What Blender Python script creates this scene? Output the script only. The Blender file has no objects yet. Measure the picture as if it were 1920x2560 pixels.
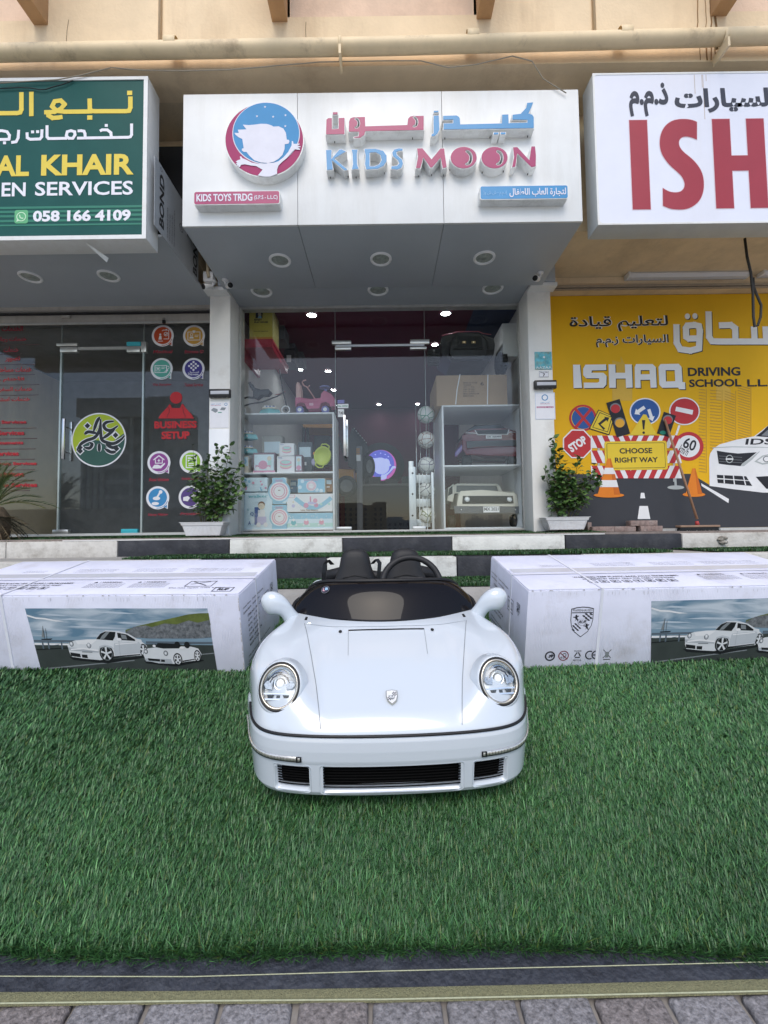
import bpy, bmesh, math, random
import numpy as np
from mathutils import Vector, Matrix, noise
from mathutils.geometry import tessellate_polygon
random.seed(7)
SC = bpy.context.scene
COL = SC.collection
R_ = math.radians

# ---------------------------------------------------------------- camera
FPX = 1080.0                       # focal length in pixels of a 1920 wide picture
TILT, ROLL = 2.65, -0.75
cd = bpy.data.cameras.new('camera'); cam = bpy.data.objects.new('camera', cd); COL.objects.link(cam)
cd.sensor_fit = 'HORIZONTAL'; cd.sensor_width = 36.0; cd.lens = 36.0*FPX/1920.0
cd.clip_start = 0.02; cd.clip_end = 1500.0
CR = Matrix.Rotation(R_(90+TILT), 3, 'X') @ Matrix.Rotation(R_(ROLL), 3, 'Z')
cam.matrix_world = CR.to_4x4()
SC.camera = cam

def V(px, py, Y):
    "pixel of the 1920x2560 photograph -> (X, Z) on the vertical plane at distance Y"
    d = CR @ Vector(((px-960)/FPX, -(py-1280)/FPX, -1.0))
    t = Y/d.y
    return (d.x*t, d.z*t)
K = 1920/1659.0
def Q(x, y, Y): return V(x*K, y*K, Y)
def G(px, py, z):
    "pixel -> point on horizontal plane z"
    d = CR @ Vector(((px-960)/FPX, -(py-1280)/FPX, -1.0))
    t = z/d.z
    return Vector((d.x*t, d.y*t, z))

# ---------------------------------------------------------------- light
SUN_EL, SUN_AZ = 50.0, 185.0       # azimuth measured clockwise from +Y
w = bpy.data.worlds.new('World'); SC.world = w; w.use_nodes = True
nt = w.node_tree; bg = nt.nodes['Background']
sky = nt.nodes.new('ShaderNodeTexSky'); sky.sky_type = 'NISHITA'; sky.sun_disc = False
sky.sun_elevation = R_(SUN_EL); sky.sun_rotation = R_(SUN_AZ)
sky.air_density = 1.0; sky.dust_density = 1.5; sky.ozone_density = 1.0; sky.altitude = 0
nt.links.new(sky.outputs[0], bg.inputs[0]); bg.inputs[1].default_value = 0.15
sl = bpy.data.lights.new('sun', 'SUN'); sl.energy = 1.1; sl.angle = R_(38); sl.color = (1, .94, .85)
so = bpy.data.objects.new('sun', sl); COL.objects.link(so)
sd = Vector((math.sin(R_(SUN_AZ))*math.cos(R_(SUN_EL)), math.cos(R_(SUN_AZ))*math.cos(R_(SUN_EL)), math.sin(R_(SUN_EL))))
so.rotation_euler = sd.to_track_quat('Z', 'Y').to_euler(); so.location = sd*30
SC.view_settings.view_transform = 'Standard'; SC.view_settings.look = 'None'
SC.view_settings.exposure = 0.52; SC.view_settings.gamma = 1.0; SC.view_settings.use_curve_mapping = False
SC.cycles.max_bounces = 7; SC.cycles.transparent_max_bounces = 16; SC.cycles.use_denoising = True; SC.cycles.denoising_prefilter = 'ACCURATE'; SC.cycles.denoising_input_passes = 'RGB_ALBEDO_NORMAL'
SC.cycles.caustics_reflective = False; SC.cycles.caustics_refractive = False

# ---------------------------------------------------------------- materials
MC = {}
def M(name, col=(.5,.5,.5), rough=.6, metal=0, var=.08, scale=6, bump=0, bscale=80, spec=.4, coat=0, dirt=None, dscale=3, dirt_amt=.5,
      streak=0, emit=0, ecol=None, vcol=False, sub=0, stretch=(1,1,1), dlo=.48):
    if name in MC: return MC[name]
    m = bpy.data.materials.new(name); m.use_nodes = True; MC[name] = m
    n = m.node_tree; L = n.links.new; b = n.nodes['Principled BSDF']
    b.inputs['Roughness'].default_value = rough; b.inputs['Metallic'].default_value = metal
    b.inputs['Specular IOR Level'].default_value = spec; b.inputs['Coat Weight'].default_value = coat
    b.inputs['Coat Roughness'].default_value = .04
    if sub: b.inputs['Subsurface Weight'].default_value = sub; b.inputs['Subsurface Radius'].default_value = (.02,.02,.02)
    c = (*col, 1)
    tc = n.nodes.new('ShaderNodeTexCoord'); mp = n.nodes.new('ShaderNodeMapping'); mp.inputs['Scale'].default_value = stretch
    L(tc.outputs['Object'], mp.inputs[0])
    src = None
    if vcol:
        a = n.nodes.new('ShaderNodeAttribute'); a.attribute_name = 'tint'; src = a.outputs['Color']
    if var:
        t = n.nodes.new('ShaderNodeTexNoise'); t.inputs['Scale'].default_value = scale; t.inputs['Detail'].default_value = 6; t.inputs['Roughness'].default_value = .65
        L(mp.outputs[0], t.inputs['Vector'])
        r = n.nodes.new('ShaderNodeMapRange'); r.inputs[1].default_value = .3; r.inputs[2].default_value = .7
        r.inputs[3].default_value = 1-var; r.inputs[4].default_value = 1+var; L(t.outputs[0], r.inputs[0])
        x = n.nodes.new('ShaderNodeMix'); x.data_type = 'RGBA'; x.blend_type = 'MULTIPLY'; x.inputs[0].default_value = 1
        if src: L(src, x.inputs[6])
        else: x.inputs[6].default_value = c
        L(r.outputs[0], x.inputs[7]); src = x.outputs[2]
    if dirt:
        t = n.nodes.new('ShaderNodeTexNoise'); t.inputs['Scale'].default_value = dscale; t.inputs['Detail'].default_value = 8; t.inputs['Roughness'].default_value = .7
        if streak:
            mq = n.nodes.new('ShaderNodeMapping'); mq.inputs['Scale'].default_value = (1, 1, 1/streak); L(tc.outputs['Object'], mq.inputs[0]); L(mq.outputs[0], t.inputs['Vector'])
        else: L(mp.outputs[0], t.inputs['Vector'])
        r = n.nodes.new('ShaderNodeMapRange'); r.inputs[1].default_value = dlo; r.inputs[2].default_value = .75; r.inputs[4].default_value = dirt_amt; L(t.outputs[0], r.inputs[0])
        x = n.nodes.new('ShaderNodeMix'); x.data_type = 'RGBA'; L(r.outputs[0], x.inputs[0])
        if src: L(src, x.inputs[6])
        else: x.inputs[6].default_value = c
        x.inputs[7].default_value = (*dirt, 1); src = x.outputs[2]
    if src: L(src, b.inputs['Base Color'])
    else: b.inputs['Base Color'].default_value = c
    if emit:
        b.inputs['Emission Strength'].default_value = emit; b.inputs['Emission Color'].default_value = (*(ecol or col), 1)
    if bump:
        t = n.nodes.new('ShaderNodeTexNoise'); t.inputs['Scale'].default_value = bscale; t.inputs['Detail'].default_value = 5; L(mp.outputs[0], t.inputs['Vector'])
        u = n.nodes.new('ShaderNodeBump'); u.inputs['Strength'].default_value = min(1, bump); u.inputs['Distance'].default_value = .004 if bump <= 1 else .004*bump
        L(t.outputs[0], u.inputs['Height']); L(u.outputs[0], b.inputs['Normal'])
    return m
def ink(name, col, rough=.55): return M(name, col, rough, var=.04, scale=9, spec=.3)

def glass_mat(name, tint=(.9,.93,.93), ior=1.5, rough=0.0):
    m = bpy.data.materials.new(name); m.use_nodes = True; MC[name] = m
    n = m.node_tree; L = n.links.new
    n.nodes.remove(n.nodes['Principled BSDF']); out = n.nodes['Material Output']
    tr = n.nodes.new('ShaderNodeBsdfTransparent'); tr.inputs[0].default_value = (*tint, 1)
    gl = n.nodes.new('ShaderNodeBsdfGlossy'); gl.inputs['Roughness'].default_value = rough; gl.inputs[0].default_value = (1,1,1,1)
    fr = n.nodes.new('ShaderNodeFresnel'); ge = n.nodes.new('ShaderNodeNewGeometry'); mr = n.nodes.new('ShaderNodeMapRange')
    mr.inputs[3].default_value = ior; mr.inputs[4].default_value = 1/ior; L(ge.outputs['Backfacing'], mr.inputs[0]); L(mr.outputs[0], fr.inputs[0])
    mx = n.nodes.new('ShaderNodeMixShader'); L(fr.outputs[0], mx.inputs[0]); L(tr.outputs[0], mx.inputs[1]); L(gl.outputs[0], mx.inputs[2]); L(mx.outputs[0], out.inputs[0])
    return m

# ---------------------------------------------------------------- mesh builder
AR = {}
def _ar(ch, iso, fin=None, ini=None, med=None): AR[ch] = (iso, fin or iso, ini, med)
_ar('\u0627', 0xFE8D, 0xFE8E); _ar('\u0623', 0xFE83, 0xFE84); _ar('\u0625', 0xFE87, 0xFE88); _ar('\u0629', 0xFE93, 0xFE94)
for c_, b_ in (('\u0628',0xFE8F),('\u062a',0xFE95),('\u062b',0xFE99),('\u062c',0xFE9D),('\u062d',0xFEA1),('\u062e',0xFEA5),('\u0633',0xFEB1),('\u0634',0xFEB5),
               ('\u0635',0xFEB9),('\u0636',0xFEBD),('\u0637',0xFEC1),('\u0639',0xFEC9),('\u063a',0xFECD),('\u0641',0xFED1),('\u0642',0xFED5),('\u0643',0xFED9),
               ('\u0644',0xFEDD),('\u0645',0xFEE1),('\u0646',0xFEE5),('\u0647',0xFEE9),('\u064a',0xFEF1)):
    _ar(c_, b_, b_+1, b_+2, b_+3)
for c_, b_ in (('\u062f',0xFEA9),('\u0630',0xFEAB),('\u0631',0xFEAD),('\u0632',0xFEAF),('\u0648',0xFEED)): _ar(c_, b_, b_+1)
def shape(s):
    out = []
    for i, ch in enumerate(s):
        if ch not in AR: out.append(ch); continue
        p = s[i-1] if i else ' '; q = s[i+1] if i+1 < len(s) else ' '
        jp = p in AR and AR[p][2] is not None or p == '\u0640'; jq = (q in AR or q == '\u0640') and AR[ch][2] is not None
        iso, fin, ini, med = AR[ch]
        out.append(chr(med if jp and jq else fin if jp else ini if jq else iso))
    return ''.join(reversed(out))
TXT = {}
def text_mesh(s, bold=0, extrude=0, res=3):
    k = (s, bold, extrude, res)
    if k in TXT: return TXT[k]
    c = bpy.data.curves.new('t', 'FONT'); c.body = shape(s) if any('\u0600' < a < '\u06ff' for a in s) else s
    c.size = 1; c.offset = bold; c.extrude = extrude; c.resolution_u = res
    o = bpy.data.objects.new('t', c); COL.objects.link(o)
    m = bpy.data.meshes.new_from_object(o.evaluated_get(bpy.context.evaluated_depsgraph_get()))
    v = [tuple(a.co) for a in m.vertices]; f = [tuple(p.vertices) for p in m.polygons]
    bpy.data.objects.remove(o); bpy.data.curves.remove(c); bpy.data.meshes.remove(m)
    xs = [a[0] for a in v] or [0]; ys = [a[1] for a in v] or [0]
    par = list(range(len(v)))
    def find(a):
        while par[a] != a: par[a] = par[par[a]]; a = par[a]
        return a
    for q in f:
        for a in q[1:]: par[find(a)] = find(q[0])
    ids = {}; isl = [ids.setdefault(find(i), len(ids)) % 10 for i in range(len(v))]
    if not extrude: v = [(a[0], a[1], isl[i]*2e-5) for i, a in enumerate(v)]
    TXT[k] = (v, f, min(xs), max(xs), min(ys), max(ys)); return TXT[k]

def rrect(x0, x1, z0, z1, r, n=5):
    p = []
    for cx, cz, a in ((x1-r, z1-r, 0), (x0+r, z1-r, 90), (x0+r, z0+r, 180), (x1-r, z0+r, 270)):
        for i in range(n+1):
            t = R_(a+90*i/n); p.append((cx+r*math.cos(t), cz+r*math.sin(t)))
    return p
def circ(cx, cz, r, n=32, rz=None):
    rz = rz or r
    return [(cx+r*math.cos(2*math.pi*i/n), cz+rz*math.sin(2*math.pi*i/n)) for i in range(n)]
def stroke(pts, wd, closed=False):
    "outline polygon round a polyline"
    L, Rr = [], []
    n = len(pts)
    for i in range(n):
        a = Vector(pts[i-1]) if i else None; b = Vector(pts[i]); c = Vector(pts[i+1]) if i < n-1 else None
        d = ((b-a).normalized() if a is not None else Vector((0,0))) + ((c-b).normalized() if c is not None else Vector((0,0)))
        if d.length < 1e-6: d = (b-a) if a is not None else (c-b)
        d.normalize(); nn = Vector((-d.y, d.x))
        k = 1.0
        if a is not None and c is not None:
            k = 1/max(.5, (b-a).normalized().dot(d))
        L.append(tuple(b+nn*wd/2*k)); Rr.append(tuple(b-nn*wd/2*k))
    return L+Rr[::-1]

class MB:
    def __init__(s, mat=None):
        s.v, s.f, s.mi, s.ms, s.sm = [], [], [], [], []; s.M = None; s.cur = mat; s.smooth = False
    def add(s, vs, fs, mat=None, smooth=None):
        mat = mat or s.cur
        if mat not in s.ms: s.ms.append(mat)
        k = s.ms.index(mat); o = len(s.v)
        if s.M is not None: vs = [tuple(s.M @ Vector(a)) for a in vs]
        s.v += [tuple(a) for a in vs]
        sm = s.smooth if smooth is None else smooth
        for f in fs: s.f.append(tuple(i+o for i in f)); s.mi.append(k); s.sm.append(sm)
        return s
    def box(s, x0, x1, y0, y1, z0, z1, mat=None):
        vs = [(x,y,z) for x in (x0,x1) for y in (y0,y1) for z in (z0,z1)]
        return s.add(vs, [(0,1,3,2),(4,6,7,5),(0,4,5,1),(2,3,7,6),(0,2,6,4),(1,5,7,3)], mat)
    def quad(s, a, b, c, d, mat=None): return s.add([a,b,c,d], [(0,1,2,3)], mat)
    def flat(s, pts, y, mat=None, depth=0, holes=()):
        "polygon in the XZ plane facing -Y, optionally extruded backwards"
        loops = [list(pts)] + [list(h) for h in holes]
        allp = [p for l in loops for p in l]
        if not depth: s.cnt = (getattr(s, 'cnt', 0)+1) % 24; y = y-s.cnt*1.5e-5      # no two prints share a plane
        tri = tessellate_polygon([[Vector((a, b, 0)) for a, b in l] for l in loops])
        vs = [(a, y, b) for a, b in allp]; fs = []
        for t in tri:
            A, B, Cc = (allp[i] for i in t)
            cr = (B[0]-A[0])*(Cc[1]-A[1]) - (B[1]-A[1])*(Cc[0]-A[0])
            fs.append(tuple(t) if cr > 0 else tuple(reversed(t)))
        s.add(vs, fs, mat)
        if depth:
            s.add([(a, y+depth, b) for a, b in allp], [tuple(reversed(f)) for f in fs], mat)
            o = 0
            for l in loops:
                n = len(l)
                s.add([(a, y, b) for a, b in l]+[(a, y+depth, b) for a, b in l], [(i, i+n, (i+1) % n+n, (i+1) % n) for i in range(n)], mat)
        return s
    def rect(s, x0, x1, z0, z1, y, mat=None): return s.flat([(x0,z0),(x1,z0),(x1,z1),(x0,z1)], y, mat)
    def line(s, pts, wd, y, mat=None, depth=0):
        for i in range(len(pts)-1):
            a, b = pts[i], pts[i+1]
            d = Vector((b[0]-a[0], b[1]-a[1]));
            if d.length < 1e-9: continue
            d.normalize(); e = d*wd*.3; nn = Vector((-d.y, d.x))*wd/2
            yy = y
            s.flat([(a[0]-e.x-nn.x, a[1]-e.y-nn.y), (b[0]+e.x-nn.x, b[1]+e.y-nn.y), (b[0]+e.x+nn.x, b[1]+e.y+nn.y), (a[0]-e.x+nn.x, a[1]-e.y+nn.y)], yy, mat, depth)
        return s
    def brush(s, pts, w0, y, mat=None, taper=(1,1), n=6, k=0):
        "smooth ribbon through the points, tapering towards its ends"
        P_ = [Vector((*p, 0)) for p in pts]; Q_ = []
        for i in range(len(P_)-1):
            a, b, c, d = P_[max(i-1,0)], P_[i], P_[i+1], P_[min(i+2,len(P_)-1)]
            for j in range(n):
                t = j/n; Q_.append(.5*((2*b)+(c-a)*t+(2*a-5*b+4*c-d)*t*t+(3*b-a-3*c+d)*t**3))
        Q_.append(P_[-1]); m = len(Q_); vs = []
        for i, q in enumerate(Q_):
            d = (Q_[min(i+1,m-1)]-Q_[max(i-1,0)]); d = d.normalized() if d.length > 1e-9 else Vector((1,0,0)); nn = Vector((-d.y, d.x, 0)); u = i/(m-1)
            w = w0/2*min(1, taper[0]+(1-taper[0])*u*4)*min(1, taper[1]+(1-taper[1])*(1-u)*4)
            yy = y-.00003*(i % 2)-.0002*k
            vs += [(q.x+nn.x*w, y-.00008*k, q.y+nn.y*w), (q.x-nn.x*w, y-.00008*k, q.y-nn.y*w)]
        return s.add(vs, [(i*2,i*2+1,i*2+3,i*2+2) for i in range(m-1)], mat)
    def ring(s, cx, cz, r0, r1, y, mat=None, n=32, depth=0):
        return s.flat(circ(cx, cz, r1, n), y, mat, depth, holes=[circ(cx, cz, r0, n)])
    def text(s, t, x0, x1, z0, z1, y, mat=None, bold=.012, depth=0, shear=0, keep=False, rot=0, res=3):
        v, f, a, b, c, d = text_mesh(t, bold, 0.5 if depth else 0, res)
        sx = (x1-x0)/max(b-a, 1e-6); sz = (z1-z0)/max(d-c, 1e-6)
        if keep: sx = sz
        vs = []
        for p in v:
            X = (p[0]-a)*sx + shear*(p[1]-c)*sz; Z = (p[1]-c)*sz
            if rot:
                mx, mz = (x1-x0)/2, (z1-z0)/2; q = R_(rot); X, Z = mx+(X-mx)*math.cos(q)-(Z-mz)*math.sin(q), mz+(X-mx)*math.sin(q)+(Z-mz)*math.cos(q)
            vs.append((x0+X, y + (depth*(.5-p[2]) if depth else -p[2]), z0+Z))
        return s.add(vs, f, mat)
    def tube(s, pts, r, n=8, mat=None, cap=True):
        pts = [Vector(p) for p in pts]; vs = []; rs = r if isinstance(r, (list, tuple)) else [r]*len(pts)
        up = None
        for i, p in enumerate(pts):
            d = (pts[min(i+1, len(pts)-1)]-pts[max(i-1, 0)]).normalized()
            if up is None: up = d.orthogonal().normalized()
            up = (up-d*up.dot(d)); up = up.normalized() if up.length > 1e-6 else d.orthogonal().normalized()
            q = d.cross(up)
            for k in range(n):
                t = 2*math.pi*k/n; vs.append(tuple(p+(up*math.cos(t)+q*math.sin(t))*rs[i]))
        fs = [(i*n+k, i*n+(k+1) % n, (i+1)*n+(k+1) % n, (i+1)*n+k) for i in range(len(pts)-1) for k in range(n)]
        if cap: fs += [tuple(range(n-1, -1, -1)), tuple(range((len(pts)-1)*n, len(pts)*n))]
        return s.add(vs, fs, mat, smooth=True)
    def lathe(s, prof, c=(0,0,0), axis='Z', n=24, mat=None, smooth=True, sx=1, sy=1):
        vs = []
        for r, h in prof:
            for k in range(n):
                t = 2*math.pi*k/n; a, b = r*math.cos(t)*sx, r*math.sin(t)*sy
                p = (a, b, h) if axis == 'Z' else (a, h, b) if axis == 'Y' else (h, a, b)
                vs.append((p[0]+c[0], p[1]+c[1], p[2]+c[2]))
        m = len(prof)
        fs = [(i*n+k, i*n+(k+1) % n, (i+1)*n+(k+1) % n, (i+1)*n+k) for i in range(m-1) for k in range(n)]
        if axis == 'Y': fs = [tuple(reversed(f)) for f in fs]
        return s.add(vs, fs, mat, smooth)
    def ell(s, c, r, mat=None, n=20, m=12):
        rx, ry, rz = r if isinstance(r, (tuple, list)) else (r, r, r)
        vs, fs = [], []
        for i in range(m+1):
            a = math.pi*i/m
            for k in range(n):
                t = 2*math.pi*k/n; vs.append((c[0]+rx*math.sin(a)*math.cos(t), c[1]+ry*math.sin(a)*math.sin(t), c[2]-rz*math.cos(a)))
        fs = [(i*n+k, i*n+(k+1) % n, (i+1)*n+(k+1) % n, (i+1)*n+k) for i in range(m) for k in range(n)]
        return s.add(vs, fs, mat, True)
    def disc(s, c, r, mat, axis='Y', n=24):
        vs = []
        for k in range(n):
            t = 2*math.pi*k/n; a, b = r*math.cos(t), r*math.sin(t)
            vs.append((c[0]+a, c[1], c[2]+b) if axis == 'Y' else (c[0]+a, c[1]+b, c[2]) if axis == 'Z' else (c[0], c[1]+a, c[2]+b))
        return s.add(vs, [tuple(range(n))], mat)
    def grid(s, P, mat=None, smooth=True, flip=False):
        "P[i][j] points"
        n, m = len(P), len(P[0]); vs = [p for row in P for p in row]
        fs = [(i*m+j, i*m+j+1, (i+1)*m+j+1, (i+1)*m+j) for i in range(n-1) for j in range(m-1)]
        if flip: fs = [tuple(reversed(f)) for f in fs]
        return s.add(vs, fs, mat, smooth)
    def mesh(s, name, bevel=0, seg=2):
        me = bpy.data.meshes.new(name); me.from_pydata(s.v, [], s.f)
        for m in s.ms: me.materials.append(m)
        me.polygons.foreach_set('material_index', s.mi); me.polygons.foreach_set('use_smooth', s.sm)
        if bevel:
            b = bmesh.new(); b.from_mesh(me); bmesh.ops.remove_doubles(b, verts=b.verts, dist=1e-5)
            es = [e for e in b.edges if len(e.link_faces) == 2 and e.calc_face_angle(0) > .6]
            bmesh.ops.bevel(b, geom=es, offset=bevel, segments=seg, profile=.5, affect='EDGES', clamp_overlap=True)
            b.to_mesh(me); b.free()
            me.polygons.foreach_set('use_smooth', [True]*len(me.polygons))
            me.set_sharp_from_angle(angle=R_(40))
        me.update(); return me
    def build(s, name, parent=None, local=False, bevel=0, seg=2, kind=None, label=None, cat=None, group=None):
        o = bpy.data.objects.new(name, s.mesh(name, bevel, seg)); COL.objects.link(o)
        if parent is not None:
            o.parent = parent
            if not local:
                if parent.parent: o.location = (0, 0, 0)
                else: o.location = -parent.location
        tag(o, label, cat, group, kind)
        return o
def tag(o, label=None, cat=None, group=None, kind=None):
    if label: o['label'] = label
    if cat: o['category'] = cat
    if group: o['group'] = group
    if kind: o['kind'] = kind
    return o
def T(name, label, cat, loc=(0,0,0), group=None, rot=(0,0,0)):
    o = bpy.data.objects.new(name, None); COL.objects.link(o); o.empty_display_size = .1
    o.location = loc; o.rotation_euler = rot
    return tag(o, label, cat, group)
def copy_tree(o, parent=None):
    c = o.copy(); COL.objects.link(c); c.parent = parent
    for ch in list(o.children): copy_tree(ch, c)
    return c
def B(*a, mat): return MB(mat).box(*a)
# ---------------------------------------------------------------- shared depths (metres from the camera)
YW, YF, YB, YP, YG = 3.60, 3.62, 4.59, 4.72, 5.05      # upper wall, sign face, canopy back, pillar face, glass
H1, H2 = 2.665, 2.70
plaster = M('beige_plaster', (.84,.67,.45), .85, var=.10, scale=1.6, bump=.7, bscale=38, dirt=(.42,.27,.15), dscale=1.1, dirt_amt=.55, streak=6, dlo=.52)
plaster2 = M('pinkish_plaster', (.80,.60,.45), .85, var=.12, scale=2.5, bump=.8, bscale=45, dirt=(.5,.36,.27), dscale=2, dirt_amt=.5)
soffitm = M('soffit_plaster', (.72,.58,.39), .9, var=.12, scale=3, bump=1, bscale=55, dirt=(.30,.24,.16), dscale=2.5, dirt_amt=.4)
finm = M('brown_plaster', (.47,.31,.18), .85, var=.12, scale=4, bump=.6)
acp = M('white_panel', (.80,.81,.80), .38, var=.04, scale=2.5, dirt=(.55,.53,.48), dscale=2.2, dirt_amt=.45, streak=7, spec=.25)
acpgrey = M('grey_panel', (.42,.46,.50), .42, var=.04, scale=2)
joint = ink('joint_line', (.16,.16,.16))
whitep = M('white_wall_paint', (.80,.79,.75), .6, var=.05, scale=3, bump=.25, bscale=60, dirt=(.45,.40,.33), dscale=2.4, dirt_amt=.4, dlo=.55)
alum = M('aluminium', (.60,.60,.58), .32, metal=.85, var=.06, scale=12)
alumw = M('grey_aluminium', (.50,.50,.48), .45, metal=.3, var=.08, scale=10, dirt=(.3,.28,.25), dscale=12, dirt_amt=.4)
steel = M('brushed_steel', (.62,.62,.62), .25, metal=1, var=.05, scale=20)
blackm = M('black_plastic', (.012,.012,.013), .4, var=.1)
darkgap = M('dark_void_steel', (.02,.02,.022), .7)  # near-black; also colours the board that imitates a shaded void
whitepl = M('white_plastic', (.82,.82,.82), .35, var=.03)

# ---------------------------------------------------------------- building shell
bld = T('shop_building', 'beige plastered building over the three shops, with white pillars', 'building', (0, YP, 0))
zb = Q(829,142,YW)[1]; zn = V(960,40,YW)[1]
def vx(px, Y, py=1000): return V(px, py, Y)[0]
fx = [(V(84,66,YW)[0], V(120,66,YW)[0]), (V(680,55,YW)[0], V(719,55,YW)[0]), (V(1191,38,YW)[0], V(1228,38,YW)[0]), (V(1776,26,YW)[0], V(1816,26,YW)[0])]
holes = [[(-6.5,zn),(fx[0][0],zn),(fx[0][0],6.2),(-6.5,6.2)], [(fx[1][1],zn),(fx[2][0],zn),(fx[2][0],6.2),(fx[1][1],6.2)], [(fx[3][1],zn),(6.5,zn),(6.5,6.2),(fx[3][1],6.2)]]
mb = MB(plaster); mb.flat([(-9,zb),(9,zb),(9,7),(-9,7)], YW, plaster, .30, holes); mb.build('upper_wall', bld)
for h in holes: B(h[0][0]-.02, h[1][0]+.02, YW+.10, YW+.25, zn-.02, 6.25, mat=plaster2).build('recessed_panel', bld)
for a, b in fx:
    MB(finm).box(a, b, YW-.75, YW+.10, V(700,55,YW)[1], 6.3).build('fin', bld, bevel=.006)
B(-9,9, YW+.30,5.9, zb+.002,zb+.25, mat=soffitm).build('soffit', bld)
B(-9,9, 4.85,5.6, 2.83,zb, mat=plaster).build('beam', bld)
B(1.60,7, 4.08,4.849, 2.90,zb, mat=soffitm).build('beam', bld)
B(-7,-1.95, 4.30,4.849, 2.90,zb, mat=soffitm).build('beam', bld)
B(-7,7, 9.9,10.2, -.2,4, mat=whitep).build('back_wall', bld)
B(-7,7, YG-.02,10, -.35,-.012, mat=M('shop_floor_tile',(.45,.43,.40),.25,var=.06)).build('floor_slab', bld)
B(-9,-5.41, YP+.05,7.3, -.3,zb, mat=plaster).build('side_wall', bld)
# pillars
pl0, pl1 = V(523,1000,YP)[0], V(575,1000,YP)[0]; pr0, pr1 = V(1325,1000,YP)[0], V(1384,1000,YP)[0]
for a, b in ((pl0,pl1),(pr0,pr1)):
    B(a,b, YP,YG+.03, -.05,2.72, mat=whitep).build('pillar', bld, bevel=.006)
B(pl1-.004,pl1+.03, 5.00,5.12, -.02,2.68, mat=alumw).build('reveal_trim', bld)
# crack lines, stains and repair marks on the wall
for pts in ([(172,50),(168,75),(166,105)], [(765,55),(764,75),(765,95)]):
    MB(M('crack', (.16,.09,.05), .9)).line([V(x,y,YW) for x, y in pts], .004, YW-.0015).build('crack', bld)
mb = MB(M('rust_stain', (.30,.17,.07), .9, var=.3, scale=20))
random.seed(3)
for cx0 in (1745,1762,1775,1783):
    x = cx0; pts = []
    for i in range(9): pts.append(V(x, -10+i*13, YW)); x += random.uniform(-2,2)
    mb.line(pts, random.uniform(.006,.02), YW-.0015)
    x = cx0+3; pts = []
    for i in range(5): pts.append(V(x, 114+i*9, YW)); x += random.uniform(-1.5,1.5)
    mb.line(pts, random.uniform(.006,.014), YW-.0015)
mb.build('rust_stain', bld, kind='stuff')

# drain pipe with its clips
dp = T('drain_pipe', 'long beige horizontal drain pipe running over the three shop signs', 'pipe', (0,3.50,4))
a, c, d = V(-60,133,3.5), V(960,115.7,3.5), V(1990,88,3.5)
pm = M('pipe_paint', (.80,.64,.41), .55, var=.1, scale=3, dirt=(.25,.17,.10), dscale=4, dirt_amt=.6, dlo=.55)
MB(pm).tube([(a[0]-1.5,3.5,a[1]+.03),(a[0],3.5,a[1]),(c[0],3.5,c[1]),(d[0],3.5,d[1]),(d[0]+1.5,3.5,d[1]+.03)], .060, 20).build('pipe_run', dp)
for px, py in ((851,110),(1805,92)):
    q = V(px,py+6,3.5)
    MB(pm).lathe([(.060,-.014),(.065,-.012),(.065,.012),(.060,.014)], (q[0],3.5,q[1]), 'X', 20).box(q[0]-.01,q[0]+.01,3.43,3.6,q[1]-.14,q[1]-.058).build('pipe_clip', dp)
for px in (430, 1180, 1560):
    q = V(px,124-px*.022,3.5); MB(pm).lathe([(.060,-.05),(.0640,-.048),(.0640,.048),(.060,.05)], (q[0],3.5,q[1]), 'X', 20).build('pipe_coupling', dp)
cm = ink('conduit_paint', (.63,.48,.31))
for i, (px, y1) in enumerate(((397,106),(1489,80))):
    q = V(px,y1,3.57)
    o = MB(cm).tube([(q[0],3.585,q[1]),(q[0],3.585,6.4)], .014, 10).build('conduit', label=['thin vertical beige conduit above the green sign','thin vertical beige conduit above the red lettered sign'][i], cat='conduit')
wp = [(0,180+28),(75,203),(145,199),(203,188),(278,169),(359,176),(463,177),(579,174),(799,155),(960,152),(1052,152),(1122,169),(1191,161),(1281,140),(1330,153),(1365,179),(1423,215)]
pts = []
for i, (x, y) in enumerate(wp):
    q = V(x, y, 3.54); pts.append((q[0], 3.54 if x < 1365 else 3.6, q[1]))
MB(ink('wire_grey', (.36,.31,.24))).tube(pts, .0045, 6).build('loose_wire', label='thin loose wire sagging along the wall under the drain pipe', cat='wire')

# ---------------------------------------------------------------- downlight
trimw = M('lamp_trim', (.90,.91,.92), .35, var=0); lens = M('lamp_lens', (.33,.37,.34), .3, var=.3, scale=30)
def downlight(parent, x, y, z, r, name='downlight'):
    t = MB(trimw).lathe([(r,.001),(r*1.0,-.006),(r*.95,-.014),(r*.84,-.016),(r*.78,-.010),(r*.75,-.002)], (x,y,z), 'Z', 36).build(name, parent)
    MB(lens).lathe([(r*.76,-.001),(r*.60,-.002),(r*.42,-.003),(r*.40,-.006),(r*.2,-.007),(.0005,-.007)], (x,y,z-.001), 'Z', 28).build('lens', t)
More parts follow.
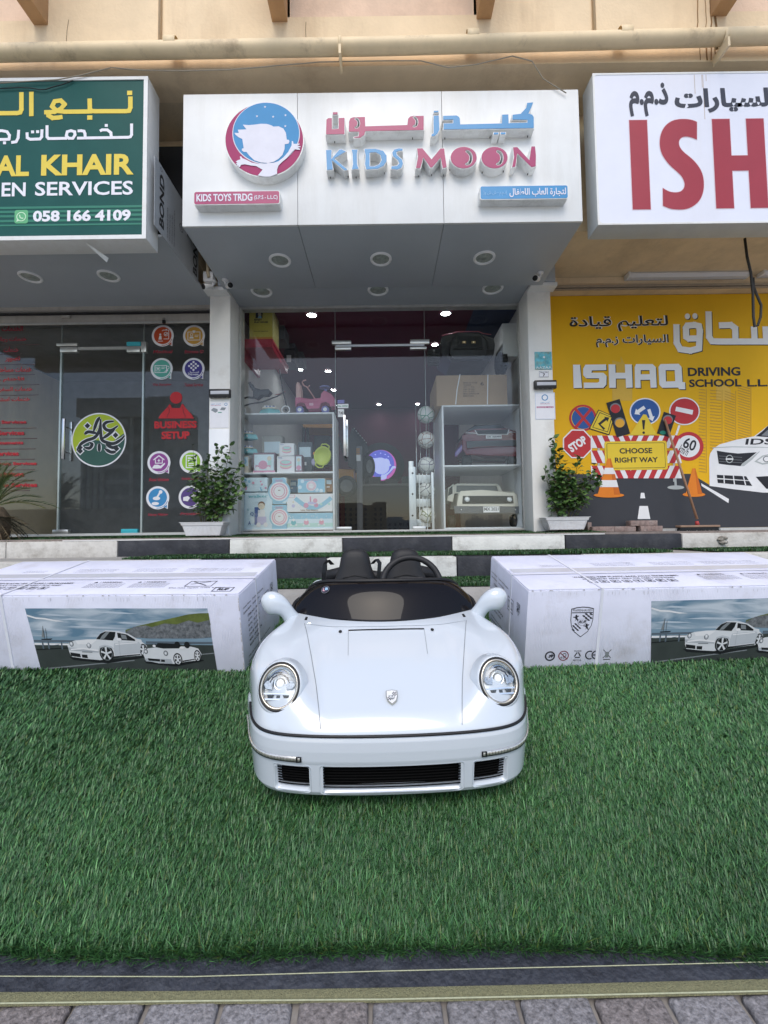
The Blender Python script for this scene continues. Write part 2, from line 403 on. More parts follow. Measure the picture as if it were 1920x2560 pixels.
# ---------------------------------------------------------------- middle canopy
cn = T('sign_canopy', 'white panelled canopy with the raised pink and blue toy shop sign', 'shop sign', (0,YF,H1))
kx0, kx1 = V(456,540,YF)[0], V(1456,528,YF)[0]; kz = V(960,230,YF)[1]
js = [V(743.5,300,YF)[0], V(1105,300,YF)[0]]
xs = [kx0]+js+[kx1]
for i in range(3):
    B(xs[i]+(.002 if i else 0), xs[i+1]-(.002 if i<2 else 0), YF,YF+.02, H1,kz, mat=acp).build('front_panel', cn, bevel=.0015)
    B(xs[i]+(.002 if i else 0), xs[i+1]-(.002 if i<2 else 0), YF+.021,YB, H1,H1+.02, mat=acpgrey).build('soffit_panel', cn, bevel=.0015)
B(kx0,kx0+.02, YF+.021,YB, H1+.021,kz, mat=acp).build('side_panel', cn)
B(kx1-.02,kx1, YF+.021,YB, H1+.021,kz, mat=acp).build('side_panel', cn)
B(kx0+.021,kx1-.021, YF+.021,YB-.021, kz-.03,kz-.01, mat=acp).build('bounce_panel', cn)  # white panel added to bounce light up onto the building soffit
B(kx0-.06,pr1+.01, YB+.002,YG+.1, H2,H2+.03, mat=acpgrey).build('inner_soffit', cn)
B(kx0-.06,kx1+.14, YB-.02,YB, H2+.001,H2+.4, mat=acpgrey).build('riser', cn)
B(pr0,pr1+.03, YB,YP+.002, 2.66,2.698, mat=acp).build('pillar_cap', cn); B(pl0-.02,pl1, YB,YP+.002, 2.66,2.698, mat=acp).build('pillar_cap', cn)
for px, py in ((700,630),(952,627),(1210,622)):
    y = H1*FPX/(1330-628.); downlight(cn, V(px,py,y)[0], y, H1, .107)
for px in (654,945,1231):
    y = H2*FPX/(1330-709.); downlight(cn, V(px,707,y)[0], y, H2, .118)
# raised letters
pink = M('pink_acrylic', (.35,.022,.12), .35, var=.05); blue = M('blue_acrylic', (.045,.26,.53), .35, var=.05)
sidew = M('letter_side', (.82,.83,.82), .45, var=.05, dirt=(.35,.33,.3), dscale=9, dirt_amt=.5)
ED = .082; YL = YF-ED
def S3(x, y): return V(780+x/2.765, 230+y/2.765, YL)          # third sign crop -> sign letter face plane
def S2(x, y): return V(540+x/4.1475, 230+y/4.1475, YL)
def raised(name, poly, col, holes=(), parent=cn, ed=ED, inset=.008):
    poly = [tuple(p) for p in poly]
    m = MB(sidew).flat(poly, YF-ed, sidew, ed+.004, holes)
    o = m.build(name, parent)
    return o
def offs(poly, d):
    "shrink polygon (d>0 inward)"
    A = sum(poly[i-1][0]*poly[i][1]-poly[i][0]*poly[i-1][1] for i in range(len(poly)))
    s = 1 if A > 0 else -1; out = []; n = len(poly)
    for i in range(n):
        p, q, r = Vector(poly[i-1]), Vector(poly[i]), Vector(poly[(i+1) % n])
        a = (q-p); b = (r-q)
        if a.length < 1e-7 or b.length < 1e-7: out.append(tuple(q)); continue
        a.normalize(); b.normalize()
        na = Vector((-a.y, a.x))*s; nb = Vector((-b.y, b.x))*s; m = na+nb
        if m.length < 1e-4: out.append(tuple(q)); continue
        m.normalize(); k = min(1.25, 1/max(.3, m.dot(na))); out.append(tuple(q+m*d*k))
    return out
def letter(name, pts, col, holes=(), conv=S3):
    P_ = [conv(*p) for p in pts]; H_ = [[conv(*p) for p in h] for h in holes]
    o = raised(name, P_, col, H_)
    MB(col).flat(offs(P_, .006), YL-.003, col, 0, [offs(h, -.005) for h in H_]).build('coloured_face', o)
    return o
def arc(cx, cy, r, a0, a1, n=10, ry=None):
    ry = ry or r
    return [(cx+r*math.cos(R_(a0+(a1-a0)*i/n)), cy+ry*math.sin(R_(a0+(a1-a0)*i/n))) for i in range(n+1)]
def moon(cx, cy, r):
    # crescent hole open to the left
    return arc(cx, cy, r*.80, -105, 110, 14, r*1.15)+arc(cx-r*.42, cy+r*.02, r*.85, 75, -72, 10, r*.95)
letter('letter', [(93,400),(140,397),(135,462),(188,395),(205,394),(240,412),(160,462),(252,540),(222,547),(140,478),(150,540),(100,545)], blue)
letter('letter', [(270,396),(320,396),(315,430),(316,500),(327,536),(272,540),(279,500),(276,430)], blue)
letter('letter', [(357,392),(440,390),(495,405),(520,440),(520,480),(498,515),(455,536),(372,542),(362,500),(366,440)], blue,
       holes=[[(402,424),(402,512),(432,512),(462,500),(478,470),(470,440),(440,422)]])
letter('letter', [(632,390),(600,386),(565,396),(550,420),(556,448),(590,475),(598,495),(585,508),(545,512),(543,536),(590,542),(622,528),(634,495),(625,465),(590,435),(588,418),(606,412),(628,412)], blue)
letter('letter', [(722,388),(765,386),(826,462),(885,388),(918,388),(922,430),(936,524),(900,532),(888,460),(832,528),(815,528),(770,458),(752,532),(714,532),(728,450)], pink)
for cx in (1048,1261): letter('letter', arc(cx,455,95,0,356,30,79), pink, holes=[moon(cx+25,456,43)])
letter('letter', [(1385,380),(1420,378),(1500,468),(1512,374),(1545,374),(1552,440),(1550,518),(1515,526),(1420,430),(1410,520),(1378,526),(1392,450)], pink)
# arabic word pair, blocky
letter('letter', [(95,190),(112,178),(142,178),(142,255),(180,252),(180,178),(229,176),(229,297),(93,299)], pink)
letter('letter', [(140,138),(181,137),(181,160),(140,162)], pink)
letter('letter', [(252,205),(262,180),(285,172),(370,170),(372,235),(655,226),(660,185),(675,168),(700,163),(776,163),(776,268),(372,277),(366,300),(335,322),(285,322),(285,310),(318,305),(322,280),(250,280)], pink,
       holes=[moon(305,217,30), moon(707,208,30)])
letter('letter', [(836,162),(880,161),(885,262),(872,290),(850,310),(822,312),(822,292),(836,285)], blue)
letter('letter', [(838,128),(878,127),(878,146),(838,148)], blue)
letter('letter', [(902,163),(1000,160),(1018,170),(1026,185),(1028,222),(1308,215),(1310,155),(1360,153),(1362,215),(1368,212),(1484,210),(1484,198),(1380,196),(1382,156),(1440,148),(1475,110),(1483,73),(1533,70),(1520,110),(1500,148),(1525,155),(1537,175),(1537,255),(905,265),(905,216),(972,214),(972,196),(902,198)], blue)
letter('letter', [(1252,278),(1292,277),(1292,298),(1252,300)], blue)
letter('letter', [(1300,277),(1341,276),(1341,297),(1300,299)], blue)
# round emblem
em = raised('round_emblem', [S2(*p) for p in arc(501,498,412,0,354,60,386)], sidew)
cut = ink('emblem_white', (.72,.72,.80)); bl2 = ink('emblem_blue', (.045,.26,.53)); pk2 = ink('emblem_pink', (.35,.022,.12))
mb = MB(pk2); e0 = YL
mb.flat([S2(*p) for p in arc(501,498,402,0,354,60,376)], e0-.002, pk2)
mb.flat([S2(*p) for p in arc(521,432,350,0,354,60,322)], e0-.003, cut)
mb.flat([S2(*p) for p in arc(521,430,342,0,354,60,314)], e0-.004, bl2)
# crescent lower tail white + boy silhouette head
head = [(281,346),(340,350),(400,345),(470,336),(530,338),(575,352),(598,366),(650,362),(700,385),(726,430),(735,500),(757,503),(763,520),(755,540),(735,545),(715,548),(712,600),(690,660),(650,700),(600,730),(540,742),(470,738),(400,715),(350,668),(318,628),(290,628),(270,612),(272,594),(290,588),(283,545),(275,495),(240,478),(205,450),(193,430),(240,432),(228,398),(318,394)]
mb.flat([S2(*p) for p in head], e0-.006, cut)
mb.flat([S2(*p) for p in [(484,812),(520,752),(440,752),(372,738),(318,710),(275,692),(262,672),(250,676),(256,705),(232,712),(206,728),(224,738),(206,752),(222,758),(214,775),(236,770),(234,784),(250,786),(262,762),(300,756),(360,768),(420,775),(484,812)]], e0-.0065, cut)
mb.flat([S2(*p) for p in [(436,872),(486,812),(500,760),(535,742),(600,742),(650,725),(700,685),(750,630),(786,560),(788,515),(800,518),(806,545),(835,545),(868,542),(868,552),(846,560),(878,572),(878,580),(850,582),(874,598),(870,608),(820,602),(790,630),(740,690),(690,730),(650,770),(636,810),(636,856),(560,884),(500,884)]], e0-.0068, cut)
for sx_, sy_ in ((510,160),(427,257),(594,263),(722,247),(720,360)):
    c_ = S2(sx_, sy_); st = [(c_[0]+(.012 if i % 2 == 0 else .005)*math.sin(i*math.pi/5), c_[1]+(.012 if i % 2 == 0 else .005)*math.cos(i*math.pi/5)) for i in range(10)]
    mb.flat(st, e0-.0055, cut)
mb.build('emblem_print', em)
mb = MB(blackm)
for x, y in ((1230,520),(1190,890),(1370,880),(1455,888)): 
    c_ = S2(x,y); mb.disc((c_[0], YF-.02, c_[1]+.0), .004, blackm)
# small name bars
def bar(x0,y0,x1,y1,col,name):
    a_, b_ = V(x0,y1,YL), V(x1,y0,YL)
    P_ = rrect(a_[0],b_[0],a_[1],b_[1],.02)
    o = raised(name, P_, sidew); return a_, b_, o
a_, b_, o = bar(484,476,700,513, pink, 'name_bar')
mb = MB(pink).flat(rrect(a_[0]+.006,b_[0]-.006,a_[1]+.006,b_[1]-.006,.016), YL-.002, pink)
h_ = b_[1]-a_[1]
mb.text('KIDS TOYS TRDG', a_[0]+.025, a_[0]+.50, a_[1]+h_*.24, a_[1]+h_*.78, YL-.004, cut, bold=.03)
mb.text('(S.P.S - L.L.C)', a_[0]+.515, b_[0]-.02, a_[1]+h_*.26, a_[1]+h_*.64, YL-.004, cut, bold=.02)
mb.build('name_print', o)
a_, b_, o = bar(1200,462,1420,500, blue, 'name_bar')
mb = MB(blue).flat(rrect(a_[0]+.006,b_[0]-.006,a_[1]+.006,b_[1]-.006,.016), YL-.002, blue)
mb.text('لتجارة العاب الاطفال', a_[0]+.25, b_[0]-.02, a_[1]+h_*.16, a_[1]+h_*.80, YL-.004, cut, bold=.02)
mb.text('(ذ.م.م - ش ش و)', a_[0]+.03, a_[0]+.23, a_[1]+h_*.26, a_[1]+h_*.66, YL-.004, M('faded_blue_print',(.25,.48,.70),.5), bold=.005)
mb.build('name_print', o)
# small screws under the raised letters
mb = MB(blackm)
for x, y in ((157,347),(695,321),(918,321),(1230,313),(1490,307),(128,592),(250,587),(305,590),(500,562),(735,582),(826,574),(909,577),(952,540),(1098,542),(1176,557),(1322,549),(1490,568)):
    c_ = V(780+x/2.765, 230+y/2.765, YL+.06); mb.box(c_[0]-.003,c_[0]+.003,YL+.055,YL+.065,c_[1]-.006,c_[1]+.004)
mb.build('letter_screw', cn, kind='stuff')

# ---------------------------------------------------------------- green light box sign (left) on its canopy
F2, B2 = 3.56, 3.75
gx1 = V(366,569,F2)[0]; gz0 = 2.515; gz1 = V(366,192,F2)[1]
frw = M('sign_frame_white', (.76,.77,.76), .4, var=.05, dirt=(.5,.47,.42), dscale=6, dirt_amt=.5)
greenp = M('green_print', (.022,.095,.085), .35, var=.08, scale=3, spec=.08, dirt=(.03,.11,.095), dscale=2, dirt_amt=.35, streak=8)
yel = ink('yellow_print', (.75,.58,.08)); whp = ink('white_print', (.78,.78,.84)); gr1 = ink('green_stripe', (.03,.19,.13)); gr2 = ink('green_icon', (.12,.42,.2))
gs = T('green_sign', 'dark green lightbox sign with yellow and white lettering, leftmost above the shops', 'shop sign', (-3,F2,gz0))
B(-5.2,gx1, F2+.004,B2, gz0,gz1, mat=frw).build('sign_box', gs, bevel=.004)
wd = .035
mb = MB(frw); mb.flat([(-5.2,gz0),(gx1,gz0),(gx1,gz1),(-5.2,gz1)], F2-.006, frw, .01, holes=[[(-5.16,gz0+wd),(gx1-wd,gz0+wd),(gx1-wd,gz1-wd*.8),(-5.16,gz1-wd*.8)]])
mb.build('edge_frame', gs)
def G1(x, y): return V(x*420/1659, 180+y*420/1659, F2)
mb = MB(greenp).rect(-5.16, gx1-wd, gz0+wd, gz1-wd*.8, F2+.002)
yy = F2+.0005
for k_, (y0, y1) in enumerate(((1322,1345),(1362,1385),(1405,1428),(1452,1475),(1498,1515))):
    z0, z1 = G1(700,y1)[1], G1(700,y0)[1]; mb.rect(-5.16, gx1-wd-.001, z0, z1, yy, gr1)
def gt(s_, x0,y0,x1,y1, m_, **kw):
    # baseline given by the crop, straightened on the sign plane
    a_, b_ = G1(x0,y1), G1(x1,y1); c_ = G1((x0+x1)/2,y0); mb.text(s_, a_[0], b_[0], (a_[1]+b_[1])/2, c_[1], yy-.001, m_, **kw)
gt('KHAIR', 405,812,1320,1018, yel, bold=.035)
gt('AL', -50,824,285,1030, yel, bold=.035); gt('NABA', -900,830,-150,1042, yel, bold=.035)
gt('SERVICES', 345,1080,1312,1218, whp, bold=.02); gt('EN', 15,1092,252,1228, whp, bold=.02); gt('BUSINESSM', -1050,1100,-10,1240, whp, bold=.02)
gt('058 166 4109', 325,1362,1290,1475, whp, bold=.04)
def gl(pts, wpx, m_): mb.line([G1(*p) for p in pts], wpx*420/1659*F2/FPX, yy-.001, m_)
y1_ = 392
for pts in ([(1288,255),(1288,350),(1275,384),(1240,387),(940,388)], [(960,388),(900,386),(888,360),(886,275)], [(900,389),(840,391),(640,393)], [(650,393),(560,385),(515,340),(540,290),(600,282),(640,320),(600,365),(540,395),(450,398)],
            [(470,398),(480,430),(520,455),(580,450),(605,445)], [(310,208),(310,424)], [(212,212),(212,370),(200,400),(170,406),(-200,410)]): gl(pts, 46, yel)
for cx, cy in ((1281,207),(887,450)):
    mb.flat([G1(*p) for p in ((cx-25,cy+22),(cx+25,cy+21),(cx+25,cy-22),(cx-25,cy-21))], yy-.001, yel)
for pts in ([(1300,518),(1300,620),(1288,640),(1265,645),(1110,648)], [(1120,648),(990,650)], [(1100,640),(1095,600),(1060,572),(1010,572),(995,580)], [(1000,650),(860,652),(770,654)], [(842,650),(840,610),(830,585),(800,580),(775,582)],
            [(740,620),(738,590),(700,580),(665,590),(655,630),(680,655),(720,655),(742,620)], [(655,655),(480,658),(465,640),(465,535)], [(415,575),(412,640),(395,662),(300,665),(270,650),(268,605)], [(185,580),(180,650),(160,690),(120,695)], [(90,620),(70,590),(20,580),(-60,582)], [(95,625),(90,665),(-60,668)]): gl(pts, 30, whp)
for cx, cy in ((1050,528),(322,592),(372,590),(45,700)):
    mb.flat([G1(*p) for p in ((cx-15,cy+14),(cx+15,cy+14),(cx+15,cy-14),(cx-15,cy-14))], yy-.001, whp)
a_, b_ = G1(142,1497), G1(279,1362); mb.flat(rrect(a_[0],b_[0],a_[1],b_[1],.02), yy-.0008, gr2)
cx_, cz_ = (a_[0]+b_[0])/2, (a_[1]+b_[1])/2
mb.ring(cx_,cz_, .034,.041, yy-.0018, M('pale_green_print',(.55,.78,.55),.5), 24); mb.flat([(cx_-.04,cz_-.045),(cx_-.012,cz_-.034),(cx_-.034,cz_-.012)], yy-.0016, MC['pale_green_print'])
mb.line([(cx_-.014,cz_+.014),(cx_-.010,cz_-.004),(cx_+.002,cz_-.014),(cx_+.016,cz_-.014)], .009, yy-.002, MC['pale_green_print'])
mb.build('printed_face', gs)
# a thin cable line over the sign
pts = [G1(x,y) for x, y in ((-60,180),(200,168),(320,172),(400,188),(460,186),(540,160),(620,140),(680,118),(730,96))]
MB(blackm).tube([(p[0],F2-.012,p[1]) for p in pts], .004, 6).build('black_cable', label='thin black cable drooping across the top of the green sign', cat='cable')
# left canopy behind
lc = T('left_canopy', 'grey soffit canopy with exposed printed film side, behind the green sign', 'canopy', (-3,B2,2.51))
lx = -1.938; HL = 2.67
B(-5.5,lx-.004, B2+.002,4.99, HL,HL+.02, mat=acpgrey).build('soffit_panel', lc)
film = M('grey_film', (.36,.38,.40), .4, var=.12, scale=3); wfilm = M('pale_film', (.60,.62,.66), .4, var=.05)
yb_ = 4.46
B(lx-.003,lx, 3.585,yb_, HL-.012,3.28, mat=film).build('side_panel', lc)
B(lx-.02,lx-.004, B2+.002,yb_, HL+.001,3.26, mat=film).build('side_board', lc)
B(-2.9,kx0-.002, 4.20,4.22, 3.0,3.93, mat=darkgap).build('shade_board', lc)  # black board imitating the shaded void between the two signs
# film lettering runs towards the shop, on the side facing right
mb = MB(blackm); mb.M = Matrix(((0,-1,0,lx+.0015),(1,0,0,0),(0,0,1,0),(0,0,0,1)))
def sideText(s_, ya, yb2, z0, z1, bold=.02):   # reads downwards-away: rotated 90 degrees
    v_, f_, A, B_, C, D = text_mesh(s_, bold)
    vs = []
    for p in v_:
        u = (p[0]-A)/(B_-A); t = (p[1]-C)/(D-C)
        vs.append((yb2+(ya-yb2)*t*1.0, 0, z0+(z1-z0)*u)) if False else vs.append((ya+(yb2-ya)*(1-t), -.0, z0+(z1-z0)*u))
    mb.add(vs, f_, blackm)
sideText('BOND', 3.665, 3.745, 2.72, 3.20, .03); sideText('BOND', 4.33, 4.43, 2.70, 3.14, .03)
for i, zz in enumerate((2.98,2.95,2.97,3.05)): sideText('FOR EXTERIOR USE ONLY FILM', 3.80+i*.042, 3.818+i*.042, 2.70, zz, 0)
mb.ring(4.07,2.98,.032,.038,-.0, blackm, 20); mb.ring(4.07,2.98,.008,.013,-.0, blackm, 12); mb.ring(3.69,3.24,.014,.018,-.0, blackm, 16)
mb.build('film_print', lc, kind='stuff')
for px, py in ((77,665),(272,664)):
    z = HL; y = z*FPX/(1330-663.); downlight(lc, V(px,py,y)[0], y, z, .105)
# stray strip hanging from the sign
q = V(232,596,F2+.1); mb = MB(frw); mb.add([(q[0]-.02,F2+.03,2.512),(q[0]-.005,F2+.03,2.512),(q[0]+.10,F2+.16,2.46),(q[0]+.085,F2+.16,2.42)], [(0,1,2,3)]); mb.add([(q[0]-.02,F2+.034,2.512),(q[0]-.005,F2+.034,2.512),(q[0]+.10,F2+.164,2.46),(q[0]+.085,F2+.164,2.42)], [(3,2,1,0)])
mb.build('loose_strip', gs)

# ---------------------------------------------------------------- white light box sign (right)
ws = T('white_sign', 'white lightbox sign with large red letters, right of the canopy', 'shop sign', (2.5,F2,2.5))
wx0, wz0 = V(1495,562,F2); wz1 = V(1487,183,F2)[1]
B(wx0,4.6, F2+.006,B2, wz0,wz1, mat=M('sign_side_grey',(.55,.57,.56),.5,var=.06)).build('sign_box', ws, bevel=.006)
mb = MB(frw); mb.flat([(wx0,wz0),(4.6,wz0),(4.6,wz1),(wx0,wz1)], F2, frw, .006, holes=[rrect(wx0+.016,4.58,wz0+.016,wz1-.016,.03)]); mb.build('edge_frame', ws)
facew = M('white_flex_face', (.74,.76,.85), .4, var=.03, scale=3, dirt=(.62,.58,.55), dscale=1.5, dirt_amt=.3, streak=8, dlo=.55)
redp = M('red_print', (.34,.035,.05), .4, var=.06, scale=3, dirt=(.33,.02,.03), dscale=2, dirt_amt=.4, streak=10); chp = ink('charcoal_print', (.045,.05,.07)); pinko = ink('pale_red_outline', (.72,.55,.60))
mb = MB(facew).rect(wx0+.012, 4.59, wz0+.012, wz1-.012, F2+.003)
def G2(x, y): return V(1480+x*440/1659, 160+y*440/1659, F2)
def wpoly(pts, m_, o=.010, holes=()):
    P_ = [G2(*p) for p in pts]; mb.flat(offs(P_, -.005), F2+.0018, pinko, 0); mb.flat(P_, F2+.0008, m_)
zt, zb2 = G2(1000,520)[1], G2(1000,1363)[1]
def bx(x0, x1):
    a_ = G2(x0,950)[0]; b_ = G2(x1,950)[0]
    mb.rect(a_-.005,b_+.005,zb2-.005,zt+.005,F2+.0018,pinko); mb.rect(a_,b_,zb2,zt,F2+.0008,redp)
bx(368,537); bx(1152,1320); bx(1475,1642)
a_, b_ = G2(1320,1005), G2(1475,860); mb.rect(a_[0]-.002,b_[0]+.002,a_[1]-.005,b_[1]+.005,F2+.0018,pinko); mb.rect(a_[0]-.002,b_[0]+.002,a_[1],b_[1],F2+.0007,redp)
def chaikin(p, keep):
    for _ in range(2):
        q = []; n = len(p)
        for i in range(n):
            a, b = p[i], p[(i+1) % n]
            q.append(a if a in keep else (a[0]*.75+b[0]*.25, a[1]*.75+b[1]*.25)); q.append(b if b in keep else (a[0]*.25+b[0]*.75, a[1]*.25+b[1]*.75))
        p = [q[i] for i in range(len(q)) if q[i] != q[i-1]]
    return p
wpoly(chaikin([(990,545),(990,712),(940,690),(880,680),(835,695),(815,740),(830,790),(870,835),(930,880),(990,940),(1040,1020),(1058,1120),(1050,1210),(1015,1290),(950,1345),(880,1370),(800,1372),(730,1362),(670,1335),(668,1168),(720,1200),(780,1212),(835,1205),(870,1170),(876,1120),(850,1060),(800,1010),(740,960),(690,900),(650,830),(636,740),(650,650),(690,580),(750,535),(820,518),(900,518),(950,528)], {(990,545),(990,712),(670,1335),(668,1168)}), redp)
bx(1760,1930)
def wt(s_, x0,y0,x1,y1, m_, **kw):
    a_, b_ = G2(x0,y1), G2(x1,y1); c_ = G2((x0+x1)/2,y0); mb.text(s_, a_[0], b_[0], (a_[1]+b_[1])/2, c_[1], F2+.0008, m_, **kw)
wt('السيارات', 785,225,1740,455, chp, bold=.04)
wt('ذ.م.م', 355,175,728,494, chp, bold=.04)
st_ = M('drip_stain', (.50,.42,.36), .6)
for x, l in ((965,180),(1035,120),(1045,420),(1075,60)):
    a_ = G2(x,98); mb.rect(a_[0]-.002,a_[0]+.003,G2(x,98+l)[1],a_[1],F2+.0025,st_)
mb.build('printed_face', ws)

# mural bay of the driving school
# ---------------------------------------------------------------- driving school bay (right)
YM = 4.95
mz = V(1650,737,YM)[1]; mx0 = pr1-.05; mx1 = 4.75
B(mx0,7, YM+.02,YG+.3, -.05,zb, mat=plaster).build('bay_wall', bld)
B(mx0,7, YM-.10,YM+.02, mz+.004,2.83, mat=soffitm).build('lintel', bld)
mb = MB(M('moulding_grey',(.40,.33,.25),.7,var=.1)); mb.box(mx0,7,YM-.13,YM-.101,mz+.03,mz+.055).box(mx0,7,YM-.12,YM-.101,mz+.004,mz+.02); mb.build('moulding', bld)
mu = T('wall_mural', 'yellow printed wall banner of the driving school with road signs and cones', 'banner', (3,YM,0))
yb0 = M('mural_yellow', (.78,.44,.02), .6, var=.05, scale=1.5, spec=.12)
road = ink('mural_road', (.045,.047,.055)); wht = ink('mural_white', (.80,.80,.80)); blk = ink('mural_black', (.02,.02,.025)); red = ink('mural_red', (.50,.035,.04)); blu = ink('mural_blue', (.03,.10,.32))
org = ink('mural_orange', (.75,.22,.02)); ye2 = ink('mural_bright_yellow', (.78,.56,.04)); gry = ink('mural_grey', (.45,.48,.47)); ydk = ink('mural_tread', (.55,.31,.04)); lye = ink('mural_light_yellow', (.70,.43,.06)); dgr = ink('mural_shade',(.20,.21,.22))
B(mx0,mx1, YM,YM+.015, .0,mz, mat=yb0).build('banner_sheet', mu)
LZ = [0]
def D1(x, y): return V(1320+x/2.765, 640+y/2.765, YM)
def D2(x, y): return V(1500+x*420/1659, 820+y*420/1659, YM)
def lay(l): return YM-.001-.0006*l
mb = MB(wht)
def mp(pts, m_, l=1, conv=D1, holes=()): mb.flat([conv(*p) for p in pts], lay(l), m_, 0, [[conv(*p) for p in h] for h in holes])
def mc(cx, cy, rx, ry, m_, l, conv=D1, rot=0):
    c_, s_ = math.cos(R_(rot)), math.sin(R_(rot)); mp([(cx+a*c_-b*s_, cy+a*s_+b*c_) for a, b in arc(0,0,rx,0,350,35,ry)], m_, l, conv)
def mtx(s_, x0,y0,x1,y1, m_, l, conv=D1, **kw):
    a_, b_ = conv(x0,y1), conv(x1,y1); c_ = conv((x0+x1)/2,y0); mb.text(s_, a_[0], b_[0], (a_[1]+b_[1])/2, c_[1], lay(l), m_, **kw)
# road at the foot of the banner
rz = D1(800,1535)[1]
mb.flat([(mx0+.001,.001),(mx1-.001,.001),(mx1-.001,D2(1659,1580)[1]),(D2(1100,1580)[0],D2(1100,1560)[1]),(D2(900,1440)[0],D2(900,1440)[1]),(mx0+.001,rz+.06)], lay(0), road)
mp([(1195,1570),(1230,1590),(1388,1680),(1385,1708),(1200,1590)], wht, 1)
mp([(780,1637),(803,1637),(810,1675),(775,1675)], wht, 1); mp([(770,1728),(828,1728),(845,1818),(757,1818)], wht, 1)
# faint skyline and tyre tracks
for x0,x1,y0 in ((582,720,700),(640,670,690),(1300,1400,860)): mp([(x0,y0+ (20 if x0<600 else 0)),(x1,y0+60),(x1,1000),(x0,1000)], lye, 1)
random.seed(5)
for (xa, xb, ya, yb) in ((975,1040,600,1430),(1085,1195,610,1430),(1230,1330,620,1400),(1360,1480,560,1400)):
    y = ya
    while y < yb:
        mp([(xa,y),(xb,y+(10 if xa<1200 else 34)),(xb,y+(18 if xa<1200 else 44)),(xa,y+8)], ydk, 2, D2); y += 30 if xa < 1200 else 26
    mp([(xb+6,ya),(xb+12,ya),(xb+12,yb),(xb+6,yb)], ydk, 2, D2)
# lettering
for dx, dy, m_, l in ((6,5,blk,3),(0,0,wht,5)):
    def blk_letter(rects):
        for pts in rects: mp([(x+dx,y+dy) for x, y in pts], m_, l)
    I_ = [(310,752),(358,752),(372,912),(314,914)]
    blk_letter([I_])
    S_ = [(395,752),(538,750),(540,790),(440,792),(438,808),(520,808),(542,830),(540,890),(520,912),(385,914),(384,876),(480,876),(492,868),(490,846),(400,846),(380,824),(380,780)]
    H_ = [(555,750),(602,750),(604,808),(670,808),(668,750),(716,750),(722,910),(676,912),(674,848),(606,848),(606,912),(560,912)]
    A_ = [(745,748),(860,748),(882,770),(888,910),(846,912),(842,856),(776,858),(778,912),(738,912),(736,770)]
    Q_ = [(915,748),(1040,746),(1060,768),(1066,872),(1084,874),(1086,922),(1044,922),(1036,910),(926,912),(906,890),(900,768)]
    blk_letter([S_, H_])
    mp([(x+dx,y+dy) for x, y in A_], m_, l, holes=[[(x+dx,y+dy) for x, y in [(778,790),(838,790),(840,818),(778,818)]]])
    mp([(x+dx,y+dy) for x, y in Q_], m_, l, holes=[[(x+dx,y+dy) for x, y in [(950,790),(1012,790),(1016,866),(952,868)]]])
    w_ = 44
    for pts in ([(1024,485),(1026,600),(1050,645),(1120,655),(1180,640),(1186,520),(1180,485),(1150,478),(1100,482),(1090,500),(1092,560),(1110,572),(1180,570)],
                [(1246,396),(1250,560),(1270,590),(1330,592),(1700,592)], [(1432,590),(1430,500),(1400,478),(1330,480)], [(1560,500),(1565,590)], [(1640,500),(1645,590)]):
        mb.line([D1(x+dx,y+dy) for x, y in pts], w_/2.765*YM/FPX, lay(l), m_)
    for cx, cy in ((1100,418),(1152,416)): mc(cx+dx, cy+dy, 18, 20, m_, l)
for m_, l, bo in ((wht,3,.05),(blk,4,.018)):
    mtx('لتعليم قيادة', 288,415,970,522, m_, l, bold=bo); mtx('السيارات ز.م.م', 470,545,974,630, m_, l, bold=bo)
mtx('DRIVING', 868,388,1386,474, blk, 3, D2, bold=.03); mtx('SCHOOL', 880,505,1395,582, blk, 3, D2, bold=.03); mtx('L.L.C', 1455,505,1760,578, blk, 3, D2, bold=.03)
# barrier
for y0, y1 in ((1242,1328),(1345,1432),(1450,1537)):
    mp([(432,y0),(1040,y0),(1062,y1),(440,y1)], wht, 5)
    for i in range(9):
        x = 438+i*72; s_ = 40 if i < 4 else -40
        p_ = [(x,y0),(x+38,y0),(x+38+s_,y1),(x+s_,y1)]
        if all(432 < a < 1062 for a, b in p_): mp(p_, red, 6)
for x in (480,1000): mp([(x,1240),(x+14,1240),(x+16,1560),(x+2,1560)], gry, 4)
mp([(1008,1530),(1024,1530),(1028,1600),(1012,1600)], gry, 5); mc(1020,1600,58,14, gry, 5)
mc(378,1120,94,92, red, 4); mc(378,1120,80,78, ye2, 4); mc(380,1120,78,76, blu, 5); mp([(320,1180),(430,1050),(444,1062),(336,1192)], red, 6); mp([(318,1062),(332,1050),(444,1180),(430,1192)], red, 6)
mp([(485,1062),(598,1110),(560,1240),(420,1196)], blk, 7); mp([(488,1068),(590,1112),(556,1232),(428,1192)], ye2, 8); mp([(494,1080),(580,1116),(550,1220),(442,1186)], blk, 8); mp([(496,1086),(574,1118),(547,1214),(449,1184)], ye2, 9)
mp([(520,1204),(482,1160),(530,1120),(524,1112),(560,1118),(546,1148),(540,1136),(500,1166),(532,1194)], blk, 10)
def tl(cx, cy, w_, h_, rot, lamps, l):
    c_, s_ = math.cos(R_(rot)), math.sin(R_(rot)); f_ = lambda a, b: (cx+a*c_-b*s_, cy+a*s_+b*c_)
    mp([f_(a, b) for a, b in ((-w_,-h_),(w_,-h_),(w_,h_),(-w_,h_))], blk, l)
    for b, m2 in lamps:
        p_ = f_(0, b); mc(p_[0],p_[1]-6, w_*.78,w_*.70, dgr, l+1); mc(p_[0], p_[1], w_*.66, w_*.62, m2, l+2)
tl(622,1122,48,125,-17, [(-68,red),(36,ink('mural_amber',(.75,.38,.04)))], 8)
tl(955,1165,44,78,18, [(-30,red)], 8); mc(930,1222,22,14, ink('mural_green',(.02,.22,.15)), 10)
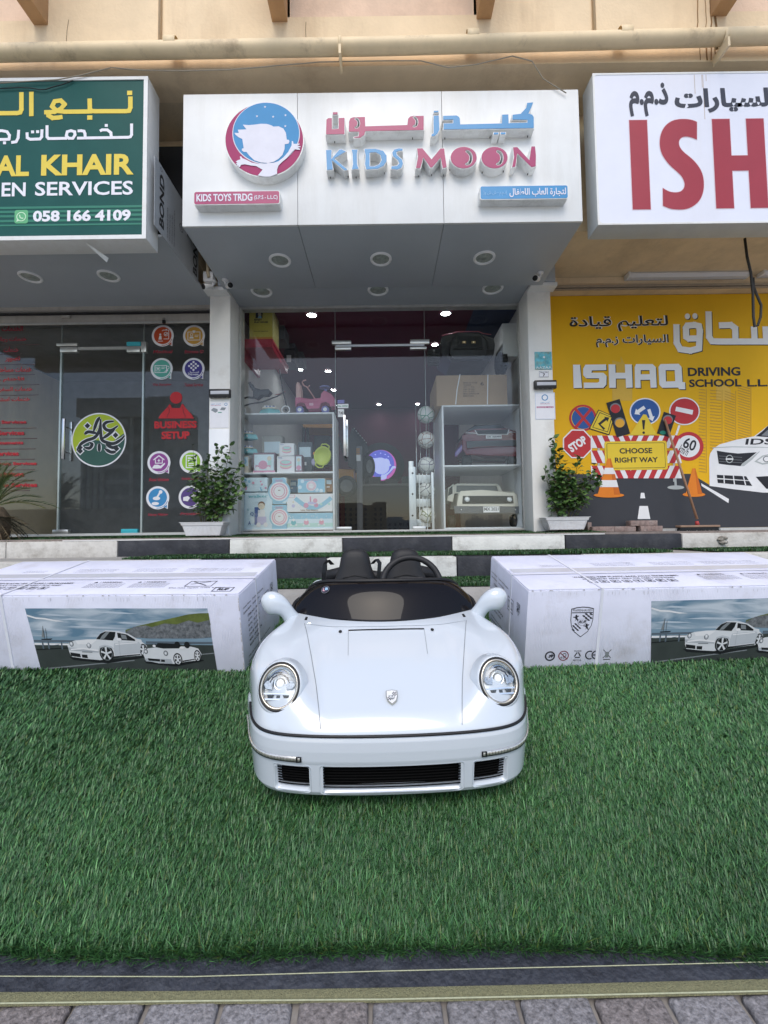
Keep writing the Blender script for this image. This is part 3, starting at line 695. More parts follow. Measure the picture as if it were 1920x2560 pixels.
mc(808,1076,107,94, wht, 4); mc(808,1076,98,86, blu, 5)
for rot, cx, cy in ((-35,772,1068),(72,846,1100)):
    c_, s_ = math.cos(R_(rot)), math.sin(R_(rot)); f_ = lambda a, b: (cx+a*c_-b*s_, cy+a*s_+b*c_)
    pp = [(-45,0),(-15,-26),(-15,-12),(40,-12),(40,12),(-15,12),(-15,26)] if rot < 0 else [(45,0),(15,-24),(15,-11),(-42,-11),(-42,11),(15,11),(15,24)]
    mp([f_(*p) for p in pp], wht, 6)
mp([(795,1095),(815,1098),(890,1238),(700,1238)], ye2, 9); mp([(785,1135),(808,1135),(802,1200),(792,1200)], blk, 10); mc(797,1222,9,9, blk, 10)
mc(1080,1074,106,96, wht, 4); mc(1080,1074,98,88, red, 5); mp([(1022,1042),(1140,1066),(1134,1098),(1016,1072)], wht, 6)
mp([(1038,1170),(1052,1172),(1030,1240),(1016,1238)], wht, 3)
mc(1110,1316,102,100, red, 4); mc(1108,1316,78,76, wht, 5); mtx('60', 1075,1262,1162,1340, blk, 6, bold=.02, rot=-22); mtx('km/h', 1044,1315,1112,1372, blk, 6, bold=.01, rot=-32)
oc = [(300,1200),(385,1200),(440,1260),(440,1340),(385,1398),(300,1398),(240,1340),(240,1260)]
mp(oc, wht, 6); mp([(342+(x-342)*.92, 1299+(y-1299)*.92) for x, y in oc], red, 7); mtx('STOP', 275,1270,410,1330, wht, 8, bold=.05, rot=32)
sp = [D1(*p) for p in ((528,1480),(962,1480),(962,1278),(528,1278))]
a_, b_ = D1(532,1482), D1(956,1278)
mb.flat(rrect(a_[0],b_[0],a_[1],b_[1],.025), lay(10), ye2); mb.flat(rrect(a_[0]+.025,b_[0]-.025,a_[1]+.02,b_[1]-.02,.02), lay(11), blk); mb.flat(rrect(a_[0]+.030,b_[0]-.030,a_[1]+.025,b_[1]-.025,.017), lay(12), ye2)
mtx('CHOOSE', 630,1328,856,1366, blk, 13, bold=.03); mtx('RIGHT WAY', 598,1392,896,1428, blk, 13, bold=.03)
# cones
def cone(cx, y0, y1, wt_, wb_, stripes, l):
    mp([(cx-wt_,y0),(cx+wt_,y0),(cx+wb_,y1),(cx-wb_,y1)], org, l); mp([(cx+wt_*.4,y0),(cx+wt_,y0),(cx+wb_,y1),(cx+wb_*.45,y1)], ink('mural_orange_dark',(.60,.15,.015)), l+1)
    mc(cx,y1+4,wb_*1.35,16, org, l-1)
    for s0, s1 in stripes:
        f_ = lambda y: wt_+(wb_-wt_)*(y-y0)/(y1-y0); mp([(cx-f_(s0),s0),(cx+f_(s0),s0),(cx+f_(s1),s1),(cx-f_(s1),s1)], wht, l+2)
cone(557,1400,1650,12,78, ((1465,1508),(1550,1598)), 14); cone(1145,1468,1645,10,58, (), 7)
# printed saloon car, cut by the frame
mp([(1076,1290),(1085,1240),(1120,1190),(1180,1150),(1340,1105),(1520,1070),(1600,1010),(1680,945),(1900,900),(2300,900),(2300,1640),(1600,1625),(1300,1590),(1080,1560)], wht, 4, D2)
mp([(1535,1070),(1600,1020),(1668,955),(1700,940),(1900,920),(2100,960),(2100,1075),(1760,1085)], blk, 5, D2); mp([(1590,1062),(1660,1000),(1700,975),(1900,940),(2000,1060),(1700,1072)], dgr, 6, D2)
mp([(1150,1212),(1250,1228),(1360,1240),(1545,1228),(1470,1290),(1400,1340),(1385,1364),(1250,1352),(1170,1340)], blk, 5, D2)
for k_ in (1262,1290,1316): mp([(1172,k_),(1400,k_+14),(1400,k_+18),(1172,k_+4)], dgr, 6, D2)
mc(1275,1294,36,40, gry, 7, D2); mc(1275,1294,28,32, blk, 8, D2); mp([(1238,1288),(1312,1288),(1312,1302),(1238,1302)], wht, 9, D2)
mp([(1385,1364),(1400,1340),(1490,1280),(1560,1225),(1580,1215),(1500,1300),(1420,1364)], gry, 6, D2)
mp([(1520,1320),(1600,1260),(1760,1225),(1900,1240),(1760,1330),(1600,1350)], gry, 6, D2); mp([(1545,1315),(1610,1270),(1720,1250),(1700,1315),(1600,1335)], wht, 7, D2); mc(1640,1295,36,30, dgr, 8, D2); mc(1640,1295,26,22, wht, 9, D2)
mp([(1150,1450),(1440,1465),(1500,1560),(1160,1530)], blk, 6, D2)
for pts in ([(1150,1482),(1470,1505),(1472,1512),(1150,1492)], [(1215,1455),(1224,1456),(1230,1535),(1218,1533)], [(1308,1458),(1318,1459),(1330,1545),(1318,1543)], [(1405,1462),(1415,1463),(1440,1552),(1428,1551)]): mp(pts, wht, 7, D2)
mp([(1535,1470),(1700,1460),(1900,1480),(1900,1590),(1640,1588)], blk, 6, D2)
mp([(1108,1180),(1300,1170),(1600,1175),(1900,1190),(1900,1196),(1600,1182),(1300,1178),(1108,1188)], gry, 5, D2)
mtx('IDS', 1430,1092,1700,1152, blk, 7, D2, bold=.02, shear=.25)
mb.build('printed_picture', mu)
# tube lamps on the beam
def tube_lamp(px0, px1, py, label, g):
    a_, b_ = V(px0,py,4.80), V(px1,py-6,4.80)
    t_ = T('tube_lamp', label, 'lamp', (a_[0],4.8,a_[1]), 'tube lamps on the beam')
    m_ = MB(whitepl); m_.flat([(4.74,a_[1]+.035),(4.845,a_[1]+.035),(4.845,a_[1]-.0),(4.82,a_[1]-.028),(4.76,a_[1]-.028),(4.74,a_[1])], 0, whitepl)
    vs = [(a_[0]+.0, y, z) for y, z in ((4.84,a_[1]+.03),(4.76,a_[1]+.03),(4.75,a_[1]),(4.78,a_[1]-.03),(4.84,a_[1]-.03))]; vs2 = [(b_[0], y, z) for _, y, z in vs]
    m_ = MB(M('lamp_diffuser',(.72,.72,.74),.3,var=.02)); n_ = 5; m_.add(vs+vs2, [(i,(i+1)%n_,(i+1)%n_+n_,i+n_) for i in range(n_)]+[tuple(range(n_-1,-1,-1)),tuple(range(n_,2*n_))])
    m_.build('diffuser', t_)
    for x in (a_[0], b_[0]): MB(whitepl).box(x-.012,x+.012,4.745,4.847,a_[1]-.034,a_[1]+.036).build('end_cap', t_, bevel=.004)
    for f_ in (.18,.86): x = a_[0]+(b_[0]-a_[0])*f_; MB(steel).box(x-.006,x+.006,4.75,4.847,a_[1]+.031,a_[1]+.045).build('clip', t_)
tube_lamp(1568,1868,690, 'long white tube lamp on the beam above the yellow banner', 1)
tube_lamp(1902,2200,683, 'white tube lamp at the right edge, cut off by the frame', 1)
# thick black cable loop hanging from the white sign
pts = [(1862,596),(1868,640),(1878,680),(1884,730),(1886,790),(1890,815),(1898,812),(1906,790),(1908,760),(1898,735),(1890,712),(1890,690)]
MB(M('cable_rubber',(.035,.033,.03),.7)).tube([(V(x,y,3.95)[0],3.95+(.03*i/11),V(x,y,3.95)[1]) for i, (x, y) in enumerate(pts)], .011, 8).build('hanging_cable', label='thick black cable hanging in a loop below the white sign', cat='cable')
# plaques, card holders and notices on the pillars
YQ = YP-.001
card = ink('notice_paper', (.80,.80,.83)); teal = M('teal_plaque', (.10,.42,.50), .4, var=.5, scale=14, dirt=(.36,.30,.13), dscale=12, dirt_amt=1, dlo=.44)
def C3(x, y): return V(1320+x*100/461, 860+y*100/461, YP)
a_, b_ = C3(80,296), C3(268,92)
pq = T('number_plaque', 'square teal and gold plaque near the top of the right pillar', 'plaque', (a_[0],YP,a_[1]))
B(a_[0],b_[0],YP-.008,YP-.0005,a_[1],b_[1],mat=teal).build('plate', pq)
m_ = MB(wht); m_.text('AAZAA', a_[0]+.008,b_[0]-.006,a_[1]+.006,a_[1]+.032, YP-.0095, wht, bold=.0); c_ = C3(181,156); m_.flat([(c_[0]-.014,c_[1]),(c_[0],c_[1]-.014),(c_[0]+.014,c_[1]),(c_[0],c_[1]+.014)], YP-.0095, wht); m_.build('plate_print', pq)
a_, b_ = C3(127,384), C3(236,312)
t_ = T('shop_number', 'small white shop number 7 plate below the teal plaque', 'sign', (a_[0],YP,a_[1]))
B(a_[0],b_[0],YP-.006,YP-.0005,a_[1],b_[1],mat=card).build('plate', t_)
m_ = MB(blk); m_.flat([(a_[0]+.003,a_[1]+.003),(b_[0]-.003,a_[1]+.003),(b_[0]-.003,b_[1]-.003),(a_[0]+.003,b_[1]-.003)], YP-.0065, blk, 0, [[(a_[0]+.005,a_[1]+.005),(b_[0]-.005,a_[1]+.005),(b_[0]-.005,b_[1]-.005),(a_[0]+.005,b_[1]-.005)]])
m_.text('Shop No', a_[0]+.014,b_[0]-.012,b_[1]-.026,b_[1]-.010, YP-.0065, blk, bold=.02); m_.text('7', (a_[0]+b_[0])/2-.014,(a_[0]+b_[0])/2+.014,a_[1]+.008,a_[1]+.040, YP-.0065, blk, bold=.03); m_.build('plate_print', t_)
def bell(px0,px1,py0,py1,label):
    a_, b_ = V(px0,py1,YP-.03), V(px1,py0,YP-.03)
    t_ = T('wall_light', label, 'wall light', (a_[0],YP,a_[1]), 'black light boxes on the pillars')
    B(a_[0],b_[0],YP-.05,YP-.0006,a_[1],b_[1],mat=blackm).build('housing', t_, bevel=.006)
    B(a_[0]+.022,b_[0]-.01,YP-.056,YP-.049,a_[1]+.030,b_[1]-.024,mat=ink('pale_lens',(.55,.56,.60))).build('lens_strip', t_, bevel=.002)
    for k_ in range(4):
        x = a_[0]+.04+k_*(b_[0]-a_[0]-.08)/3; MB(steel).lathe([(.007,0),(.007,-.003),(.001,-.004)], (x,YP-.028,a_[1]-.0002),'Z',10).build('led', t_)
bell(1336,1390,951,972, 'black light box on the right pillar above the white notice')
bell(523,576,973,994, 'black light box on the left pillar above the notice with pictures')
nb, np_ = ink('notice_blue',(.10,.28,.50)), ink('notice_pink',(.45,.10,.22))
a_, b_ = C3(84,872), C3(306,560)
t_ = T('contact_notice', 'white notice with ring logo and pink line on the right pillar', 'notice', (a_[0],YP,a_[1]))
B(a_[0],b_[0],YP-.004,YP-.0005,a_[1],b_[1],mat=card).build('sheet', t_)
m_ = MB(nb); yq = YP-.0046; W_, Hh = b_[0]-a_[0], b_[1]-a_[1]
m_.flat([(a_[0]+.004,a_[1]+.004),(b_[0]-.004,a_[1]+.004),(b_[0]-.004,b_[1]-.004),(a_[0]+.004,b_[1]-.004)], yq, nb, 0, [[(a_[0]+.006,a_[1]+.006),(b_[0]-.006,a_[1]+.006),(b_[0]-.006,b_[1]-.006),(a_[0]+.006,b_[1]-.006)]])
m_.ring(a_[0]+W_/2,b_[1]-.055,.025,.036, yq, nb, 20); m_.text('كيدز مون', a_[0]+.06,b_[0]-.06,b_[1]-.118,b_[1]-.100, yq, nb, bold=.01); m_.text('KIDS MOON', a_[0]+.06,b_[0]-.06,b_[1]-.130,b_[1]-.121, yq, np_, bold=.01)
m_.rect(a_[0]+.018,b_[0]-.018,b_[1]-.172,b_[1]-.154,yq,np_); m_.text('OPEN 9.00 AM - 10.00 PM', a_[0]+.022,b_[0]-.022,b_[1]-.169,b_[1]-.158, yq-.0005, card, bold=.01)
m_.build('sheet_print', t_)
def C2(x, y): return V(560+x/3.455, 720+y/3.455, YP)
a_, b_ = V(525,1070,YP), V(572,1006,YP)
t_ = T('price_notice', 'white notice with small machine pictures on the left pillar', 'notice', (a_[0],YP,a_[1]))
B(a_[0],b_[0],YP-.004,YP-.0005,a_[1],b_[1],mat=card).build('sheet', t_)
m_ = MB(nb); m_.text('كيدز مون', a_[0]+.01,a_[0]+.12,b_[1]-.025,b_[1]-.008, yq, nb, bold=.01); m_.ring(b_[0]-.03,b_[1]-.022,.011,.017, yq, nb, 16); m_.text('KIDS MOON', a_[0]+.01,a_[0]+.12,b_[1]-.038,b_[1]-.029, yq, np_, bold=.01)
g1 = ink('notice_grey',(.25,.28,.30)); g2 = ink('notice_green',(.05,.30,.20))
m_.flat([(a_[0]+.01,b_[1]-.085),(a_[0]+.06,b_[1]-.115),(a_[0]+.085,b_[1]-.10),(a_[0]+.085,b_[1]-.075),(a_[0]+.04,b_[1]-.06)], yq, g1); m_.flat([(a_[0]+.11,b_[1]-.085),(a_[0]+.16,b_[1]-.09),(a_[0]+.18,b_[1]-.06),(a_[0]+.13,b_[1]-.055)], yq, g1)
m_.rect(a_[0]+.09,a_[0]+.13,b_[1]-.118,b_[1]-.108,yq,g2); m_.build('sheet_print', t_)
B(V(523,1075,YP)[0],V(573,1075,YP)[0],YP-.006,YP-.0006,V(540,1335,YP)[1],V(540,1073,YP)[1],mat=M('clean_panel',(.80,.82,.84),.35,var=.03)).build('cover_panel', bld, bevel=.002)
# cameras
def cctv(px, py, dx, label, white_front=False, wall=False):
    a_ = V(px,py,4.4); z = H1 if not wall else a_[1]+.05
    y = H1*FPX/(1330-py+0.) if not wall else 4.5
    a_ = V(px,py,y)
    t_ = T('security_camera', label, 'camera', (a_[0],y,z if not wall else a_[1]), 'security cameras')
    zz = z if not wall else a_[1]
    MB(whitepl).lathe([(.001,0),(.034,0),(.034,-.008),(.020,-.016),(.001,-.016)], (a_[0],y,zz),'Z',20).build('mount', t_)
    c0 = Vector((a_[0]+dx*.045, y-.02, zz-.075)); d_ = Vector((dx*.55,-.75,-.35)).normalized()
    MB(whitepl).tube([(a_[0],y,zz-.01),(a_[0],y,zz-.04),c0-d_*.03], .012, 10).build('arm', t_)
    MB(whitepl).tube([c0-d_*.05,c0-d_*.045,c0+d_*.05,c0+d_*.055], [.02,.027,.03,.028], 16).build('housing', t_)
    MB(blackm).tube([c0+d_*.054,c0+d_*.062], .0265, 16).build('front_glass', t_)
cctv(563,678,1, 'white camera on the canopy soffit beside the left pillar')
cctv(1350,670,-1, 'white camera on the canopy soffit beside the right pillar')
cctv(533,703,-1, 'white camera with junction box below it, at the corner of the left canopy', wall=True)
q = V(520,692,4.5); B(q[0]-.045,q[0]+.06,4.48,4.56,q[1]-.055,q[1]+.05,mat=whitepl).build('junction_box', bevel=.006, label='square white junction box above the leftmost camera', cat='junction box')
q = V(520,690,4.45); MB(ink('conduit_cream',(.62,.50,.34))).tube([(q[0]-.0,4.47,q[1]+.0),(q[0]-.01,4.47,q[1]+.05),(q[0]-.02,4.47,q[1]+.28)], .017,10).build('bent_conduit', label='cream bent conduit entering the white junction box', cat='conduit')
# ---------------------------------------------------------------- middle shop: room behind the glass
glass = glass_mat('shop_glass', (.95,.97,.97), 1.37)
zc = 2.80; ixl, ixr = -1.80, 1.72
dmag = M('dark_magenta_paint', (.10,.008,.032), .6, var=.08); dblue = M('navy_ceiling', (.015,.035,.10), .6); iw = M('interior_white', (.66,.66,.64), .7, var=.05)
B(ixl-.06,ixl, YG+.032,9.8, -.01,zc+.3, mat=iw).build('inner_wall', bld); B(ixr,ixr+.06, YG+.032,9.8, -.01,zc+.3, mat=iw).build('inner_wall', bld)
B(ixl,ixr, 9.70,9.8, -.01,zc+.3, mat=dmag).build('inner_wall', bld)
B(ixl,ixr-.55, YG+.06,9.7, zc,zc+.05, mat=dmag).build('inner_ceiling', bld); B(ixr-.55,ixr, YG+.06,9.7, zc-.003,zc+.05, mat=dblue).build('inner_ceiling', bld)
B(ixl,ixr, YG+.02,YG+.10, 2.69,zc+.1, mat=alumw).build('lintel', bld)
# frame, panes, door
fr = T('toy_shop_front', 'frameless glass front with centre door of the toy shop', 'shopfront', (0,YG,0))
zT = 2.675; xl, xr_ = V(602,1000,YG)[0], V(1299,1000,YG)[0]; xd0, xd1 = V(840,1050,YG)[0], V(1064.5,1050,YG)[0]
zt0, zt1 = V(950,867,YG)[1], V(950,862,YG)[1]
for a in ((xl-.028,xl, YG-.03,YG+.03, 0.0,zT+.03), (xr_,xr_+.028, YG-.03,YG+.03, 0,zT+.03), (xl+.0005,xr_-.0005, YG-.028,YG+.03, zT,zT+.03), (xl+.0005,xr_-.0005, YG-.028,YG+.03, 0.0,.024)):
    B(*a, mat=alumw).build('frame_bar', fr, bevel=.002)
def pane(x0,x1,z0,z1,par=None): return B(x0,x1, YG-.005,YG+.005, z0,z1, mat=glass).build('glass_pane', par or fr)
pane(xl+.001,xd0-.003,.026,zT-.002); pane(xd1+.003,xr_-.001,.026,zT-.002); pane(xd0,xd1,zt1+.003,zT-.002)
edge = M('glass_edge', (.45,.52,.50), .25, var=.05, metal=.3)
for x in (xd0-.0015, xd1+.0015): B(x-.0015,x+.0015, YG-.009,YG+.009, .03,zT-.003, mat=edge).build('joint_seal', fr)
B(xd0+.004,xd1-.004, YG-.012,YG+.012, zt0+.001,zt1+.0025, mat=steel).build('transom_bar', fr)
door = pane(xd0+.004,xd1-.004,.03,zt0-.002); door.name = 'door_leaf'
def patch(x0,y0,x1,y1,par=None,m_=alum): 
    a_, b_ = V(x0,y1,YG), V(x1,y0,YG); B(a_[0],b_[0],YG-.022,YG+.022,a_[1],b_[1],mat=m_).build('patch_fitting', par or fr, bevel=.002)
patch(830,853,878,861.5); patch(838,868,878,876,door); patch(1025,850,1073,861); patch(1025,868,1066,874,door); patch(842,1317,879,1326,door); patch(1032,1316,1064,1326,door)
def handle(par, px, y0, y1, out):
    a_, b_ = V(px,y1,YG+out), V(px,y0,YG+out)
    m_ = MB(steel).box(a_[0]-.013,a_[0]+.013, YG+out-.013,YG+out+.013, a_[1],b_[1])
    for z in (a_[1]+.09, b_[1]-.09): m_.tube([(a_[0],YG+out,z),(a_[0],YG,z)], .009, 8)
    m_.build('handle', par, bevel=.0015)
handle(door, 862, 1038, 1140, -.07); handle(door, 868, 1050, 1142, .07)
def sticker(par, x0,y0,x1,y1, col, txt=None, tcol=None):
    a_, b_ = V(x0,y1,YG), V(x1,y0,YG); m_ = MB(col).rect(a_[0],b_[0],a_[1],b_[1],YG-.0058)
    if txt: m_.text(txt, a_[0]+.008,b_[0]-.008,a_[1]+(b_[1]-a_[1])*.3,a_[1]+(b_[1]-a_[1])*.7, YG-.0064, tcol or blk, bold=.02)
    m_.build('sticker', par)
sticker(door,844,1000,861,1009,ink('violet_sticker',(.25,.25,.50))); sticker(door,844,1010,871,1021,wht,'No. 24700',g2); sticker(door,845,1023,860,1043,wht,'7140',blk)
# lamps of the ceiling: they are lit in the photograph
bulb = M('lit_bulb', (1,1,1), .5, var=0, emit=60, ecol=(.95,.98,1)); chrome = M('chrome', (.8,.8,.8), .12, metal=1, var=0)
lamps = T('ceiling_spotlights', 'lit round ceiling spotlights inside the toy shop', 'spotlights', (0,6,zc))
lamps = None
def spot(px, py, zz=zc, r=.055, n='near'):
    y = zz*FPX/(1330-py); x = V(px,py,y)[0]
    t_ = T('ceiling_spotlight', n, 'spotlight', (x,y,zz), 'lit spotlights on the shop ceiling')
    MB(chrome).lathe([(r*1.25,.0),(r*1.3,-.012),(r*1.02,-.02),(r*.98,-.004)], (x,y,zz-.001),'Z',24).build('trim', t_)
    MB(bulb).lathe([(r*.98,0),(r*.6,-.012),(.001,-.016)], (x,y,zz-.006),'Z',20).build('bulb', t_)
bpy.data.objects.remove(bpy.data.objects['ceiling_spotlights'])
for a in ((779,771.5,'lit spotlight nearest the glass on the left'),(1113.7,771.5,'lit spotlight nearest the glass on the right'),(820,918,'lit spotlight above the pink ride-on toy'),(1087,853,'lit spotlight just left of the black buggy'),(834,967,'small lit spotlight behind the violet steering wheel'),(1044,1006,'small far lit spotlight above the football column'),(947,1006,'small far lit spotlight in the middle behind the door'),(750,913,'tiny lit spotlight left above the black tricycle')):
    spot(a[0],a[1],n=a[2], r=.06 if a[1]<800 else .05)
# round moon lamp on the back wall
c_ = V(952,1163,9.6); t_ = T('moon_wall_lamp', 'lit round blue logo lamp on the far wall behind the door', 'wall lamp', (c_[0],9.6,c_[1]))
lb = M('lamp_blue', (.10,.10,.45), .5, var=.15, emit=.55, ecol=(.10,.12,.62)); lw = M('lamp_white', (.7,.7,.9), .5, var=.05, emit=.5, ecol=(.45,.52,1)); lp = M('lamp_pink', (.5,.15,.4), .5, emit=.5, ecol=(.55,.1,.45))
MB(darkgap).lathe([(.001,-.04),(.52,-.04),(.53,0)], (c_[0],9.69,c_[1]), 'Y', 40).build('back_plate', t_)
m_ = MB(lp); m_.flat(circ(c_[0],c_[1],.345,40), 9.60, lp, .04); m_.flat(circ(c_[0]-.01,c_[1]+.03,.31,40), 9.598, lb)
k_ = .345/402
def hs(p): return (c_[0]+(p[0]-501)*k_*1.03-.0, c_[1]-(p[1]-520)*k_*1.08)
m_.flat([hs(p) for p in head], 9.596, lw); m_.flat([hs(p) for p in [(436,860),(486,812),(520,750),(600,742),(700,685),(786,560),(806,545),(870,545),(878,600),(820,602),(740,690),(650,770),(636,850),(560,870),(500,870)]], 9.5955, lw)
for a in ((-.12,.24),(0,.27),(.1,.24),(.17,.19)): m_.flat(circ(c_[0]+a[0],c_[1]+a[1],.013,8), 9.596, lw)
m_.build('lamp_face', t_)
dk = M('counter_dark', (.06,.055,.06), .5, var=.1)
t_ = T('shop_counter', 'dark counter with shelves under the round moon lamp', 'counter', (c_[0],9.0,0))
B(c_[0]-.75,c_[0]+.9, 8.9,9.5, 0,.95, mat=dk).build('cabinet', t_); B(c_[0]-.8,c_[0]+.95, 8.85,9.55, .951,.99, mat=M('counter_top',(.2,.18,.18),.3)).build('worktop', t_)
for i in range(4):
    B(c_[0]-.6+i*.35,c_[0]-.35+i*.35, 9.1,9.3, .991,1.12+.05*(i%2), mat=dk).build('stock_box', label='dark box %s on the far counter' % ['leftmost','second from left','second from right','rightmost'][i], cat='box', group='boxes on the counter')
# display shelves
shw = M('white_laminate', (.78,.79,.80), .35, var=.03)
def shelf(name, label, px0, px1, ys, y0, dep, up=2.0, right_only=None):
    t_ = T(name, label, 'shelf', (V((px0+px1)/2,1200,y0)[0], y0, 0))
    x0, x1 = V(px0,1200,y0)[0], V(px1,1200,y0)[0]
    zs = [V((px0+px1)/2,y,y0)[1] for y in ys]
    for i, z in enumerate(zs): B(x0+.0195,x1-.0195, y0,y0+dep, z-.018,z, mat=shw).build('shelf_board', t_, bevel=.001)
    B(x0,x0+.019, y0+.0005,y0+dep, .001,zs[0], mat=shw).build('side_panel', t_, bevel=.001); B(x1-.019,x1, y0+.0005,y0+dep, .001,zs[0], mat=shw).build('side_panel', t_, bevel=.001)
    return x0, x1, zs
YS = 5.16
sx0, sx1, sz = shelf('display_shelf', 'white display shelf full of toy boxes, left of the glass door', 597, 836, (1032,1180,1322), YS, .50)
rx0, rx1, rz_ = shelf('display_shelf', 'white display shelf holding the red and the cream toy cars', 1108, 1309, (1012,1162,1318), YS, .9)
# toy boxes on the left shelf
pal = {'sky':(.28,.52,.66),'pale':(.60,.72,.78),'pinkp':(.62,.30,.42),'cream':(.68,.60,.48),'navy':(.08,.14,.35),'pinkk':(.70,.35,.45),'white':(.74,.74,.75),'teal':(.16,.45,.50),'mint':(.45,.66,.62),'brown':(.25,.15,.10),'lilac':(.52,.50,.70)}
PI = {k_: ink('print_'+k_, c) for k_, c in pal.items()}
def C4(x, y, Y=YS): return V(560+x/3.455, 720+y/3.455, Y)
def C5(x, y, Y=YS): return V(940+x/3.455, 720+y/3.455, Y)
def tbox(label, x0, y0, x1, y1, dep, base, art, conv=C4, Y=YS+.02, zbase=None, seed=1, side=None, name='toy_box', cat='toy box'):
    a_, b_ = conv(x0,y1,Y), conv(x1,y0,Y); z0 = a_[1] if zbase is None else zbase
    t_ = T(name, label, cat, (a_[0],Y,z0)); t_['group'] = 'toy boxes on the left shelf' if conv is C4 and cat == 'toy box' else ''
    if not t_['group']: del t_['group']
    B(a_[0],b_[0],Y,Y+dep,z0,b_[1],mat=side or base).build('carton', t_, bevel=.002)
    W_, Hh = b_[0]-a_[0], b_[1]-z0
    m_ = MB(base).rect(a_[0]+.003,b_[0]-.003,z0+.003,b_[1]-.003,Y-.001)
    yy_ = Y-.002; rnd = random.Random(seed)
    def R(u0,u1,v0,v1,c,l=0): m_.rect(a_[0]+W_*u0,a_[0]+W_*u1,z0+Hh*v0,z0+Hh*v1,yy_-.0005*l,PI[c])
    def O(u,v,r,c,l=0,ry=None): m_.flat(circ(a_[0]+W_*u,z0+Hh*v,Hh*r,20,Hh*(ry or r)), yy_-.0005*l, PI[c])
    def X(s_,u0,u1,v0,v1,c,l=3): m_.text(s_, a_[0]+W_*u0,a_[0]+W_*u1,z0+Hh*v0,z0+Hh*v1, yy_-.0005*l, PI[c] if c in PI else blk, bold=.02)
    art(R, O, X, rnd, m_, a_, W_, z0, Hh)
    m_.build('box_print', t_)
    return t_
def art_clouds(R,O,X,r,*_):
    for i in range(14): O(r.random()*.9+.05,r.random()*.8+.1,r.uniform(.05,.11),r.choice(['white','pinkk','sky','lilac','pinkp']),i)
def art_ring(R,O,X,r,*_):
    for i in range(8): O(r.random()*.9+.05,r.random()*.86+.07,.13,['sky','pale'][i%2],0+i*.1)
    for i, (s, c) in enumerate(((.42,'sky'),(.36,'white'),(.31,'pinkk'),(.26,'white'),(.22,'pinkp'),(.19,'white'))): O(.5,.48,s,c,i+2)
    O(.46,.52,.02,'brown',9); O(.54,.52,.02,'brown',9); X('FUN BOX',.25,.75,.84,.93,'pinkp',10)
def art_pool(R,O,X,r,m_,a_,W_,z0,Hh):
    for i, (c, v) in enumerate((('pinkk',.36),('cream',.44),('mint',.52),('pinkk',.60))): O(.5,v,.36,c,i,.17)
    O(.5,.63,.30,'mint',5,.11); X('POOL',.08,.3,.86,.94,'navy',6)
def art_cars(R,O,X,r,*_):
    R(0,1,.62,.98,'sky'); R(0,1,.1,.35,'mint',1)
    for i, u in enumerate((.14,.42,.75)):
        O(u,.40,.16,['teal','pinkk','pinkk'][i],3); O(u,.56,.09,'white',4); O(u-.06,.24,.06,'white',5); O(u+.06,.24,.06,'white',5)
    for i in range(12): O(r.random(),.7+r.random()*.25,.03,'white',2)
def art_walk(R,O,X,r,*_):
    X('walker',.32,.88,.86,.94,'teal'); O(.16,.89,.055,'teal',1); O(.16,.89,.035,'pale',2)
    for i in range(4): O(.14,.66-.14*i,.045,'teal',1); O(.14,.66-.14*i,.028,'pale',2)
    R(.50,.66,.12,.60,'navy',1); O(.70,.62,.09,'cream',4); O(.70,.66,.095,'brown',3); R(.60,.80,.34,.52,'white',3); R(.58,.84,.12,.34,'lilac',4); O(.62,.12,.06,'white',5); O(.82,.12,.06,'white',5)
    X('A',.32,.40,.12,.22,'navy'); X('Q',.38,.48,.36,.46,'navy'); X('K',.30,.35,.5,.56,'teal')
def art_trike(R,O,X,r,m_,a_,W_,z0,Hh):
    R(.02,.18,.80,.95,'pinkk'); R(.035,.165,.82,.93,'white',1)
    P_ = [(a_[0]+W_*(.2+.75*t), z0+Hh*(.72-.5*math.sin(math.pi*t))) for t in [i/16 for i in range(17)]]
    m_.line(P_, .05, yy0-.0005, PI['sky'])
    O(.42,.36,.14,'pinkp',3); O(.64,.36,.12,'pinkp',3); R(.46,.64,.42,.56,'lilac',4); O(.62,.62,.12,'pinkk',5); R(.50,.53,.55,.85,'pinkp',4); O(.14,.34,.09,'lilac',3); O(.14,.55,.05,'cream',3); O(.75,.42,.07,'mint',3); O(.92,.42,.07,'mint',3)
    X('Little Titan Balance',.30,.68,.06,.14,'brown',5)
yy0 = YS+.02-.002
floor0 = .022
m1 = sz[1]; 
tbox('large pale box with walker picture, lower left of the shelf',112,1765,415,2085,.30,PI['pale'],art_walk,seed=3,zbase=sz[2])
tbox('clouds patterned blue and pink box lying on the walker box',125,1637,375,1760,.25,PI['pale'],art_clouds,seed=4)
tbox('upper of two ringed boxes standing beside the walker box',416,1637,540,1868,.25,PI['sky'],art_ring,seed=5,side=PI['cream'])
tbox('lower of two ringed boxes standing beside the walker box',416,1872,542,2085,.25,PI['sky'],art_ring,seed=6,zbase=sz[2])
tbox('wide box with pink cars print, bottom right of the shelf',546,1940,940,2085,.26,PI['pale'],art_cars,seed=7,zbase=sz[2])
tbox('wide white box with balance trike print, on the pink cars box',544,1775,938,1936,.26,PI['white'],art_trike,seed=8)
tbox('ringed box lying on top of the balance trike box',636,1644,872,1770,.22,PI['sky'],art_ring,seed=9,side=PI['cream'])
tbox('lower inflatable pool box on the middle shelf',458,1452,610,1588,.18,PI['white'],art_pool,seed=1,zbase=sz[1])
tbox('smaller inflatable pool box on top of the other',478,1340,606,1450,.16,PI['white'],art_pool,seed=1)
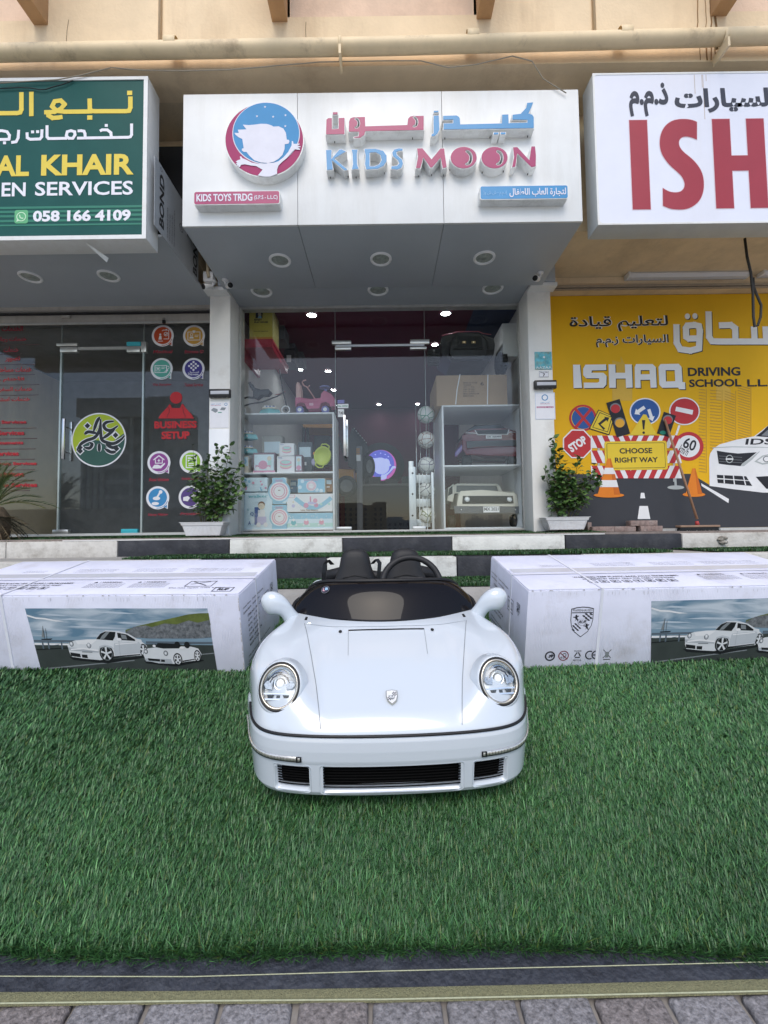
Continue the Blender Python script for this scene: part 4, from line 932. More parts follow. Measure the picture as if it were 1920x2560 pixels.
tbox('pink doll vehicle box in the middle of the shelf',252,1420,440,1588,.16,ink('print_box_dark',(.20,.13,.16)),lambda R,O,X,r,*a:(R(.05,.95,.08,.9,'pale'),O(.45,.38,.22,'pinkp',2),R(.1,.8,.2,.36,'pinkp',3),O(.2,.2,.1,'white',4),O(.7,.2,.1,'white',4),O(.74,.7,.11,'cream',3),R(.68,.84,.3,.6,'mint',2),R(0,1,0,.1,'pinkp',5)),seed=2,zbase=sz[1])
tbox('narrow pink doll box right of the pool boxes',616,1440,674,1588,.16,ink('print_box_dark',(.2,.13,.16)),lambda R,O,X,r,*a:(R(.1,.9,.1,.9,'pale'),O(.5,.7,.1,'cream',3),R(.35,.65,.3,.6,'mint',2),O(.5,.25,.14,'pinkp',3)),seed=2,zbase=sz[1])
tbox('small white and blue flower box, left end of the middle shelf',128,1452,212,1588,.12,PI['cream'],lambda R,O,X,r,*a:(R(.1,.95,.4,.95,'pale'),O(.5,.68,.18,'sky',2),O(.5,.68,.09,'white',3)),seed=2,zbase=sz[1])
for lb_, x0,y0,x1,y1,c_,yy2,zz_ in (('plain grey carton standing behind the pool boxes',330,1275,505,1588,'print_grey_carton',.30,sz[1]),('dark toy box behind the doll boxes',640,1330,760,1588,'print_dark_carton',.32,sz[1]),('orange and brown box behind the ringed box, right of the lower bay',880,1640,935,1770,'print_brown_carton',.12,None),('small blue box in the dark gap left of the trike box',545,1660,630,1772,'print_blue_carton',.25,None)):
    tbox(lb_, x0,y0,x1,y1,.14, ink(c_, {'print_grey_carton':(.34,.33,.30),'print_dark_carton':(.10,.12,.14),'print_brown_carton':(.30,.17,.09),'print_blue_carton':(.12,.25,.40)}[c_]), lambda R,O,X,r,*a:(R(.1,.9,.55,.85,'pale'),R(.15,.6,.3,.4,'white',1)), Y=YS+yy2, zbase=zz_ if zz_ else C4(0,1772 if x0>600 else 1772,YS+yy2)[1])
# turquoise picnic basket toys stacked at the left
def basket(x, y, s, label, zb_=None, Y=YS+.05, mat=None):
    c_ = C4(x,y,Y); z0 = zb_ if zb_ is not None else c_[1]
    k_ = s/3.455*Y/FPX
    t_ = T('toy_carrier', label, 'toy', (c_[0],Y,z0), 'turquoise toy carriers'); tm = mat or PI['teal']
    m_ = MB(M('turquoise_plastic',(.20,.50,.52),.35)); m_.lathe([(k_*.45,0),(k_*.52,k_*.05),(k_*.42,k_*.36),(k_*.38,k_*.38)], (c_[0],Y+.08,z0),'Z',4,smooth=False, sx=1.3, sy=.8); m_.build('body', t_)
    MB(PI['cream']).box(c_[0]-k_*.40,c_[0]+k_*.40,Y+.02,Y+.13,z0+k_*.37,z0+k_*.46).build('lid', t_, bevel=.004)
    for i in range(6): MB(PI['navy'] if i % 2 else PI['white']).box(c_[0]-k_*.3+i*k_*.1,c_[0]-k_*.3+(i+1)*k_*.1-.001,Y+.04,Y+.10,z0+k_*.461,z0+k_*.56).build('stripe', t_)
    MB(PI['white']).ell((c_[0],Y+.012,z0+k_*.2),(k_*.07,.006,k_*.07),n=12,m=6).build('clasp', t_)
basket(195,1425,125,'lower turquoise carrier toy at the left end of the middle shelf'); basket(195,1300,125,'upper turquoise carrier toy stacked at the left end of the shelf')
basket(382,1075,150,'turquoise and cream carrier toy beside the tricycle on top of the shelf', zb_=sz[0])
# lime green tub leaning
c_ = C4(850,1450,YS+.06); t_ = T('plastic_tub', 'round lime green plastic tub with side handles standing on edge', 'tub', (c_[0],YS,sz[1]))
lime = M('lime_plastic', (.42,.50,.06), .35, var=.05)
mx_ = Matrix.Translation((c_[0],YS+.08,c_[1])) @ Matrix.Rotation(R_(18),4,'Y')
m_ = MB(lime); m_.M = mx_; m_.lathe([(.001,-.02),(.085,-.02),(.092,-.03),(.108,-.03),(.11,0),(.10,.05),(.001,.05)], (0,0,0),'Y',32,sx=.95,sy=1.1); m_.build('tub_body', t_)
for s_ in (1,-1):
    m_ = MB(lime); m_.M = mx_; m_.tube([(-.05,-.025,s_*.10),(-.045,-.025,s_*.135),(0,-.025,s_*.15),(.045,-.025,s_*.135),(.05,-.025,s_*.10)], .009, 8); m_.build('handle', t_)
m_ = MB(M('orange_toy',(.65,.25,.04),.4)); m_.ell((C4(760,1415)[0],YS+.2,C4(0,1415)[1]),.022).ell((C4(752,1480)[0],YS+.2,C4(0,1490)[1]),(.03,.03,.045),PI['lilac']); m_.build('small_toy', label='small orange and lilac toy half hidden behind the lime tub', cat='toy')
# pink ride-on toy on the shelf
Yt = YS+.12
def C4t(x, y): return C4(x, y, Yt)
rp = M('ride_pink', (.52,.10,.20), .35, var=.04); rv = M('ride_violet', (.20,.20,.48), .35)
z0 = sz[0]; c_ = C4t(790,1070); t_ = T('ride_on_toy', 'pink ride-on toy with violet steering wheel on top of the left shelf', 'ride-on toy', (c_[0],Yt,z0))
P_ = [C4t(*p) for p in ((622,1000),(628,962),(655,958),(700,962),(760,970),(800,968),(838,962),(845,925),(870,902),(890,905),(910,918),(930,925),(958,960),(960,1030),(925,1032),(915,1010),(880,995),(845,1005),(825,1045),(725,1050),(705,1010),(672,1000),(640,1010),(628,1030))]
m_ = MB(rp); m_.flat(P_, Yt-.05, rp, .14); m_.build('body', t_, bevel=.008)
MB(M('seat_back_pink',(.62,.36,.32),.4)).flat([C4t(*p) for p in ((628,958),(628,850),(640,825),(655,828),(668,870),(668,955))], Yt-.04, None, .12).build('backrest', t_, bevel=.006)
for x in (663,880):
    c_ = C4t(x,1035); o = MB(rv).lathe([(.001,-.03),(.024,-.03),(.046,-.022),(.048,.02),(.001,.02)], (c_[0],Yt-.05,z0+.049),'Y',24).build('wheel', t_)
    MB(wht).lathe([(.001,-.036),(.016,-.034),(.024,-.0305)], (c_[0],Yt-.05,z0+.049),'Y',18).build('hub', o)
c_ = C4t(872,858); MB(rv).lathe([(.001,.004),(.06,.002),(.068,-.002),(.068,.012),(.06,.018),(.001,.018)], (c_[0],Yt+.01,c_[1]-.008),'Z',28).tube([(c_[0],Yt+.01,c_[1]-.01),(c_[0]+.01,Yt+.01,c_[1]-.06)], .018, 10).build('steering_wheel', t_)
MB(M('push_handle',(.62,.30,.27),.4)).tube([(C4t(x,y)[0],Yt-.02,C4t(x,y)[1]) for x, y in ((790,965),(720,860),(690,845),(678,820),(690,805),(712,800))], .008, 8).tube([(C4t(x,y)[0],Yt-.02,C4t(x,y)[1]) for x, y in ((730,862),(738,850),(745,845))], .006, 6).build('push_bar', t_)
c_ = C4t(760,1015); MB(wht).flat(rrect(c_[0]-.025,c_[0]+.025,c_[1]-.016,c_[1]+.016,.008), Yt-.0535, ink('ride_sticker',(.70,.40,.48))).build('sticker', t_)
# black tricycle
Yt = YS+.10; c_ = C4t(360,1070); t_ = T('tricycle', 'black toddler tricycle with white rimmed wheels on top of the left shelf', 'tricycle', (c_[0],Yt,z0))
for x, r in ((168,.047),(540,.053)):
    q = C4t(x,1020); 
    o = MB(wht).lathe([(r*.78,-.008),(r*1.0,-.010),(r*1.0,.010),(r*.78,.008),(r*.78,-.008)], (q[0],Yt-.04,z0+r),'Y',28).build('wheel_rim', t_)
    m_ = MB(blackm)
    for i in range(8): m_.tube([(q[0],Yt-.04,z0+r),(q[0]+r*.8*math.cos(i*math.pi/4),Yt-.04,z0+r+r*.8*math.sin(i*math.pi/4))], .002, 4)
    m_.lathe([(.001,-.012),(.012,-.012),(.012,.012),(.001,.012)], (q[0],Yt-.04,z0+r),'Y',12); m_.build('spokes', o)
def tb(pts, r, m2=blackm, name='frame_tube', Y=Yt-.03): MB(m2).tube([(C4(x,y,Y)[0],Y,C4(x,y,Y)[1]) for x, y in pts], r, 8).build(name, t_)
tb([(168,1020),(230,1000),(330,985),(460,935),(520,900)], .009); tb([(540,1020),(525,960),(510,890),(490,780),(480,700)], .008, blackm, 'fork'); tb([(440,925),(490,912),(530,895)], .006, M('trike_red',(.30,.06,.06),.4), 'handlebar'); tb([(150,960),(200,945),(280,950)], .012, blackm, 'mudguard')
MB(blackm).flat([C4(x,y,Yt) for x, y in ((222,830),(240,826),(275,875),(330,890),(395,888),(410,905),(385,930),(330,935),(290,960),(265,950),(262,900),(235,870))], Yt-.05, None, .09).build('seat', t_, bevel=.006)
# yellow play house box on a red wall shelf
Yy = 5.25; a_, b_ = C4(150,515,Yy), C4(420,437,Yy)
rs = M('red_shelf', (.42,.03,.06), .35, var=.05); t_ = T('wall_shelf', 'red box shelf on the left wall inside the shop', 'shelf', (a_[0],Yy,a_[1]))
B(ixl+.002,b_[0],Yy,Yy+.9,b_[1]-.045,b_[1]-.002,mat=rs).build('shelf_board', t_); B(ixl+.003,b_[0]-.002,Yy,Yy+.04,a_[1],b_[1]-.046,mat=rs).build('front_edge', t_); B(b_[0]-.14,b_[0]-.01,Yy+.041,Yy+.88,a_[1]-.004,b_[1]-.047,mat=rs).build('bracket', t_); B(ixl+.003,ixl+.04,Yy+.041,Yy+.88,a_[1]-.06,b_[1]-.047,mat=rs).build('bracket', t_)
a2, b2 = C4(218,436,Yy+.02), C4(420,152,Yy+.02)
t_ = T('play_house_box', 'tall yellow baby play house box on the red wall shelf', 'toy box', (a2[0],Yy,b_[1]))
yb1 = ink('box_yellow', (.62,.52,.10)); B(a2[0],b2[0],Yy+.02,Yy+.34,b_[1],b2[1],mat=M('box_yellow_side',(.40,.36,.14),.5,var=.3,scale=20)).build('carton', t_, bevel=.002)
m_ = MB(yb1).rect(a2[0]+.002,b2[0]-.002,b_[1]+.002,b2[1]-.002,Yy+.019); yv = Yy+.0182
m_.rect(a2[0]+.002,b2[0]-.002,b_[1]+.002,b_[1]+.03,yv,ink('box_orange',(.62,.30,.05)))
def c6(x, y): return C4(x,y,Yy+.02)
def t6(s_, x0,y0,x1,y1, **k): p, q = c6(x0,y1), c6(x1,y0); m_.text(s_, p[0],q[0],p[1],q[1], yv-.0005, blk, **k)
t6('BABY',262,264,330,284,bold=.04); t6('PLAY HOUSE',262,288,380,304,bold=.05); t6('WITH YOU GROW UP',256,370,380,380,bold=.02)
m_.flat([c6(*p) for p in ((272,262),(275,215),(295,195),(320,192),(335,215),(332,262),(322,262),(322,225),(300,222),(292,262))], yv, blk); m_.flat([c6(*p) for p in arc(308,225,14,0,330,12)], yv-.0004, PI['cream']); m_.flat([c6(*p) for p in ((300,240),(320,240),(326,262),(292,262))], yv-.0005, PI['sky'])
m_.build('box_print', t_)
for i, (x0,y0,x1,y1,dy,cl,lb_) in enumerate(((430,215,520,440,.45,(.10,.11,.12),'dark toy carton behind the yellow play house box'),(520,325,610,520,1.0,(.05,.05,.06),'upper black carton with white label at the back left'),(520,530,610,645,1.0,(.06,.06,.07),'lower black carton with white label at the back left'),(615,390,680,640,1.3,(.13,.13,.14),'grey carton farthest back on the left wall'))):
    Y2 = Yy+dy; p, q = C4(x0,y1,Y2), C4(x1,y0,Y2); t_ = T('stock_carton', lb_, 'carton', (p[0],Y2,p[1]), 'dark cartons on the left wall')
    B(min(p[0],ixl+.02) if i==0 else p[0],q[0],Y2,Y2+.3,p[1],q[1],mat=M('carton_dark%s' % 'abcd'[i],cl,.5,var=.3,scale=12)).build('carton', t_)
    if i in (1,2): m_ = MB(PI['white']); r0, r1 = C4(540,y0+50,Y2-.002), C4(580,y0+ (140 if i==1 else 110),Y2-.002); m_.rect(r0[0],r1[0],r1[1],r0[1],Y2-.001); m_.build('label', t_)
# black posts and orange forklift toy in the room
Yk = 6.3
def C4k(x, y, Y=Yk): return V(560+x/3.455, 720+y/3.455, Y)
orm = M('forklift_orange', (.45,.20,.03), .4, var=.08); rub = M('rubber', (.018,.018,.018), .7)
t_ = T('toy_forklift', 'orange and black ride-on toy tractor behind the left shelf and door', 'ride-on toy', (C4k(880,1700)[0],Yk,.0))
m_ = MB(orm).flat([C4k(*p) for p in ((640,1500),(700,1530),(760,1590),(900,1590),(980,1570),(1120,1570),(1125,1700),(1080,1760),(700,1760),(640,1700))], Yk, orm, .45); m_.build('body', t_, bevel=.015)
MB(orm).flat([C4k(*p) for p in ((670,1160),(940,1165),(960,1210),(700,1205))], Yk-.05, None, .5).build('roof', t_, bevel=.01)
for pts in ([(690,1200),(680,1360),(640,1520)],[(940,1200),(1010,1350),(1060,1500)],[(720,1200),(735,1500)]): MB(blackm).tube([(C4k(*p)[0],Yk,C4k(*p)[1]) for p in pts], .022, 8).build('cab_post', t_)
MB(blackm).flat([C4k(*p) for p in ((760,1250),(900,1250),(960,1500),(760,1540))], Yk+.2, None, .1).build('seat', t_)
for x, y, r, Yw in ((1060,1712,.15,Yk-.12),(1258,1545,.17,Yk+.35)):
    c_ = C4k(x,y,Yw); sc_ = 1 if r < .16 else .5
    o = MB(rub).lathe([(r*.6,-.05),(r*.95,-.05),(r,-.03),(r,.03),(r*.95,.05),(r*.6,.05)], (c_[0],Yw,max(c_[1],r+.002)),'Y',28,sx=sc_).build('wheel', t_)
    MB(M('wheel_grey',(.13,.13,.13),.4)).lathe([(.001,-.03),(r*.55,-.045),(r*.62,-.045)], (c_[0],Yw,max(c_[1],r+.002)),'Y',20,sx=sc_).build('rim', o)
t_ = T('black_motorbike_toy', 'dark ride-on motorbike with studs behind the door handle', 'ride-on toy', (C4k(1150,1400)[0],Yk+.5,0))
MB(blackm).flat([C4k(*p) for p in ((1060,1280),(1100,1180),(1130,1190),(1230,1320),(1240,1380),(1180,1420),(1120,1550),(1060,1500))], Yk+.25, None, .2).build('body', t_, bevel=.01)
MB(M('mast_grey',(.16,.16,.17),.5)).box(C4k(1140,1400)[0],C4k(1190,1400)[0],Yk+.1,Yk+.16,.002,C4k(0,1370)[1]).build('column', t_, bevel=.004)
m_ = MB(wht)
for i in range(7): c_ = C4k(1115+i*18,1180+i*21); m_.ell((c_[0],Yk+.245,c_[1]),.008,n=8,m=6)
for i in range(4): a_, b_ = C4k(1142,1396+i*16,Yk+.1), C4k(1172,1386+i*16,Yk+.1); m_.rect(a_[0],b_[0],a_[1],b_[1],Yk+.098,orm)
a_, b_ = C4k(1144,1495,Yk+.1), C4k(1180,1440,Yk+.1); m_.rect(a_[0],b_[0],a_[1],b_[1],Yk+.0975,wht); m_.build('stud', t_, kind='stuff')
# black back board of stock at left, seen dark through the glass
# ---- football column
Yb_ = 5.42; t_ = T('ball_rack', 'clear upright tube rack holding five footballs right of the door', 'rack', (V(1064,1200,Yb_)[0],Yb_,0))
for px, dy in ((1042,0),(1086,.0),(1054,.10),(1076,.10)):
    x = V(px,1200,Yb_)[0]; MB(M('rack_rod',(.6,.62,.62),.2,metal=.7)).tube([(x,Yb_+dy,.001),(x,Yb_+dy,1.6)], .004, 6).build('rod', t_)
def ball_mat(name, c1, c2):
    m = bpy.data.materials.new(name); m.use_nodes = True; n = m.node_tree; L = n.links.new; b = n.nodes['Principled BSDF']; b.inputs['Roughness'].default_value = .35
    tc = n.nodes.new('ShaderNodeTexCoord'); v_ = n.nodes.new('ShaderNodeTexVoronoi'); v_.inputs['Scale'].default_value = 11; v_.feature = 'DISTANCE_TO_EDGE'; L(tc.outputs['Object'], v_.inputs[0])
    r = n.nodes.new('ShaderNodeValToRGB'); r.color_ramp.elements[0].position = .0; r.color_ramp.elements[0].color = (*c2,1); r.color_ramp.elements[1].position = .055; r.color_ramp.elements[1].color = (.70,.70,.66,1)
    e = r.color_ramp.elements.new(.035); e.color = (*c1,1); L(v_.outputs[0], r.inputs[0]); L(r.outputs[0], b.inputs['Base Color']); return m
bcol = [('white football with green stars, top of the ball rack',(.05,.35,.20),(.02,.15,.08)),('white football with black and copper lines, second from top',(.45,.20,.12),(.03,.02,.02)),('white football with grey violet panels, middle of the rack',(.22,.20,.28),(.10,.08,.10)),('white football with thin black lines, second from bottom',(.12,.12,.14),(.03,.03,.03)),('white football with olive stars, bottom of the rack',(.25,.30,.12),(.05,.06,.03))]
for i, py in enumerate((1036,1099,1163,1226.5,1289)):
    c_ = V(1065+i*.6,py,Yb_); bm_ = ball_mat('football_cover_'+'abcde'[i], bcol[i][1], bcol[i][2])
    o = MB(bm_).ell((0,0,0),.108,n=28,m=16).build('football', label=bcol[i][0], cat='football', group='footballs in the rack'); o.location = (c_[0],Yb_+.02,c_[1]); o.rotation_euler = (i*1.3,i*.7,i)
    MB(M('clear_ring',(.5,.52,.52),.2,metal=.5)).lathe([(.085,-.003),(.089,0),(.085,.003)], (c_[0],Yb_+.02,c_[1]-.075),'Z',24).build('ring', t_)
# step ladder
Yl = 5.30; al = M('ladder_alu', (.66,.68,.68), .35, metal=.3)
def C5l(x, y): return C5(x, y, Yl)
t_ = T('step_ladder', 'folded white and grey step ladder behind the ball column', 'ladder', (C5l(380,2080)[0],Yl,0))
B(C5l(285,1800)[0],C5l(345,1800)[0],Yl-.02,Yl+.02,.003,C5l(0,1550)[1],mat=al).build('rail', t_, bevel=.006); B(C5l(288,1800)[0]+.0,C5l(330,1800)[0],Yl+.03,Yl+.06,.003,C5l(0,1495)[1],mat=al).build('rail', t_, bevel=.006); B(C5l(478,1800)[0],C5l(500,1800)[0],Yl-.02,Yl+.02,.003,C5l(0,1600)[1],mat=al).build('rail', t_, bevel=.004)
for y in (1620,1830,2010): B(C5l(346,y)[0],C5l(477,y)[0],Yl+.10,Yl+.14,C5l(0,y+60)[1],C5l(0,y-10)[1],mat=al).build('tread', t_, bevel=.004)
for x in (375,405,440): B(C5l(x,1700)[0],C5l(x+8,1700)[0],Yl+.08,Yl+.099,.003,C5l(0,1600)[1],mat=al).build('slat', t_)
for y in (1605,1785,1970): MB(blackm).lathe([(.001,-.004),(.012,-.003),(.012,0)], (C5l(315,y)[0],Yl-.0205,C5l(0,y)[1]),'Y',12).build('bolt', t_)
# carton, white box and black buggy, right top
Yc = YS+.04; a_, b_ = C5(525,1005,Yc), C5(1130,748,Yc)
kraft = M('kraft_card', (.42,.29,.18), .75, var=.06, scale=6); t_ = T('brown_carton', 'large brown carton with white straps on top of the right shelf', 'carton', (a_[0],Yc,rz_[0]))
B(a_[0],b_[0],Yc,Yc+.75,rz_[0],b_[1],mat=kraft).build('carton', t_, bevel=.004)
for pts in ([(725,748),(700,880),(688,1004)],[(966,748),(962,1004)]): m_ = MB(wht); m_.line([C5(x,y,Yc) for x, y in pts], .011, Yc-.002); m_.build('strap', t_)
m_ = MB(ink('carton_ink',(.10,.07,.05)))
for i, (s_, x0, x1) in enumerate((('MODEL NO: TG1508',755,872),('COLOUR',755,820),('QTY   1   PCS',755,848),('G.W.  18  KGS',755,850),('N.W.  16  KGS',755,850),('MEAS: 107*60*45 CM',755,888),('MADE IN CHINA',755,845))):
    p, q = C5(x0,826+i*19,Yc), C5(x1,812+i*19,Yc); m_.text(s_, p[0],q[0],p[1],q[1], Yc-.0015, bold=.01)
p, q = C5(902,842,Yc), C5(930,812,Yc); m_.text('6', p[0],q[0],p[1],q[1], Yc-.0015); m_.build('carton_print', t_)
Yw2 = 5.9; a_, b_ = C5(1098,590,Yw2), C5(1222,303,Yw2)
a_, b_ = C5(1098,590,5.35), C5(1222,303,5.35)
t_ = T('white_wall_cabinet', 'plain white box on the right wall above the carton', 'box', (a_[0],5.35,a_[1])); B(a_[0],ixr-.001,5.35,5.80,a_[1],b_[1],mat=shw).build('cabinet', t_, bevel=.003); m_ = MB(dgr); p, q = C5(1072,440,5.5), C5(1082,380,5.5)
m_.build('mark', t_) if m_.f else None
Yu = YS+.30; bz = b_[1]
def C5u(x, y): return C5(x, y, Yu)
t_ = T('black_buggy', 'black ride-on buggy with pink roof edge on the brown carton', 'ride-on toy', (C5u(760,700)[0],Yu,C5(0,748,Yc)[1]))
bb = M('buggy_black', (.035,.035,.038), .35, var=.1); zc0 = C5(0,748,Yc)[1]
m_ = MB(bb).flat([C5u(*p) for p in ((550,500),(560,455),(640,430),(680,425),(860,420),(900,430),(1000,465),(1010,520),(1000,600),(960,655),(640,660),(560,600))], Yu-.1, bb, .5); m_.build('body', t_, bevel=.012)
m_ = MB(bb).flat([C5u(*p) for p in ((640,500),(690,440),(870,440),(925,500),(930,600),(900,650),(650,650),(620,600))], Yu-.16, bb, .06); m_.build('nose', t_, bevel=.01)
MB(blackm).flat([C5u(*p) for p in ((690,470),(885,470),(895,560),(680,560))], Yu-.175, None, .012).build('grille', t_)
bpk = M('buggy_pink', (.40,.10,.14), .4); MB(bpk).tube([(C5u(x,y)[0],Yu-.12,C5u(x,y)[1]) for x, y in ((555,448),(640,432),(690,416),(870,414),(905,430),(975,438))], .006, 6).build('roof_edge', t_)
for x in (738,818): c_ = C5u(x,522); o = B(c_[0]-.025,c_[0]+.025,Yu-.185,Yu-.176,c_[1]-.014,c_[1]+.014,mat=ink('dim_amber',(.35,.25,.12))).build('headlight', t_); MB(M('headlamp_glow',(.9,.8,.6),.2,emit=.6,ecol=(1,.8,.5))).ell((c_[0],Yu-.187,c_[1]),.006,n=8,m=6).build('bulb', o)
for x in (585,945): c_ = C5u(x,565); MB(steel).ell((c_[0],Yu-.11,c_[1]),.006,n=8,m=6).build('bolt', t_)
MB(blackm).tube([(C5u(650,585)[0],Yu-.165,C5u(0,585)[1]),(C5u(900,585)[0],Yu-.165,C5u(0,585)[1])], .01, 8).build('bumper_bar', t_)
for x, y, w_, rr in ((498,590,.075,.095),(1085,640,.06,.125)):
    c_ = C5(x,y,Yu-.05); z = max(c_[1], zc0+rr-.01) if x < 600 else zc0+rr*1.0
    if x > 1000: z = C5(x,645,Yu-.05)[1]
    MB(rub).lathe([(.02,-w_),(rr*.8,-w_),(rr,-w_*.7),(rr,w_*.7),(rr*.8,w_),(.02,w_)], (c_[0],Yu-.02,z),'X',28).build('wheel', t_)
    m_ = MB(rub)
    for i in range(18):
        a = i*math.pi/9
        for s_ in (-1,1): yy3, zz3 = Yu-.02+math.cos(a+.1*s_)*rr, z+math.sin(a+.1*s_)*rr; m_.box(c_[0]+s_*w_*.5-w_*.38,c_[0]+s_*w_*.5+w_*.38,yy3-.008,yy3+.008,zz3-.008,zz3+.008)
    m_.build('tread', t_, kind='stuff')
# red toy car, cream toy 4x4 in the right shelf
Yr = YS+.25
def C5r(x, y): return C5(x, y, Yr)
redc = M('toy_red', (.11,.006,.010), .25, coat=.6, var=.04); t_ = T('red_toy_car', 'dark red ride-on sports car seen from behind in the upper bay', 'toy car', (C5r(980,1400)[0],Yr,rz_[1]))
MB(redc).flat([C5r(*p) for p in ((730,1330),(750,1290),(760,1265),(860,1240),(1120,1235),(1190,1255),(1215,1290),(1235,1330),(1225,1400),(1200,1450),(770,1450),(735,1400))], Yr-.06, redc, .5).build('body', t_, bevel=.02)
MB(M('toy_glass',(.02,.022,.025),.1)).flat([C5r(*p) for p in ((800,1225),(860,1180),(1080,1175),(1160,1225))], Yr+.05, None, .3).build('window', t_, bevel=.01)
MB(blackm).flat([C5r(*p) for p in ((850,1240),(1135,1232),(1130,1272),(870,1276))], Yr-.068, None, .01).build('light_panel', t_)
for pts in ([(755,1262),(850,1265),(870,1278),(1125,1275),(1140,1255),(1195,1258)],[(845,1240),(868,1276)],[(1135,1233),(1122,1273)]): MB(wht).tube([(C5r(*p)[0],Yr-.07,C5r(*p)[1]) for p in pts], .0045, 6).build('light_strip', t_)
MB(M('toy_bumper',(.05,.055,.06),.4)).flat([C5r(*p) for p in ((775,1335),(1205,1325),(1215,1370),(780,1395))], Yr-.07, None, .02).build('bumper', t_, bevel=.006)
MB(redc).tube([(C5r(*p)[0],Yr-.072,C5r(*p)[1]) for p in ((775,1398),(900,1382),(1100,1378),(1215,1375))], .006, 6).build('bumper_trim', t_)
a_, b_ = C5r(937,1313), C5r(1070,1284); o = B(a_[0],b_[0],Yr-.084,Yr-.074,a_[1],b_[1],mat=wht).build('number_plate', t_); m_ = MB(blk).text('OK RR999', a_[0]+.008,b_[0]-.008,a_[1]+.009,b_[1]-.009,Yr-.0845,bold=.04); m_.build('plate_print', o)
m_ = MB(redc)
for i in range(9): c_ = C5r(885+i*26,1220); m_.ell((c_[0],Yr+.02,c_[1]),(.010,.01,.005),n=8,m=6)
m_.build('brake_light', t_, kind='stuff')
for x in (790,1190): c_ = C5r(x,1470); MB(rub).lathe([(.02,-.06),(.075,-.06),(.08,-.04),(.08,.04),(.02,.06)], (c_[0],Yr+.02,rz_[1]+.08),'X',22).build('wheel', t_)
crm = M('toy_cream', (.72,.68,.58), .35, coat=.4, var=.04); Yr2 = YS+.22
def C5s(x, y): return C5(x, y, Yr2)
t_ = T('cream_toy_jeep', 'cream boxy ride-on off-roader with round headlights in the lower bay', 'toy car', (C5s(940,1900)[0],Yr2,rz_[2]))
MB(crm).flat([C5s(*p) for p in ((700,1885),(705,1790),(730,1765),(900,1755),(1180,1765),(1205,1790),(1215,1885))], Yr2-.04, crm, .5).build('body', t_, bevel=.012)
MB(crm).flat([C5s(*p) for p in ((680,1765),(690,1690),(720,1678),(1070,1680),(1095,1700),(1125,1765))], Yr2+.14, crm, .45, holes=[[C5s(*p) for p in ((710,1755),(712,1695),(1068,1697),(1085,1755))]]).build('cab', t_)
MB(M('toy_screen',(.10,.11,.12),.15)).flat([C5s(*p) for p in ((708,1758),(710,1692),(1072,1694),(1088,1758))], Yr2+.16, None, .01).build('windscreen', t_)
for sgn, x in ((1,640),): MB(crm).flat([C5s(*p) for p in ((625,1830),(640,1720),(678,1690),(690,1765),(672,1840))], Yr2+.1, None, .4).build('side_panel', t_, bevel=.005); MB(blackm).flat([C5s(*p) for p in ((632,1790),(643,1725),(670,1702),(672,1770))], Yr2+.095, None, .006).build('side_window', t_)
MB(blackm).flat([C5s(*p) for p in ((740,1865),(745,1798),(1172,1798),(1180,1862))], Yr2-.048, None, .01).build('grille', t_)
for x in (780,1142):
    c_ = C5s(x,1828); o = MB(chrome).lathe([(.022,0),(.027,-.012),(.031,-.014),(.033,0)], (c_[0],Yr2-.05,c_[1]),'Y',24).build('headlight', t_)
    MB(M('head_lens',(.75,.78,.8),.1,emit=.15)).ell((c_[0],Yr2-.05,c_[1]),(.022,.01,.022),n=16,m=8).build('lens', o)
MB(M('jeep_bumper',(.13,.14,.15),.5)).flat([C5s(*p) for p in ((670,1890),(1240,1890),(1235,1945),(680,1945))], Yr2-.07, None, .06).build('bumper', t_, bevel=.006)
for x in (728,1190): c_ = C5s(x,1917); MB(wht).ell((c_[0],Yr2-.072,c_[1]),.008,n=10,m=6).build('fog_light', t_)
a_, b_ = C5s(915,1942), C5s(1050,1890); o = B(a_[0],b_[0],Yr2-.085,Yr2-.072,a_[1],b_[1],mat=wht).build('number_plate', t_); MB(dgr).text('MX 2021', a_[0]+.01,b_[0]-.01,a_[1]+.022,b_[1]-.010,Yr2-.0855,bold=.03).build('plate_print', o)
for x in (665,1215): c_ = C5s(x,1990); MB(rub).lathe([(.02,-.05),(.07,-.05),(.08,-.03),(.08,.03),(.02,.05)], (c_[0],Yr2+.08,rz_[2]+.08),'X',22).build('wheel', t_)
for x in (700,1000):
    pass
# ---------------------------------------------------------------- left shop
ls = T('service_shop_front', 'glass front with a door and decals of the service shop on the left', 'shopfront', (-3,YG,0))
lx1 = pl0-.0; YH = 4.93
B(-5.4,lx1-.001, YH+.0,YH+.06, V(300,778,YH)[1],HL-.002, mat=M('shutter_box',(.30,.29,.27),.55,var=.1,dirt=(.16,.14,.12),dscale=5,dirt_amt=.4,streak=4)).build('shutter_housing', ls)
shm = M('shutter_slat', (.46,.43,.38), .5, var=.08, dirt=(.25,.2,.15), dscale=5, dirt_amt=.5, streak=5)
zz0, zz1 = V(300,806,YH)[1], V(300,786,YH)[1]
B(-5.4,lx1-.002, YH-.015,YH-.001, V(300,775,YH)[1],V(300,757,YH)[1], mat=shm).build('shutter_cover', ls, bevel=.002); B(-5.4,lx1-.002, YH+.02,YH+.05, zz0,zz1+.02, mat=shm).build('shutter_slat', ls, bevel=.004); B(-5.4,lx1-.002, YH+.005,YH+.019, zz0-.012,zz0+.012, mat=alumw).build('bottom_bar', ls, bevel=.002)
B(-5.4,lx1-.002, YH-.006,YH+.03, zz1+.008,zz1+.018, mat=darkgap).build('slot', ls)
q = V(164,792,YH); B(q[0]-.05,q[0]+.05,YH-.01,YH+.018,q[1]-.012,q[1]+.016,mat=shm).build('lift_tab', ls, bevel=.003)
